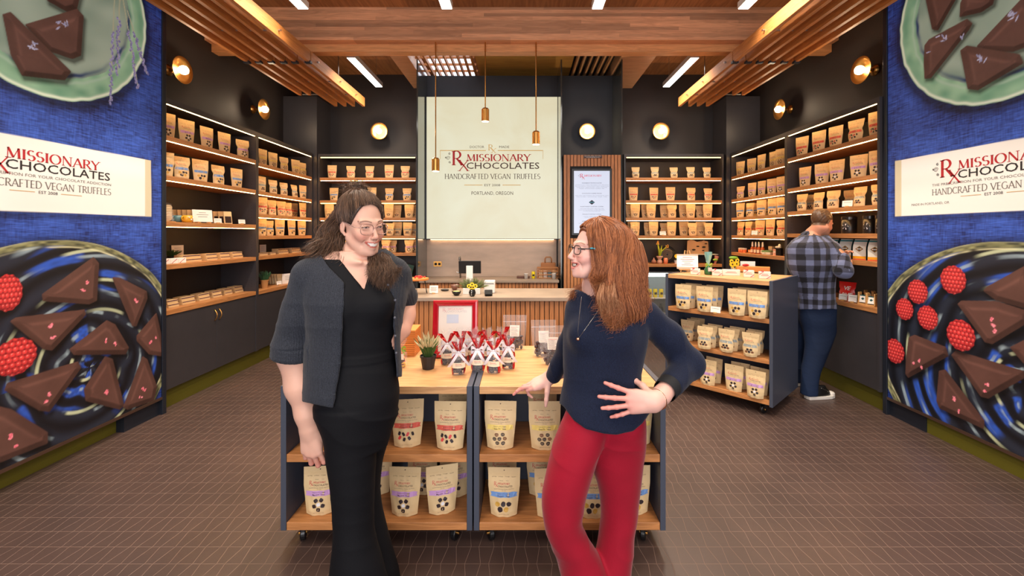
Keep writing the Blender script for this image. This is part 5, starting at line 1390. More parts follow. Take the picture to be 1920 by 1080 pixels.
# hanging arm with a loosely closed hand
f = Fld((float(Q1(505, 0)[0]), 1.60, .50), (float(Q1(640, 0)[0]), 1.86, 1.10), .0026)
f.chain([el_r + np.array([.005, 0, .06]), el_r, el_r * .55 + wr_r * .45, el_r * .2 + wr_r * .8, wr_r], [.056, .056, .052, .037, .032], .03)
hand(f, wr_r + np.array([0, 0, -.004]), (.10, .02, -1), (-.12, -1, 0), [(14, 84, 60), (17, 86, 60), (19, 86, 60), (22, 86, 60)], (9, 3, -4, -10), ((.5, .75, -.5), (.1, .9, -.5), (-.2, .9, -.5)), side=-1, s=1.16, fr=.92, arm_r=.029)
V, Qd = f.mesh(); V = smooth_mesh(V, Qd, 1, .5)
hx = sstep(.66, .58, V[:, 2])[:, None]
parts.append((V, Qd, (C3(skin1) * (1 - hx) + C3((208, 140, 124)) * hx) * (1 + .05 * n3(V, 50, 4))[:, None]))
f = Fld(wr_l - np.array([.16, .14, .14]), wr_l + np.array([.12, .20, .20]), .0028)
f.chain([el_l, el_l * .5 + wr_l * .5, wr_l], [.042, .037, .028], .03)
hand(f, wr_l, (-.30, -.88, -.34), (1, -.25, .1), [(14, 48, 30), (16, 50, 30), (20, 52, 30), (24, 54, 30)], (6, 2, -4, -9), ((.6, .5, -.6), (.5, .7, -.5), (.4, .8, -.4)), side=1, s=1.06, fr=.88, arm_r=.026, adir=el_l - wr_l)
V, Qd = f.mesh(); V = smooth_mesh(V, Qd, 1, .5)
parts.append((V, Qd, C3(skin1) * (1 + .05 * n3(V, 50, 5))[:, None] * np.array([1.02, .93, .9])))
def inner(Y0, S, arms, legs, lo, hi, colr):
    q = Fld(lo, hi, .009)
    q.loft(S, .03, -.016)
    for pts, rs_ in arms: q.chain(pts, rs_, .02)
    for L_ in legs: q.loft(L_, .02, -.02)
    V, Qd = q.mesh(); return (smooth_mesh(V, Qd, 1), Qd, C3(colr))
# jumpsuit
f = Fld((float(Q1(560, 0)[0]), 1.52, .0), (float(Q1(800, 0)[0]), 2.02, 1.42), .0052)
f.loft([s for s in T1 if s[0] < 1.43], .02, .0)
for px, dy in ((640, -.075), (708, -.045)): f.ell(Q1(px, 572, dy), (.058, .050, .056), .05)
LA = secs_from(1.75, [(752, 603, 700, .10, -.01, 0), (800, 609, 704, .10, -.02, 0), (850, 613, 704, .09, -.02, 0), (900, 621, 702, .082, -.02, 0), (950, 625, 700, .075, -.02, 0), (1000, 628, 702, .08, -.02, 0), (1050, 622, 716, .09, -.02, 0), (1100, 614, 730, .10, -.02, 0), (1138, 606, 742, .11, -.02, 0)])
LB = secs_from(1.75, [(752, 656, 745, .10, .04, 0), (800, 664, 743, .10, .09, 0), (850, 654, 727, .09, .11, 0), (900, 646, 716, .085, .11, 0), (950, 640, 712, .08, .11, 0), (1000, 644, 719, .085, .11, 0), (1050, 652, 731, .09, .11, 0), (1100, 658, 745, .10, .11, 0), (1138, 664, 752, .11, .11, 0)])
f.loft(LA, .05); f.loft(LB, .008)
X = f.ax[0][:, None, None]; Y = f.ax[1][None, :, None]; Z = f.ax[2][None, None, :]
PX = VX + X * F / Y; PY = VY - (Z - EYE) * F / Y
lx = np.interp(PY, [450, 470, 480, 510, 545], [618, 624, 633, 655, 683]); rx_ = np.interp(PY, [450, 470, 497, 520, 545], [716, 712, 697, 690, 683])
dd = np.maximum(np.maximum(np.maximum(lx - PX, PX - rx_), (PY - 545)) * (1.75 / F), Y - 1.80)
f.D = np.maximum(f.D, -np.broadcast_to(dd, f.D.shape)).astype(np.float32)
V, Qd = f.mesh()
def cutq(V, Qd, keep):
    k = keep[Qd].all(1); Q2 = Qd[k]; used = np.unique(Q2); mp = np.full(len(V), -1); mp[used] = np.arange(len(used)); return V[used], mp[Q2]
V = smooth_mesh(V, Qd, 2, .5)
msk = sstep(1.05, .9, V[:, 2]) * .8 + .2
V = wrinkle(V, Qd, .0045, 20, (1, 1, .45), 11, msk, False); V = wrinkle(V, Qd, .0028, 30, (.5, .5, 1.6), 12, np.exp(-((V[:, 2] - .80) / .09) ** 2) + .3)
bd = np.abs(V[:, 2] - (EYE - (665 - VY) * 1.75 / F)) < .016   # waistband
V = V + vnorm(V, Qd) * (bd * .0025)[:, None]
parts.append(inner(1.75, [q for q in T1 if q[0] < 1.42], [([sh_r + np.array([.06, 0, 0]), sh_r, el_r, el_r * .6 + wr_r * .4], [.04, .048, .046, .040]), ([sh_l + np.array([-.05, 0, 0]), sh_l, el_l, el_l * .5 + wr_l * .5], [.04, .042, .036, .030])], [LA, LB], (float(Q1(500, 0)[0]), 1.5, .05), (float(Q1(810, 0)[0]), 2.05, 1.43), skin1))
under(np_obj('body', parts, M_skin), w1)
jump = under(np_obj('jumpsuit', [(V, Qd, C3((20, 21, 25)))], M_jump), w1)
# cardigan: shell open at the front, with pushed-up sleeves
f = Fld((float(Q1(488, 0)[0]), 1.50, .80), (float(Q1(815, 0)[0]), 2.04, 1.44), .0042)
TC = secs_from(1.75, [(466, 628, 708, .065, .03, .3), (478, 600, 736, .082, .03, .3), (492, 566, 756, .10, .03, .3), (530, 570, 758, .125, .015, .3), (562, 578, 760, .138, 0, .3), (600, 584, 752, .132, .0, .3), (640, 584, 746, .122, 0, .25), (700, 578, 750, .132, 0, .2), (770, 574, 753, .142, 0, .2)])
f.loft(TC, .02)
f.chain([sh_r + np.array([.035, .02, .012]), sh_r, sh_r * .5 + el_r * .5 + np.array([-.004, 0, 0]), el_r + np.array([0, 0, .05]), el_r + np.array([0, 0, .008])], [.064, .068, .072, .069, .067], .012)
f.chain([sh_l + np.array([-.03, 0, .015]), sh_l, sh_l * .2 + el_l * .8], [.062, .068, .060], .03)
# hollow it out
g2 = f.blank()
g2.loft(secs_from(1.75, [(r[0] + 1, r[1] + 5, r[2] - 5, r[3] - .010, r[4], r[5]) for r in [(467, 628, 708, .065, .03, .3), (478, 600, 736, .082, .03, .3), (492, 566, 756, .10, .03, .3), (530, 570, 758, .125, .015, .3), (562, 578, 760, .138, 0, .3), (600, 584, 752, .132, .0, .3), (640, 584, 746, .122, 0, .25), (700, 578, 750, .132, 0, .2), (780, 574, 753, .142, 0, .2)]]), .02)
g2.chain([el_r + np.array([0, 0, .03]), el_r, el_r + np.array([.01, 0, -.1])], [.056, .060, .062], .01)
D = np.maximum(f.D, -g2.D)
X = f.ax[0][:, None, None]; Y = f.ax[1][None, :, None]; Z = f.ax[2][None, None, :]
PX = VX + X * F / Y; PY = VY - (Z - EYE) * F / Y
lx = np.interp(PY, [455, 476, 500, 530, 560, 622, 684, 763, 800], [600, 602, 618, 646, 645, 640, 636, 625, 622])
rx_ = np.interp(PY, [455, 480, 534, 563, 601, 650, 701, 800], [700, 704, 727, 739, 737, 740, 744, 746])
dd = np.maximum(np.maximum(lx - PX, PX - rx_) * (1.75 / F), Y - 1.80)
D = np.maximum(D, -np.broadcast_to(dd, D.shape))
# hem
hem = np.interp(PX, [560, 583, 625, 700, 760], [752, 756, 765, 712, 706])
D = np.maximum(D, np.broadcast_to((PY - hem) * (1.75 / F), D.shape))
f.D = D.astype(np.float32)
for rr_, zz_ in ((.066, .0), (.067, .014), (.067, .028)):
    for i in range(26):
        a, b_ = 2 * PI * i / 26, 2 * PI * (i + 1) / 26; c_ = el_r + np.array([.001, 0, zz_ - .008])
        f.cone(c_ + np.array([rr_ * math.cos(a), rr_ * math.sin(a), .006 * math.sin(a * 2)]), c_ + np.array([rr_ * math.cos(b_), rr_ * math.sin(b_), .006 * math.sin(b_ * 2)]), .0085, .0085, .004)
V, Qd = f.mesh(); V = smooth_mesh(V, Qd, 2, .5)
msk = np.clip(.35 + np.exp(-((V[:, 2] - el_r[2] - .02) / .05) ** 2) * (V[:, 0] < sh_r[0] + .03) * 1.8, 0, 2)
V = wrinkle(V, Qd, .0035, 26, (.5, .5, 1.7), 21, msk); V = wrinkle(V, Qd, .004, 11, (1, 1, .7), 22, None, False)
card = under(np_obj('cardigan', [(V, Qd, C3((40, 44, 52)))], M_knit), w1)
for py in (534, 563, 596, 630, 662): under(MB().ell(tuple(Q1(np.interp(py, [534, 563, 601, 650, 701], [728, 741, 740, 742, 746]), py, -.095 + (py - 534) * .0002)), (.0055, .004, .0055), 8).build('button', mat('pearl_button', (70, 72, 82), .2), None, smooth=True), card)
glasses_1 = under(glasses(H1, None, M_frame, .0255, .0205, .0015, sq=3.0, lift=-.003), w1)
# hair: pulled back into a loose bun, long waves falling over the shoulders
def scalp(H, az, pol, r=1.0):
    """point on the skull; az 0 = front, + towards local +x; pol from the crown"""
    a, p = math.radians(az), math.radians(pol)
    return hw(H, (.080 * r * math.sin(p) * math.sin(a), .016 - .102 * r * math.sin(p) * math.cos(a), .034 + .090 * r * math.cos(p)))
rs = np.random.default_rng(3)
bun = hw(H1, (.012, .072, .118))
fh = Fld(H1['c'] - np.array([.17, .16, .22]), H1['c'] + np.array([.17, .2, .2]), .004)
fh.ell(hw(H1, (0, .020, .038)), (.0800 * 1.03, .100 * 1.03, .089 * 1.03), .01, '+', H1['A']); fh.ell(bun + np.array([0, 0, .012]), (.030, .028, .024), .02)
fh.chain([hw(H1, (-.030, .085, .0)), Q1(618, 440, .06), Q1(606, 468, .01)], [.036, .032, .022], .03)
fh.chain([hw(H1, (.045, .06, -.03)), Q1(700, 470, .03), Q1(716, 500, -.06)], [.030, .026, .024], .03)
fh.ell(hw(H1, (0, -.112, -.062)), (.088, .119, .168), .006, '-', H1['A'])
for x in (-1, 1): fh.ell(hw(H1, (x * .085, -.012, -.045)), (.03, .050, .058), .006, '-', H1['A'])
paths = []
def smp(P): return push_out(fh, P, .0012 + abs(rs.normal(0, .0022)))
for i in range(2400):     # swept from the hairline up and back to the knot
    az = rs.uniform(-180, 180); a0 = abs(az)
    pmax = np.interp(a0, [0, 35, 60, 80, 95, 120, 180], [50, 57, 98, 106, 108, 112, 112])
    p0 = pmax * (1 - .5 * rs.uniform(0, 1) ** 2)
    tgt = bun + np.array([0, 0, -.005])
    pts = [scalp(H1, az, p0 * 1.02, 1.0)]
    for t in (.3, .6, .85):
        q = scalp(H1, az * (1 + t * .25) if a0 < 90 else az, p0 * (1 - t), 1.05) * (1 - t ** 1.5) + tgt * t ** 1.5
        pts.append(q)
    pts.append(tgt + rs.normal(0, .008, 3))
    paths.append(smp(spline(pts, 14)))
for i in range(420):     # the knot
    a = rs.uniform(0, 6.28); e = rs.normal(0, .013, 3); r_ = rs.uniform(.014, .036); pts = []
    ax1 = rs.normal(size=3); ax1 /= np.linalg.norm(ax1); ax2 = np.cross(ax1, rs.normal(size=3)); ax2 /= np.linalg.norm(ax2)
    for t in np.linspace(0, 1.3, 12): pts.append(bun + e * .6 + np.array([0, 0, .012]) + (ax1 * math.cos(a + t * 6.28) + ax2 * math.sin(a + t * 6.28)) * r_ * np.array([1.15, 1, .85]))
    paths.append(np.array(pts))
for i in range(120):      # flyaways
    a = rs.uniform(0, 6.28); d = rs.normal(size=3); d[2] = abs(d[2]) * .6; d /= np.linalg.norm(d); d[0] -= .35
    p0 = bun + rs.normal(0, .012, 3); L_ = rs.uniform(.03, .075)
    paths.append(spline([p0, p0 + d * L_ * .5 + rs.normal(0, .006, 3), p0 + d * L_ + rs.normal(0, .014, 3)], 8))
def wave(p, amp, n, ph, side_):
    t = np.linspace(0, 1, len(p)); o = np.zeros_like(p)
    o[:, 0] = np.sin(t * n * 6.28 + ph) * amp * t; o[:, 1] = np.cos(t * n * 6.28 + ph) * amp * t * .8; o[:, 2] = np.sin(t * n * 3.1 + ph) * amp * .3 * t
    return p + o
for i in range(1900):     # long locks behind the near ear, falling onto the shoulder
    u = rs.uniform(0, 1); r0 = scalp(H1, -rs.uniform(98, 185), rs.uniform(60, 112), 1.06)
    tx = 578 + 64 * u + rs.normal(0, 4); ty = np.interp(u, [0, .35, 1], [462, 478, 484]) + rs.normal(0, 6)
    mx = np.interp(u, [0, 1], [607, 645]) + rs.normal(0, 5)
    pts = [r0, Q1(mx + 3, 424 + rs.normal(0, 4), .05 + rs.normal(0, .018)), Q1(mx - 6, 448 + rs.normal(0, 4), .03 + rs.normal(0, .02)), Q1(tx, ty, -.02 + rs.normal(0, .02))]
    if rs.uniform() < .25: pts.append(Q1(tx - rs.uniform(6, 26), ty + rs.uniform(2, 14), -.03 + rs.normal(0, .02)))
    cl = int(rs.integers(0, 14)); paths.append(wave(smp(spline(pts, 20)), .004 + .0005 * cl, 1.4 + .09 * cl, cl * 1.7, 0))
for i in range(1700):     # locks over the far shoulder in front of the cardigan
    u = rs.uniform(0, 1); r0 = scalp(H1, rs.uniform(95, 170), rs.uniform(80, 112), 1.05)
    ex = 692 + 58 * u + rs.normal(0, 4); ey = np.interp(u, [0, .3, .7, 1], [512, 533, 532, 505]) + rs.normal(0, 6)
    pts = [r0, Q1(694 + 16 * u, 462, .06 + rs.normal(0, .012)), Q1(692 + 34 * u + rs.normal(0, 3), 482, .00 + rs.normal(0, .016)), Q1(694 + 48 * u + rs.normal(0, 3), 504, -.065 + rs.normal(0, .012)), Q1(ex, ey, -.085 + rs.normal(0, .012))]
    cl = int(rs.integers(0, 14)); paths.append(wave(spline(pts, 20), .005 + .0006 * cl, 1.5 + .1 * cl, cl * 1.9, 0))
hp = [strands('h', paths, .00085, ((40, 28, 23), (124, 92, 70)), None, 5, 3, .3)]
V, Qd = fh.mesh(); V = smooth_mesh(V, Qd, 2, .5); hp.append((V, Qd, np.tile(C3((58, 44, 38)), (len(V), 1))))
under(np_obj('hair', hp, M_hair), w1)
for (a, b2, c2) in ((LA, 'shoe', -.02), (LB, 'shoe', .06)):
    o_ = a[0]; under(MB().ell((o_[1], 1.69 + c2, .035), (.045, .12, .036), 10).build('shoe', M_black, None, smooth=True), w1)
# ================= woman in the navy sweater
Q2 = QP(1.80)
w2 = E('person', (float(Q2(1130, 700)[0]), 1.80, 0), 0, 'laughing woman with long auburn hair in navy sweater and red trousers, hand on hip', 'person')
H2 = head_frame(Q2(1117, 470), math.radians(-72), -.10, .03, 1.0)
T2 = secs_from(1.80, [(545, 1084, 1150, .055, .03, -.15), (556, 1074, 1172, .066, .03, -.15), (566, 1066, 1200, .082, .02, -.15), (590, 1060, 1210, .102, .01, -.15), (630, 1057, 1212, .118, 0, -.15), (680, 1057, 1202, .110, 0, -.12), (712, 1058, 1197, .106, 0, -.1), (750, 1051, 1210, .130, 0, -.1), (790, 1043, 1217, .146, 0, -.1), (822, 1040, 1218, .150, 0, -.1)])
sR, eR, wR = Q2(1090, 582, .06), Q2(1066, 648, .14), Q2(1033, 707, .235)
sL, eL, wL = Q2(1208, 592, .03), Q2(1290, 682, .06), Q2(1231, 752, -.15)
f = Fld(H2['c'] - np.array([.16, .15, .30]), H2['c'] + np.array([.16, .15, .14]), .0027)
f.chain([hw(H2, (0, .015, -.07)), Q2(1112, 535, .02), Q2(1116, 556, .03)], [.043, .043, .06], .016)
sculpt_head(f, H2, 1.0, 1.1)
V, Qd = f.mesh(); V = smooth_mesh(V, Qd, 2, .5)
skin2 = (226, 178, 164)
parts = [(V, Qd, head_colors(V, H2, skin2, (200, 112, 104), (220, 140, 130), (150, 100, 76), 1.0, 1.1))]
f = Fld(wR - np.array([.24, .14, .16]), wR + np.array([.10, .16, .12]), .0027)
f.chain([eR * .3 + wR * .7, wR], [.036, .028], .02)
hand(f, wR, (-.93, .0, -.42), (-.25, -.30, .95), [(6, 78, 30), (-16, 22, 14), (-14, 18, 14), (-10, 16, 12)], (-26, 2, 12, 24), ((.85, .55, -.55), (.55, .6, -.85), (.3, .55, -.9)), side=-1, s=1.06, fr=.82, arm_r=.026)
V, Qd = f.mesh(); V = smooth_mesh(V, Qd, 1, .5)
hx = sstep(wR[0] - .05, wR[0] - .15, V[:, 0])[:, None]
parts.append((V, Qd, (C3(skin2) * (1 - hx) + C3((214, 140, 130)) * hx) * (1 + .05 * n3(V, 50, 5))[:, None]))
f = Fld(wL - np.array([.26, .12, .14]), wL + np.array([.14, .24, .16]), .0027)
f.chain([eL * .5 + wL * .5, wL], [.040, .030], .02)
hand(f, wL + np.array([-.006, -.01, 0]), (-1, -.04, .04), (-.04, -1, .10), [(2, 8, 8), (0, 8, 8), (2, 8, 8), (4, 10, 10)], (17, 1, -10, -22), ((.5, .3, -.9), (.3, .5, -.9), (.2, .6, -.9)), side=1, s=1.18, fr=.86, arm_r=.026, adir=eL - wL)
V, Qd = f.mesh(); V = smooth_mesh(V, Qd, 1, .5)
hx = sstep(wL[0] - .04, wL[0] - .16, V[:, 0])[:, None]
parts.append((V, Qd, (C3(skin2) * (1 - hx) + C3((216, 142, 132)) * hx) * (1 + .05 * n3(V, 50, 6))[:, None]))
under(teeth(H2, None, .021, 1.1, True), w2)
# sweater
f = Fld((float(Q2(1005, 0)[0]), 1.52, .62), (float(Q2(1350, 0)[0]), 2.10, 1.32), .0048)
f.loft(T2, .02, .004)
for px, dy in ((1094, -.07), (1160, -.085)): f.ell(Q2(px, 628, dy), (.056, .046, .056), .05)
f.chain([Q2(1110, 553, .03), sR], [.035, .055], .04); f.chain([Q2(1135, 553, .03), Q2(1175, 568, .03), sL], [.038, .050, .058], .04)
f.chain([sR, eR, wR + np.array([.012, -.02, .014])], [.056, .047, .038], .03)
f.chain([sL, sL * .5 + eL * .5 + np.array([.01, 0, .012]), eL, eL * .45 + wL * .55 + np.array([0, 0, .0])], [.062, .060, .060, .050], .03)
X = f.ax[0][:, None, None]; Y = f.ax[1][None, :, None]; Z = f.ax[2][None, None, :]
PX = VX + X * F / Y; PY = VY - (Z - EYE) * F / Y
hem = np.interp(PX, [1040, 1057, 1075, 1100, 1130, 1157, 1185, 1205, 1216], [752, 764, 788, 804, 811, 814, 808, 794, 776])
body_side = (X < float(Q2(1222, 0)[0]))
D = np.maximum(f.D, np.where(np.broadcast_to(body_side, f.D.shape), np.broadcast_to((PY - hem) * (1.8 / F), f.D.shape), -1))
# crew neck opening
nk = f.blank(); nk.cone(Q2(1111, 500, .01), Q2(1113, 548, .02), .052, .056, .01)
f.D = np.maximum(D, -nk.D).astype(np.float32)
for i in range(24):
    a, b_ = 2 * PI * i / 24, 2 * PI * (i + 1) / 24; c_ = Q2(1114, 553, .025)
    f.cone(c_ + np.array([.060 * math.cos(a), .058 * math.sin(a), .010 * math.sin(a)]), c_ + np.array([.060 * math.cos(b_), .058 * math.sin(b_), .010 * math.sin(b_)]), .0075, .0075, .008)
V, Qd = f.mesh(); V = smooth_mesh(V, Qd, 2, .5)
arm = sstep(1210, 1240, VX + V[:, 0] * F / V[:, 1])
V = wrinkle(V, Qd, .0042, 24, (1.5, 1, 1.0), 31, .25 * sstep(1.22, 1.14, V[:, 2]) + 1.1 * arm * np.exp(-(((V - (eL + np.array([-.02, 0, .0]))) ** 2).sum(1)) / .01))
V = wrinkle(V, Qd, .0045, 13, (.7, 1, 1.3), 32, (1 - arm * .6) * sstep(1.24, 1.16, V[:, 2]), False); V = wrinkle(V, Qd, .0030, 20, (1.6, 1, 1), 33, np.exp(-((V[:, 2] - .90) / .10) ** 2) * (1 - arm))
sw_ = under(np_obj('sweater', [(V, Qd, C3((20, 28, 48)))], M_navy), w2)
ca, cb_ = eL * .45 + wL * .55, wL
b = MB(); b.tube([ca + (cb_ - ca) * .12, ca + (cb_ - ca) * .30, ca + (cb_ - ca) * .48], [.047, .047, .045], 24, cap=False); b.tube([ca + (cb_ - ca) * .48, ca + (cb_ - ca) * .30], [.044, .044], 24, cap=False)
under(b.build('shirt_cuff', mat('black_jersey', (16, 17, 22), .8), None, smooth=True), sw_)
pts = [Q2(1090, 556, -.02), Q2(1086, 590, -.085), Q2(1083, 620, -.115), Q2(1084, 634, -.117), Q2(1094, 620, -.118), Q2(1112, 595, -.10), Q2(1125, 575, -.07)]
nl = under(MB().tube([tuple(p + np.array([0, -.008, 0])) for p in pts], .0011, 5).build('necklace', M_steel, None), w2)
under(MB().ell(tuple(Q2(1084, 636, -.128)), (.007, .004, .006), 8).build('pendant', M_gold2, None, smooth=True), nl)
# bangle and ring
ax = (wL - eL); ax /= np.linalg.norm(ax); u_ = np.cross(ax, (0, 1, 0)); u_ /= np.linalg.norm(u_); v_ = np.cross(ax, u_)
c0 = wL - ax * .012; pts = [tuple(c0 + (u_ * math.cos(a) * .037 + v_ * math.sin(a) * .034) + ax * .006 * math.cos(a)) for a in np.linspace(0, 2 * PI, 30)]
under(MB().tube(pts, .0028, 7, cap=False).build('bangle', M_gold2, None, smooth=True), w2)
# trousers
f = Fld((float(Q2(1000, 0)[0]), 1.56, .0), (float(Q2(1235, 0)[0]), 2.06, .86), .0052)
LL = secs_from(1.80, [(738, 1076, 1150, .08, 0, 0), (790, 1056, 1150, .105, -.01, 0), (830, 1038, 1128, .11, -.02, 0), (880, 1024, 1110, .10, -.03, 0), (925, 1014, 1097, .092, -.03, 0), (975, 1019, 1090, .085, -.03, 0), (1005, 1028, 1104, .085, -.02, 0), (1040, 1040, 1124, .09, 0, 0), (1080, 1051, 1146, .095, 0, 0), (1119, 1056, 1160, .10, 0, 0)])
LR = secs_from(1.80, [(738, 1110, 1200, .09, 0, 0), (790, 1114, 1213, .115, .0, 0), (830, 1112, 1211, .11, .02, 0), (880, 1108, 1206, .10, .03, 0), (925, 1121, 1201, .092, .04, 0), (975, 1127, 1196, .085, .05, 0), (1030, 1120, 1190, .085, .05, 0), (1080, 1112, 1184, .09, .05, 0), (1119, 1100, 1180, .10, .05, 0)])
parts.append(inner(1.80, [q for q in T2 if .80 < q[0] < 1.25], [([Q2(1112, 540, .02), Q2(1116, 575, .03)], [.040, .05]), ([sR + np.array([.05, 0, 0]), sR, eR, wR], [.035, .040, .034, .024]), ([sL + np.array([-.08, 0, 0]), sL, eL, eL * .3 + wL * .7], [.04, .044, .044, .034])], [LL, LR], (float(Q2(1000, 0)[0]), 1.5, .05), (float(Q2(1345, 0)[0]), 2.1, 1.32), skin2))
under(np_obj('body', parts, M_skin), w2)
f.loft(LL, .02); f.loft(LR, .014)
V, Qd = f.mesh(); V = smooth_mesh(V, Qd, 2, .5)
V = wrinkle(V, Qd, .005, 14, (1, 1, .4), 41, None, False); V = wrinkle(V, Qd, .0035, 22, (1.0, 1, 1.4), 42, np.exp(-((V[:, 2] - .66) / .08) ** 2) + np.exp(-((V[:, 2] - .25) / .12) ** 2) * .8)
under(np_obj('trousers', [(V, Qd, C3((166, 12, 36)))], M_redp), w2)
for a in (LL, LR): under(MB().ell((a[-1][1] - .03, 1.74, .03), (.05, .11, .032), 10).build('shoe', M_black, None, smooth=True), w2)
glasses_2 = under(glasses(H2, None, M_frame2, .0245, .0175, .0019, lift=-.001, sq=3.2), w2)
b = MB()
for q in (.25, .5): b.ell(tuple(hw(H2, (.0800 - .001 * q, -.075 + .03 * q * 2, .0075 + .002))), (.0022, .0085, .0032), 8, rot=rotm(0, 0, math.radians(-72)))
under(b.build('temple_inlay', M_teal, None, smooth=True), glasses_2)
# auburn hair
rs = np.random.default_rng(8)
fh = Fld(H2['c'] - np.array([.14, .18, .32]), H2['c'] + np.array([.28, .22, .2]), .004)
fh.ell(hw(H2, (0, .020, .038)), (.0800 * 1.06, .101 * 1.06, .088 * 1.06), .01, '+', H2['A'])
fh.chain([hw(H2, (.03, .045, .03)), Q2(1158, 478, .02), Q2(1165, 515, -.005), Q2(1168, 552, -.02), Q2(1168, 575, -.03)], [.078, .084, .083, .066, .034], .05)
fh.chain([hw(H2, (.045, -.005, .02)), Q2(1137, 490, -.035), Q2(1136, 520, -.05), Q2(1142, 552, -.07)], [.040, .046, .044, .028], .04)
fh.ell(hw(H2, (0, -.122, -.055)), (.13, .112, .150), .006, '-', H2['A'])
paths = []
for i in range(4600):
    u = rs.uniform(0, 1) ** .9
    az0 = np.interp(u, [0, 1], [30, 176]); p0 = np.interp(u, [0, 1], [22, 14]) * rs.uniform(.2, 1)
    a0 = scalp(H2, az0 * .3, p0 * .8, 1.0); a1 = scalp(H2, az0 * .8, 34, 1.05); a2 = scalp(H2, az0, 66, 1.08)
    x1 = np.interp(u, [0, .3, 1], [1113, 1138, 1196]) + rs.normal(0, 3); x2 = np.interp(u, [0, .3, 1], [1112, 1136, 1208]) + rs.normal(0, 4)
    dz = np.interp(u, [0, .4, 1], [-.08, -.11, -.01])
    endx = np.interp(u, [0, .25, .55, 1], [1126, 1148, 1172, 1210]) + rs.normal(0, 7); endy = np.interp(u, [0, .25, .45, 1], [556, 588, 598, 566]) + rs.normal(0, 10)
    if u < .22 and rs.uniform() < .35: endy = rs.uniform(512, 536); endx = 1108 + rs.uniform(0, 30)
    pts = [a0, a1, a2, Q2(x1, 486, dz), Q2(x2, 525, dz - .01), Q2(endx, endy, dz * .6 - .065 + rs.normal(0, .010))]
    if u > .5: pts.append(Q2(endx - rs.uniform(8, 24), endy + rs.uniform(0, 12), -.03))
    elif endy > 540 and rs.uniform() < .4: pts.append(Q2(endx + rs.uniform(-18, 10), endy + rs.uniform(4, 15), dz * .6 - .085))
    cl = int(u * 22 + rs.uniform(-.6, .6))
    P_ = push_out(fh, spline(pts, 22), .001 + abs(rs.normal(0, .003)))
    paths.append(wave(P_, .0035 + .0012 * (cl * 7 % 5), .9 + .12 * (cl * 5 % 7), cl * 1.3, 0))
for i in range(1100):    # from the front hairline back over the top
    az = rs.uniform(-80, 45); p0 = np.interp(abs(az), [0, 45, 80], [50, 60, 84]) * (1 - .35 * rs.uniform() ** 2)
    a0 = scalp(H2, az, p0, 1.0); a1 = scalp(H2, az * 1.2, p0 * .55, 1.06); a2 = scalp(H2, 100 + az * .3, 26, 1.06); a3 = scalp(H2, 130 + az * .2, 62, 1.08)
    pts = [a0, a1, a2, a3, Q2(1196 + rs.normal(0, 6), 500, .02)]
    paths.append(push_out(fh, spline(pts, 18), .0012 + abs(rs.normal(0, .002))))
lite = []
for i in range(420):     # paler locks from underneath, falling in front of the shoulder
    u = rs.uniform(0, 1)
    pts = [Q2(1126 + 24 * u, 505 + rs.normal(0, 8), .0), Q2(1124 + 30 * u, 530, -.105 + rs.normal(0, .006)), Q2(1122 + 34 * u + rs.normal(0, 2), 556, -.145 + rs.normal(0, .006)), Q2(1130 + 30 * u + rs.normal(0, 4), 584 + rs.normal(0, 5), -.135), Q2(1136 + 26 * u + rs.normal(0, 5), 604 + rs.normal(0, 8), -.125)]
    cl = int(u * 6); lite.append(wave(spline(pts, 20), .007 + .001 * cl, 1.1 + .1 * cl, cl * 1.4, 0))
for i in range(900):     # far side of the head and the tuft over the far shoulder
    u = rs.uniform(0, 1); a0 = scalp(H2, -20 - 20 * u, 16, 1.0); a1 = scalp(H2, -50 - 80 * u, 50, 1.05); a2 = scalp(H2, -95 - 60 * u, 85, 1.06)
    pts = [a0, a1, a2, Q2(1110 + rs.normal(0, 4), 520, .09), Q2(1086 + 14 * u + rs.normal(0, 4), 540 + rs.normal(0, 4), .06), Q2(1066 + 30 * u + rs.normal(0, 4), 556 + rs.normal(0, 5), .01 + rs.normal(0, .01))]
    cl = int(rs.integers(0, 8)); paths.append(wave(spline(pts, 20), .005, 1.4, cl, 0))
hp = [strands('h', paths, .0010, ((98, 50, 27), (190, 120, 76)), None, 9, 3, .22)]
hp.append(strands('h', lite, .0010, ((136, 84, 54), (194, 142, 104)), None, 10, 3, .15))
V, Qd = fh.mesh(); V = smooth_mesh(V, Qd, 3, .5); hp.append((V, Qd, np.tile(C3((110, 56, 32)), (len(V), 1))))
under(np_obj('hair', hp, M_hair), w2)
# ================= man in the plaid shirt
Q3 = QP(4.16)
w3 = E('person', (float(Q3(1530, 600)[0]), 4.16, 0), 0, 'man in blue plaid shirt and jeans with his back turned, looking down at his hands', 'person')
H3 = head_frame(Q3(1541, 417), math.radians(112), .42, 0, 1.03)
f = Fld(H3['c'] - np.array([.17, .17, .27]), H3['c'] + np.array([.17, .17, .15]), .0034)
f.chain([hw(H3, (0, .02, -.06)), Q3(1524, 440, .03), Q3(1520, 455, .03)], [.060, .066, .085], .02)
sculpt_head(f, H3, 0, 0, True)
V, Qd = f.mesh(); V = smooth_mesh(V, Qd, 1, .5); skin3 = (206, 142, 112)
C = head_colors(V, H3, skin3, (180, 110, 95), (200, 110, 90), (96, 70, 50), 0, 0, (150, 110, 90))
L = hl(H3, V); hl_ = sstep(-.005, .012, L[:, 2] - np.interp(L[:, 1], [-.1, -.055, -.03, 0, .03, .1], [.075, .07, .035, .02, -.05, -.075]))
parts = [(V, Qd, C * (1 - hl_[:, None]) + C3((88, 64, 46)) * hl_[:, None])]
wr3 = Q3(1585, 484, -.20)
f = Fld(wr3 - np.array([.14, .10, .06]), wr3 + np.array([.10, .30, .14]), .0034)
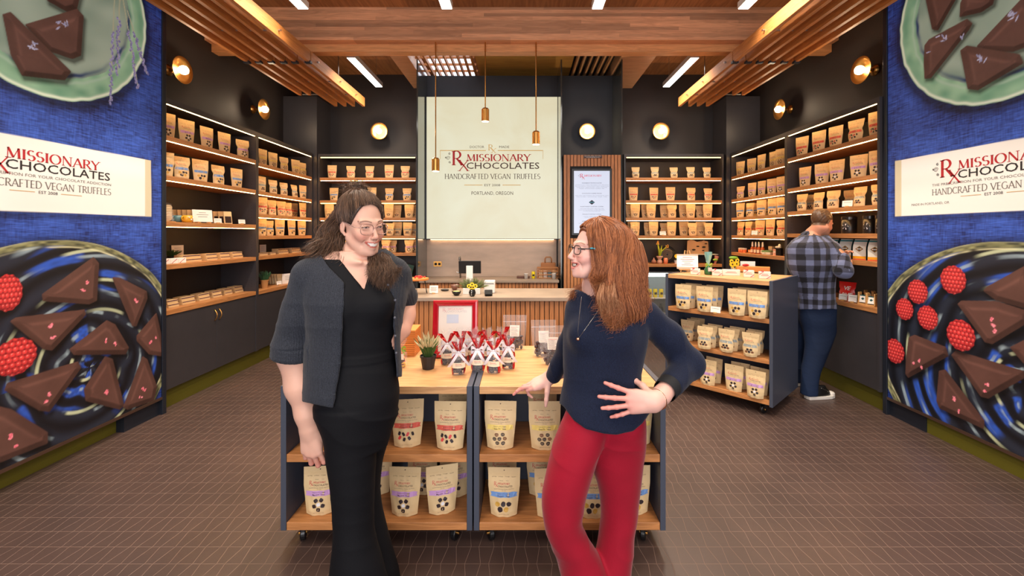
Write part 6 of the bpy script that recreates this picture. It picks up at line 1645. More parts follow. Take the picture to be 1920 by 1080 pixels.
hand(f, wr3, (-.12, .55, .70), (.55, -.75, .3), [(30, 40, 20)] * 4, (6, 2, -3, -8), ((.6, .7, -.3), (.4, .8, -.4), (.2, .9, -.4)), side=1, s=1.08, arm_r=.03)
hand(f, Q3(1571, 490, -.06), (.55, -.35, .65), (.3, .9, .3), [(30, 40, 20)] * 4, (6, 2, -3, -8), ((.6, .7, -.3), (.4, .8, -.4), (.2, .9, -.4)), side=-1, s=1.08, arm_r=.03)
V, Qd = f.mesh(); parts.append((V, Qd, np.tile(C3((214, 150, 116)), (len(V), 1))))
f = Fld(H3['c'] - np.array([.14, .14, .14]), H3['c'] + np.array([.14, .14, .16]), .0034)
f.ell(hw(H3, (0, .018, .036)), [q * 1.03 for q in (.077, .100, .086)], .01, '+', H3['A'])
V, Qd = f.mesh(); L = hl(H3, V)
keep = L[:, 2] > np.interp(L[:, 1], [-.1, -.055, -.03, 0, .03, .1], [.075, .07, .035, .02, -.05, -.075])
V, Qd = cutq(V, Qd, keep); V = V + vnorm(V, Qd) * (.0022 * n3(V, 240, 3))[:, None]
under(np_obj('hair', [(V, Qd, C3((92, 66, 46)) * (1 + .25 * n3(V, 160, 4))[:, None])], M_hair), w3)
S3 = [(442, 1506, 1550, .075, .0, 0), (450, 1486, 1560, .10, -.03, 0), (460, 1473, 1566, .125, -.06, 0), (500, 1477, 1567, .125, -.06, 0), (530, 1493, 1566, .12, -.03, 0), (560, 1499, 1566, .12, -.03, 0), (580, 1500, 1566, .12, -.03, 0)]
f = Fld((float(Q3(1455, 0)[0]), 3.74, .74), (float(Q3(1612, 0)[0]), 4.60, 1.60), .0068)
T3 = secs_from(4.16, S3); f.loft(T3, .03)
sh3, el3 = Q3(1555, 470, -.06), Q3(1582, 508, -.24)
f.chain([Q3(1525, 455, .02), sh3, el3], [.07, .082, .064], .05); f.chain([el3, wr3], [.062, .040], .03)
sh4, el4 = Q3(1505, 470, .16), Q3(1536, 506, .08)
f.chain([Q3(1500, 460, .1), sh4, el4, Q3(1568, 492, -.04)], [.08, .075, .06, .042], .05)
f.cone(Q3(1514, 444, .03), Q3(1538, 440, .02), .062, .050, .02)
nk = f.blank(); nk.cone(Q3(1535, 420, .02), Q3(1524, 445, .03), .066, .068, .01); f.D = np.maximum(f.D, -nk.D)
for i in range(20):
    a, b_ = 2 * PI * i / 20, 2 * PI * (i + 1) / 20; c_ = Q3(1527, 441, .02)
    f.cone(c_ + np.array([.076 * math.cos(a), .074 * math.sin(a), .018 * math.sin(a) - .01 * math.cos(a)]), c_ + np.array([.076 * math.cos(b_), .074 * math.sin(b_), .018 * math.sin(b_) - .01 * math.cos(b_)]), .014, .014, .01)
Z = f.ax[2][None, None, :]; f.D = np.maximum(f.D, (EYE - (577 - VY) * 4.16 / F + .01 * np.sin(f.ax[0][:, None, None] * 14)) - Z + 0 * f.D).astype(np.float32)
V, Qd = f.mesh(); V = smooth_mesh(V, Qd, 2, .5)
cxm = float(Q3(1522, 0)[0]); ax_ = el3 - sh3; Ln = np.linalg.norm(ax_); ax_ = ax_ / Ln
t_ = (V - sh3) @ ax_; rad = np.linalg.norm(V - sh3 - t_[:, None] * ax_, axis=1)
fa = wr3 - el3; Lf = np.linalg.norm(fa); fa = fa / Lf; tf = (V - el3) @ fa; rf = np.linalg.norm(V - el3 - tf[:, None] * fa, axis=1)
is_f = (rf < .075) & (tf > 0) & (V[:, 0] > el3[0] - .09) & (V[:, 2] > el3[2] - .07); is_u = (rad < .10) & (t_ > .01) & (t_ < Ln + .05) & (V[:, 0] > sh3[0] + .0) & ~is_f
u = np.arctan2(V[:, 0] - cxm, -(V[:, 1] - 4.16)) * .2; v = V[:, 2].copy()
def around(c, ax, V):
    e1 = np.cross(ax, (0, 1, 0.)); e1 /= np.linalg.norm(e1); e2 = np.cross(ax, e1); d = V - c; return np.arctan2(d @ e1, d @ e2) * .075
u = np.where(is_u, around(sh3, ax_, V), u); v = np.where(is_u, t_, v); u = np.where(is_f, around(el3, fa, V), u); v = np.where(is_f, tf + .03, v)
per = .105
a = (np.mod(u, per) < per / 2).astype(float); b_ = (np.mod(v, per) < per / 2).astype(float)
k = a + b_
C = np.where((k == 0)[:, None], C3((104, 111, 140)), np.where((k == 1)[:, None], C3((62, 64, 80)), C3((26, 25, 30))))
C = C * (1 + .1 * n3(V, 90, 6))[:, None]
V = wrinkle(V, Qd, .007, 12, (1, 1, .8), 51, None, False); V = wrinkle(V, Qd, .005, 20, (1.4, 1, .6), 52)
under(np_obj('plaid_shirt', [(V, Qd, C)], vcol('flannel', .85, sheen=.2, bump=.2, bscale=200, spec=.2)), w3)
f = Fld((float(Q3(1470, 0)[0]), 3.78, .03), (float(Q3(1590, 0)[0]), 4.60, .92), .0065)
J1 = secs_from(4.16, [(566, 1498, 1566, .11, .0, 0), (598, 1500, 1565, .115, -.02, 0), (620, 1508, 1566, .092, -.04, 0), (643, 1511, 1558, .085, -.07, 0), (667, 1508, 1547, .074, -.10, 0), (690, 1504, 1536, .068, -.13, 0), (712, 1503, 1532, .066, -.16, 0), (727, 1502, 1532, .068, -.17, 0)])
J2 = secs_from(4.16, [(566, 1500, 1556, .11, .03, 0), (598, 1497, 1538, .10, .06, 0), (635, 1488, 1517, .08, .12, 0), (675, 1485, 1510, .07, .17, 0), (727, 1482, 1508, .068, .19, 0)])
parts.append(inner(4.16, [q for q in T3 if q[0] > .90], [([Q3(1524, 440, .0), Q3(1520, 462, -.04)], [.05, .07]), ([sh3, el3, wr3], [.06, .046, .028]), ([sh4, el4, Q3(1568, 492, -.04)], [.055, .044, .03])], [J1, J2], (float(Q3(1455, 0)[0]), 3.74, .05), (float(Q3(1612, 0)[0]), 4.6, 1.6), skin3))
under(np_obj('body', parts, M_skin), w3)
f.loft(J1, .012); f.loft(J2, .008)
V, Qd = f.mesh(); V = smooth_mesh(V, Qd, 2, .5); V = wrinkle(V, Qd, .006, 16, (1, 1, 1.2), 61, np.clip(1.2 - V[:, 2], 0, 1))
C = C3((26, 40, 66)) * (1 + .35 * n3(V, 9, 7))[:, None] * (1 + .08 * n3(V, 200, 8))[:, None]
under(np_obj('jeans', [(V, Qd, C)], vcol('denim', .8, bump=.2, bscale=400, spec=.2)), w3)
for (px, py, Y, rz_) in ((1530, 735, 3.98, .18), (1498, 716, 4.34, .25)):
    X0 = (px - VX) * Y / F; g = MB(); g.M = Matrix.Translation((X0, Y, 0)) @ rotm(0, 0, rz_)
    outl = [(-.095, -.035), (-.10, 0), (-.095, .035), (-.03, .040), (.06, .047), (.13, .046), (.175, .028), (.19, 0), (.175, -.028), (.13, -.046), (.06, -.047), (-.03, -.040)]
    g.prism(outl, lambda u, v, w: (u, v, w), .001, .030)
    sh = g.build('shoe_sole', mat('white_rubber', (226, 220, 210), .5), None, bevel=.004)
    up = MB(); up.M = g.M; pr = [(.0, 1.0, .028), (.25, .98, .045), (.5, .86, .07), (.75, .62, .10), (1.0, .44, .125)]
    up.lathe([(1.0, .03), (.97, .045), (.80, .07), (.60, .095), (.5, .115)], 20, rot=Matrix.Diagonal((.118, .039, 1, 1)), c=(.035, 0, 0))
    up.ell((-.050, 0, .070), (.048, .036, .055), 10)
    so = under(up.build('sneaker', M_black, None, smooth=True), w3)
    sh.parent = so
    la = MB(); la.M = g.M
    for i in range(5): la.tube([(.035 + i * .017, -.024, .098 - i * .008), (.04 + i * .017, 0, .104 - i * .008), (.035 + i * .017, .024, .098 - i * .008)], .0025, 5)
    la.ell((.155, 0, .038), (.034, .034, .02), 8)
    lo = la.build('toe_cap_and_laces', MATS['white_rubber'], None); lo.parent = so
# ---------------------------------------------------------------- small things
def onz(px, py, z):      # world point of pixel column px standing on height z at image row py
    Y = F * (EYE - z) / (py - VY); return ((px - VX) * Y / F, Y, z)
def atY(px, py, Y): return ((px - VX) * Y / F, Y, EYE - (py - VY) * Y / F)
M_cello = mat('clear_cellophane', (245, 245, 248), .05, alpha=.11, spec=1.0)
M_foil = mat('red_foil', (186, 26, 28), .25, .55)
M_ribbon = mat('silver_ribbon', (214, 210, 216), .35)
M_cream = mat('cream_label', (232, 218, 192), .6)
M_dch = mat('dark_chocolate', (44, 26, 24), .35, bump=.3, bscale=60)
M_green = mat('foliage', (66, 98, 44), .6, var=.3, vscale=30)
M_lgreen = mat('lime_ribbon', (150, 184, 60), .4)
M_yel = mat('yellow_petal', (240, 200, 30), .5)
M_pot = mat('black_pot', (34, 32, 34), .5)
M_box = mat('cream_carton', (226, 206, 170), .65)
M_oakl = wood('pale_oak', (206, 156, 96), 0, .2, 2)
M_org = mat('orange_wood', (214, 132, 58), .5)
M_glass = mat('clear_glass', (235, 245, 245), .03, alpha=.05, spec=.8)
def card(x, y, z, rz, w, h, label, lines=2, group=None, tilt=.15, cat='price card', name='price_card'):
    g = E(name, (x, y, z + .0005), rz, label, cat, group)
    b = MB(); b.M = rotm(-tilt, 0, 0); b.box(-w / 2, w / 2, 0, .002, .008, h + .008); b.build('card', M_paper, g)
    b = MB(); b.M = rotm(-tilt, 0, 0)
    for i in range(lines): b.box(-w * (.36 - .05 * (i % 2)), w * (.36 - .05 * (i % 2)), -.0006, -.0002, h * (.8 - .55 * i / max(1, lines)), h * (.8 - .55 * i / max(1, lines)) + h * .05)
    b.build('card_print', M_grey, g)
    MB().box(-.014, .014, -.010, .014, 0, .012).build('holder', M_oakl, g, bevel=.001)
    return g
# --- red picture frame
x, y, z = onz(852.5, 671, .77)
g = E('picture_frame', (x, y, z + .001), .02, 'glossy red picture frame with a pale page, propped up behind the ribboned bags', 'picture frame'); g.rotation_euler = (-.13, 0, .02)
W_, H_ = .268, .335
prof = [(0, 0), (.004, -.016), (.014, -.018), (.022, -.012), (.030, -.016), (.036, -.006)]
def ringf(d, yy): return [(-W_ / 2 + d, yy, d), (W_ / 2 - d, yy, d), (W_ / 2 - d, yy, H_ - d), (-W_ / 2 + d, yy, H_ - d)]
vv = []; ff = []
for d, yy in prof: vv += ringf(d, yy)
for j in range(len(prof) - 1):
    for i in range(4): k = (i + 1) % 4; ff.append((4 * j + i, 4 * j + k, 4 * j + 4 + k, 4 * j + 4 + i))
vv += ringf(0, .012); n = len(prof) * 4; ff += [(i, n + i, n + (i + 1) % 4, (i + 1) % 4) for i in range(4)]; ff.append((n, n + 3, n + 2, n + 1))
MB().add(vv, ff).build('frame_moulding', mat('red_lacquer', (186, 16, 34), .18, coat=.6), g)
MB().box(-W_ / 2 + .034, W_ / 2 - .034, -.004, -.001, .034, H_ - .034).build('page', M_paper, g)
b = MB(); ux = ((1, 0, 0), (0, 0, 1), (0, -1, 0))
place(b, serif_text('R', .016, .022, .15, .06), (-.075, -.0045, .268), *ux, 0); place(b, serif_text('X', .016, .016, .15, .06), (-.066, -.0045, .262), *ux, 0)
place(b, serif_text('MISSIONARY', .095, .011, .18, .08), (-.045, -.0045, .277), *ux, 0); place(b, T_('CHOCOLATES', .115, .011), (-.048, -.0045, .263), *ux, 1)
place(b, bar2(-.05, .02, .20, .25), (0, -.0045, 0), *ux, 2); b.build('page_print', [mat('faded_rose', (226, 190, 190), .7), mat('faded_grey', (206, 200, 200), .7), mat('pale_block', (206, 216, 232), .7)], g)
# --- potted grass
def grass_pot(x, y, z, r, h, gh, spread, label, potm, leafm, n=70, name='potted_grass', tipm=None, wid=.004):
    g = E(name, (x, y, z + .0005), 0, label, 'plant')
    MB().lathe([(r * .72, 0), (r * .74, .001), (r * .98, h * .86), (r * 1.06, h * .87), (r * 1.08, h), (r * .98, h), (r * .95, h * .9), (0, h * .88)], 24).build('pot', potm, g, smooth=False)
    rr = random.Random(int(x * 1000)); b = MB(); t = MB()
    for i in range(n):
        a = rr.uniform(0, 6.28); q = rr.uniform(0, 1) ** .7; hh = gh * rr.uniform(.6, 1) * (1 - .25 * q)
        p0 = Vector((r * .6 * q * math.cos(a), r * .6 * q * math.sin(a), h * .9)); e = Vector((spread * q * math.cos(a), spread * q * math.sin(a), h + hh))
        mid = (p0 + e) / 2 + Vector((0, 0, gh * .12))
        pts = [p0, (p0 + mid) / 2 + Vector((0, 0, .003)), mid, e]
        b.tube(pts, [wid * .5, wid * .7, wid * .5, wid * .15], 4)
        if tipm and i % 2 == 0: t.tube([mid, (mid + e) / 2, e + (e - mid) * .25], [wid * .9, wid * 1.25, wid * .2], 5)
    b.build('leaves', leafm, g)
    if tipm: t.build('flower_spikes', tipm, g)
    return g
x, y, z = onz(803, 691, .77)
grass_pot(x, y, z, .042, .072, .125, .085, 'black pot of spiky heather grass with pale tips left of the red frame', M_pot, M_green, 90, tipm=mat('pale_spikes', (200, 186, 146), .7))
# --- ribboned bags of dark chocolate
def choc_lumps(b, w, d, h, n, rr, s=.012):
    for i in range(n): b.ell((rr.uniform(-w, w), rr.uniform(-d, d), rr.uniform(.006, h)), (s * rr.uniform(.7, 1.1), s * rr.uniform(.7, 1.1), s * rr.uniform(.6, 1)), 6)
def gift_bag(x, y, z, rz, seed, label, group, k=1.0):
    rr = random.Random(seed)
    g = E('ribboned_gift_bag', (x, y, z + .001), rz, label, 'gift bag', group); g.scale = (k, k, k)
    b = MB(); choc_lumps(b, .024, .014, .085, 34, rr); b.build('dark_chocolates', M_dch, g, smooth=True)
    b = MB()
    def sec(t):   # radius x/y by height
        zz = t; w = np.interp(zz, [0, .01, .09, .118, .128, .15, .21], [.032, .036, .036, .018, .009, .018, .034]); d = np.interp(zz, [0, .01, .09, .118, .128, .15, .21], [.02, .024, .022, .014, .008, .010, .012]); return w, d
    def cs(a, c):
        zz = c * .20; w, d = sec(zz); th = a * 2 * PI; wr = 1 + .09 * math.sin(th * 7 + seed + c * 9) * (1 + 2 * (c > .65)); return (w * math.cos(th) * wr, d * math.sin(th) * wr, zz + (.012 * math.sin(th * 3 + seed) if c > .95 else 0))
    b.grid(cs, 24, 16); b.poly([cs(i / 24, 0) for i in range(24)][::-1]); b.build('cellophane', M_cello, g, smooth=True)
    b = MB()   # red foil side panels and crumpled top
    for s_ in (-1, 1):
        b.grid(lambda a, c: tuple(np.array(cs((.0 if s_ > 0 else .5) + (a - .5) * .22, c * .58)) * np.array([1.03, 1.03, 1]) + np.array([0, 0, .001])), 4, 8)
        l_ = rr.uniform(.05, .085); tw = rr.uniform(-.02, .02)
        b.grid(lambda a, c: (s_ * (.004 + c * .022) + (a - .5) * (.014 + .016 * c) + tw * c, -.006 + .006 * math.sin(a * 5 + c * 6), .126 + c * l_), 3, 6)
    b.build('red_foil', M_foil, g)
    MB().grid(lambda a, c: (.0385 * math.cos(PI + a * PI), .0265 * math.sin(PI + a * PI), .040 + c * .030), 12, 1).build('label_band', M_cream, g)
    b = MB(); wp = lambda u, v, off: (.039 * math.sin(u / .039), -.0268 * math.cos(u / .039) - off * .2, v)
    place(b, T_('CHOCOLATES', .040, .0055), (0, 0, 0), *ux, 1, 0, -.018, .050, warp=wp); place(b, serif_text('MISSIONARY', .036, .005, .2, .1), (0, 0, 0), *ux, 0, 0, -.018, .058, warp=wp); b.build('label_print', [M_red, M_ink], g)
    b = MB()
    for s_ in (-1, 1):
        b.grid(lambda a, c: (s_ * (.004 + .034 * math.sin(PI * a * .96)), -.014 - .010 * math.sin(2 * PI * a), .124 + .016 * math.sin(2 * PI * a) + (c - .5) * .017 * (.4 + math.sin(PI * a))), 12, 1)
        e = rr.uniform(.035, .06)
        b.grid(lambda a, c: (s_ * (.003 + a * e) + (c - .5) * .015, -.018 - .012 * math.sin(a * 3), .122 - a * rr_t), 8, 1) if False else None
        dr = rr.uniform(.055, .085)
        b.grid(lambda a, c, e=e, dr=dr: (s_ * (.003 + a * e) + (c - .5) * .018, -.018 - .014 * math.sin(a * 3), .122 - a * dr), 8, 1)
    b.ell((0, -.013, .124), (.008, .006, .008), 6)
    b.build('ribbon_bow', M_ribbon, g, smooth=True)
    return g
gb_ = 'cellophane gift bags on the centre carts'
for i, (px, py, rz, lab) in enumerate(((839, 683, .1, 'gift bag with silver bow right beside the black grass pot'), (859.7, 702, .15, 'foremost left gift bag with silver bow and red foil sides'), (895.8, 696, 0, 'gift bag with silver bow standing just behind the cart joint'),
        (925.9, 699, -.15, 'foremost right gift bag with silver bow, right of the cart joint'), (953.6, 691, -.1, 'rightmost gift bag with silver bow near the clear pouches'), (866, 679, .2, 'gift bag in the second row behind the foremost left one'), (889, 677, -.1, 'gift bag in the second row straight before the frame edge'),
        (914, 678, .1, 'gift bag in the second row right of the red frame'), (941, 676, 0, 'gift bag in the second row behind the rightmost one'))):
    gift_bag(*onz(px, py, .77), rz, 11 + i, lab + ', dark chocolates inside', gb_, .93)
# --- clear zip pouches
def zip_pouch(x, y, z, rz, seed, label):
    g = E('clear_zip_pouch', (x, y, z + .001), rz, label, 'pouch', 'clear zip pouches on the right cart'); rr = random.Random(seed)
    b = MB(); choc_lumps(b, .045, .014, .085, 60, rr, .012); b.build('dried_fruit_chocolates', mat('dark_fruit', (52, 26, 32), .4, bump=.3), g, smooth=True)
    f_ = pouch_surf(.150, .215, .05, 'flat', seed); b = MB()
    b.grid(lambda a, c: f_(a * 2 - 1, c, -1), 12, 18); b.grid(lambda a, c: f_(1 - a * 2, c, 1), 12, 18); b.build('clear_film', M_cello, g, smooth=True)
    MB().grid(lambda a, c: f_((a * 2 - 1) * .97, .80 + c * .015, -1, .002), 10, 1).build('zip_strip', M_ribbon, g)
    wp = lambda u, v, off: f_(max(-1, min(1, u / .072)), v / .215, -1, .002 + off)
    b = MB(); q = bar2(-.030, .030, .085, .152); place(b, q, (0, 0, 0), *ux, 0, 0, warp=wp)
    for i in range(7): place(b, bar2(-.024, .024 - .006 * (i % 3), .092 + i * .008, .0935 + i * .008), (0, 0, 0), *ux, 1 if i < 6 else 2, .001, warp=wp)
    b.build('white_label', [M_paper, M_grey, M_red], g)
zip_pouch(*onz(965, 655, .77), -.05, 2, 'clear zip pouch of dark fruit chocolates standing behind the gift bags')
zip_pouch(*onz(1019, 668, .77), .05, 3, 'clear zip pouch of dark fruit chocolates, taller one near the navy sleeve')
zip_pouch(*onz(1036, 683, .77), .0, 4, 'clear zip pouch of dark fruit chocolates partly behind the navy sweater')
# --- wooden crates, small gift bags by the woman's hip
for k in range(2):
    g = E('wooden_tray', (-.755, 2.68, .7705 + k * .078), .04 * k, 'orange slatted wooden tray behind the woman in black, %s of two' % ('lower', 'upper')[k], 'tray', 'slatted wooden trays on the left cart')
    MB().box(-.12, .12, -.085, .085, 0, .076).build('tray_body', M_org, g, bevel=.002)
    b = MB()
    for i in range(6): b.box(-.121, .121, -.086, .086, .008 + i * .011, .010 + i * .011)
    b.build('grooves', mat('groove_brown', (150, 78, 30), .6), g)
def candy_bag(x, y, z, s, label, ribbonm, cols, h=.075):
    g = E('candy_bag', (x, y, z + .0005), 0, label, 'gift bag'); g.scale = (s, s, s); rr = random.Random(int(x * 999))
    for j, c in enumerate(cols):
        b = MB()
        for i in range(16): b.ell((rr.uniform(-.022, .022), rr.uniform(-.014, .014), rr.uniform(.006, h * .75)), (.006, .006, .006), 6)
        b.build('sweets', c, g, smooth=True)
    b = MB(); b.grid(lambda a, c: (np.interp(c, [0, .1, .5, .62, .68, 1], [.028, .034, .032, .012, .009, .034]) * math.cos(a * 2 * PI) * (1 + .08 * math.sin(a * 44)), np.interp(c, [0, .1, .5, .62, .68, 1], [.02, .024, .02, .01, .008, .012]) * math.sin(a * 2 * PI), c * .17), 20, 14)
    b.build('cellophane', M_cello, g, smooth=True)
    b = MB()
    for s_ in (-1, 1): b.grid(lambda a, c: (s_ * (.003 + .026 * math.sin(PI * a)), -.012 - .008 * math.sin(2 * PI * a), .112 + .014 * math.sin(2 * PI * a) + (c - .5) * .013), 10, 1); b.grid(lambda a, c: (s_ * (.003 + .02 * a) + (c - .5) * .008, -.014, .112 - .035 * a), 4, 1)
    b.build('ribbon_bow', ribbonm, g)
    MB().box(.002, .020, -.026, -.0255, .05, .085).build('gift_tag', M_paper, g)
cm = [mat('candy_brown', (70, 40, 34), .4), mat('candy_pink', (222, 110, 130), .3), mat('candy_yellow', (232, 190, 60), .3)]
candy_bag(*onz(753, 688, .77), .9, 'small bag of coloured sweets with lime green bow by the woman\'s hip', M_lgreen, cm)
candy_bag(*onz(738, 684, .77), 1.15, 'taller cellophane bag of orange sweets behind the lime-bowed one', mat('orange_ribbon', (232, 130, 60), .4), [mat('candy_orange', (236, 140, 60), .3), cm[1], cm[0]])
# --- things on the service counter
def lathe_thing(name, x, y, z, prof, m, label, cat, part='body', group=None):
    g = E(name, (x, y, z + .0005), 0, label, cat, group); MB().lathe(prof, 24).build(part, m, g, smooth=True); return g
x, y, z = onz(784, 551, .90)
g = E('cake_stand', (x, y, z + .001), 0, 'round wooden serving stand on black hairpin legs at the counter\'s left end', 'stand')
MB().lathe([(.0, .135), (.095, .135), (.105, .14), (.105, .155), (.098, .158), (0, .156)], 30).build('board', M_org, g)
for i in range(3):
    a = i * 2.09 + .5; c_, s_ = math.cos(a), math.sin(a)
    MB().tube([(.07 * c_, .07 * s_, .136), (.088 * c_ - .012 * s_, .088 * s_ + .012 * c_, .004), (.092 * c_, .092 * s_, .003), (.088 * c_ + .012 * s_, .088 * s_ - .012 * c_, .004), (.06 * c_, .06 * s_, .136)], .003, 6).build('leg', M_black, g)
rr = random.Random(4)
for i in range(16):
    q = rr.uniform(0, .075); a = rr.uniform(0, 6.28)
    o = MB().ell((0, 0, .0075), (.012, .010, .0075), 6).build('wrapped_sweet', mat('red_wrap', (206, 40, 36), .3), None, smooth=True); o.location = (x + q * math.cos(a), y + q * math.sin(a), z + .159 + (.009 if q < .03 else 0))
    tag(o, 'one of many red wrapped sweets heaped on the round wooden serving stand', 'sweet', 'red wrapped sweets on the wooden stand')
x, y, z = onz(813, 551, .90); card(x, y, z, 0, .085, .075, 'small white card standing on the counter beside the wooden stand', 4, cat='sign', name='counter_card')
x, y, z = onz(834, 546, .90); g = tag(MB().ell((0, 0, .012), (.045, .02, .012), 10).build('spectacle_case', M_black, None, smooth=True), 'black oval case lying on the counter left of the bowls', 'case'); g.location = (x, y, z + .0008)
bowlp = lambda r, h: [(r * .4, 0), (r * .5, .002), (r * .85, h * .5), (r, h), (r * .94, h), (r * .8, h * .55), (r * .4, .008), (0, .006)]
x, y, z = onz(852, 544, .90); lathe_thing('brown_bowl', x, y + .02, z, bowlp(.045, .055), mat('brown_glaze', (120, 80, 66), .3), 'brown ceramic bowl behind the black bowl on the counter', 'bowl')
x, y, z = onz(856, 554, .90); g = lathe_thing('black_bowl', x, y, z, bowlp(.046, .042), M_black, 'small black bowl with yellow bits on the counter', 'bowl')
MB().ell((0, 0, .038), (.036, .036, .008), 8).build('contents', mat('lemon_bits', (214, 190, 110), .5), g, smooth=True)
x, y, z = onz(884, 552, .90)
g = E('planter_box', (x, y + .03, z + .0005), 0, 'white box planter of fir sprigs on the counter before the till screen', 'plant')
MB().box(-.085, .085, -.03, .03, 0, .06).build('planter', M_white, g, bevel=.003)
b = MB(); rr = random.Random(9)
for i in range(150):
    a = rr.uniform(-1.35, 1.35); q = rr.uniform(.4, 1); p0 = Vector((rr.uniform(-.06, .06), rr.uniform(-.02, .02), .055)); e = p0 + Vector((math.sin(a) * .13 * q, rr.uniform(-.05, .03) * q, math.cos(a) * .12 * q))
    b.tube([p0, e], [.003, .001], 4)
    for j in range(7):
        c_ = p0 + (e - p0) * (.3 + .1 * j)
        for s_ in (-1, 1): b.tube([c_, c_ + Vector((s_ * .012, rr.uniform(-.008, .008), .008))], [.0018, .0006], 3)
b.build('fir_sprigs', mat('fir_green', (104, 112, 62), .6, var=.3, vscale=40), g)
x, y, z = onz(886, 555, .90)
g = lathe_thing('flower_vase', x, y - .02, z, [(.018, 0), (.026, .01), (.034, .035), (.026, .06), (.02, .07), (.026, .078)], M_black, 'small black vase with white dots and yellow flowers on the counter', 'vase', 'vase')
for i in range(3): MB().ell((-.004, -.031 + abs(i - 1) * .005, .018 + i * .018), (.006, .004, .006), 6).build('white_dot', M_white, g, smooth=True)
def flower(b, c, r, d=(0, -1, .3), n=10):
    c = Vector(c); d = Vector(d).normalized(); u = d.orthogonal().normalized(); v = d.cross(u)
    for i in range(n):
        a = 2 * PI * i / n; e = u * math.cos(a) + v * math.sin(a); w = d.cross(e) * r * .28
        b.add([tuple(c + e * r * .25), tuple(c + e * r * .7 + w + d * r * .1), tuple(c + e * r), tuple(c + e * r * .7 - w + d * r * .1)], [(0, 1, 2, 3)])
b = MB(); b2 = MB()
for i, (a_, q_) in enumerate(((-.03, .10), (0, .115), (.032, .10), (.012, .088), (-.012, .088))): flower(b, (a_, -.02, q_), .022); b2.ell((a_, -.022, q_), (.007, .004, .007), 6)
b.build('petals', M_yel, g); b2.build('flower_centres', M_dark, g)
x, y, z = onz(916, 555, .90); g = E('card_reader', (x, y, z + .0005), .1, 'black card reader on a stub base on the counter', 'card reader')
MB().obox((0, 0, .03), (.075, .05, .05), rotm(-.5, 0, 0)).build('reader_body', M_black, g, bevel=.006); MB().obox((0, -.021, .036), (.055, .003, .03), rotm(-.5, 0, 0)).build('reader_screen', mat('dim_screen', (60, 62, 70), .2), g)
x, y, z = onz(917, 551, .90); g = E('receipt_printer', (x, y + .08, z + .0005), 0, 'white receipt printer box standing on the counter right of the fir sprigs', 'printer')
MB().box(-.055, .055, -.05, .06, 0, .125).build('printer_body', M_white, g, bevel=.008); MB().box(-.045, .045, -.052, -.0505, .095, .10).build('paper_slot', M_dark, g)
g = E('till_screen', ((881 - VX) * 4.62 / F, 4.62, .9005), 0, 'black till screen seen from behind with white stand on the counter', 'screen')
b = MB(); b.obox((0, 0, .245), (.235, .014, .135), rotm(.12, 0, 0)); b.build('screen_panel', M_black, g, bevel=.004)
b = MB(); b.box(-.035, .035, -.035, -.018, .08, .262); b.box(-.06, .06, -.08, .05, 0, .012); b.box(-.02, .02, -.03, -.012, .012, .1); b.build('stand', M_white, g, bevel=.003)
# --- back counter
x, y, z = onz(863, 520, .90)
g = E('kitchen_tap', ((863 - VX) * 5.95 / F, 5.95, .9005), 0, 'slim chrome tap on the back counter against the stone', 'tap')
MB().tube([(0, 0, 0), (0, 0, .24), (0, -.01, .27), (0, -.04, .285), (0, -.08, .275), (0, -.09, .24)], .011, 10).build('spout', M_steel, g, smooth=True); MB().tube([(.0, 0, .06), (-.05, -.01, .075)], .007, 8).build('tap_lever', M_steel, g)
g = E('wall_socket', ((820.5 - VX) * 6.13 / F, 6.1335, EYE - (495 - VY) * 6.13 / F), 0, 'brass double power socket on the stone splashback', 'socket')
MB().box(-.057, .057, -.006, 0, -.036, .036).build('plate', M_brass, g, bevel=.002)
for s_ in (-1, 1): MB().box(s_ * .026 - .017, s_ * .026 + .017, -.008, -.0062, -.017, .017).build('outlet', M_dark, g)
g = tag(MB().box(-.085, .085, -.05, .05, 0, .028).build('wooden_tray', mat('walnut', (92, 52, 36), .4), None, bevel=.004), 'dark wooden tray on the back counter below the sign', 'tray'); g.location = ((981 - VX) * 5.9 / F, 5.9, .9006)
cup = [(.022, 0), (.03, .068), (.032, .07), (.029, .07), (.0205, .006), (0, .005)]
for i, (px, Y, lab) in enumerate(((986.5, 5.80, 'white paper cup standing before the dark tray on the back counter'), (1038.5, 5.80, 'white paper cup before the wicker basket, on the counter'), (1041, 5.98, 'white mug leaning among things behind the wicker basket'))):
    x = (px - VX) * Y / F; lathe_thing('paper_cup', x, Y, .90, cup, M_white, lab, 'cup')
def can(x, y, z, label, group=None, k=1.0, name='drink_can'):
    g = E(name, (x, y, z + .0006), 0, label, 'can', group); g.scale = (k, k, k)
    MB().lathe([(.024, 0), (.028, .006), (.028, .105), (.023, .115)], 20).build('can_body', mat('yellow_can', (232, 208, 20), .3), g, smooth=True)
    MB().lathe([(.0, .114), (.021, .114), (.0235, .1185), (.0225, .1185)], 20).build('can_lid', M_steel, g)
    MB().grid(lambda a, c: (.0284 * math.sin((a - .5) * 1.3), -.0284 * math.cos((a - .5) * 1.3), .04 + c * .03), 6, 1).build('can_print', M_ink, g)
can((1000 - VX) * 5.84 / F, 5.84, .90, 'yellow drink can beside the wicker basket on the back counter', None, .82)
g = E('wicker_basket', ((1027 - VX) * 5.88 / F, 5.9, .9005), 0, 'small wicker basket with open weave on the back counter', 'basket')
b = MB()
for zz in (.0, .045, .09, .135): b.tube([(-.14, -.06, zz + .006), (.14, -.06, zz + .006), (.14, .06, zz + .006), (-.14, .06, zz + .006), (-.14, -.06, zz + .006)], .006, 6)
for i in range(15): x_ = -.14 + i * .02; b.tube([(x_, -.06, .0), (x_, -.06, .14)], .003, 5); b.tube([(x_, .06, .0), (x_, .06, .14)], .003, 5)
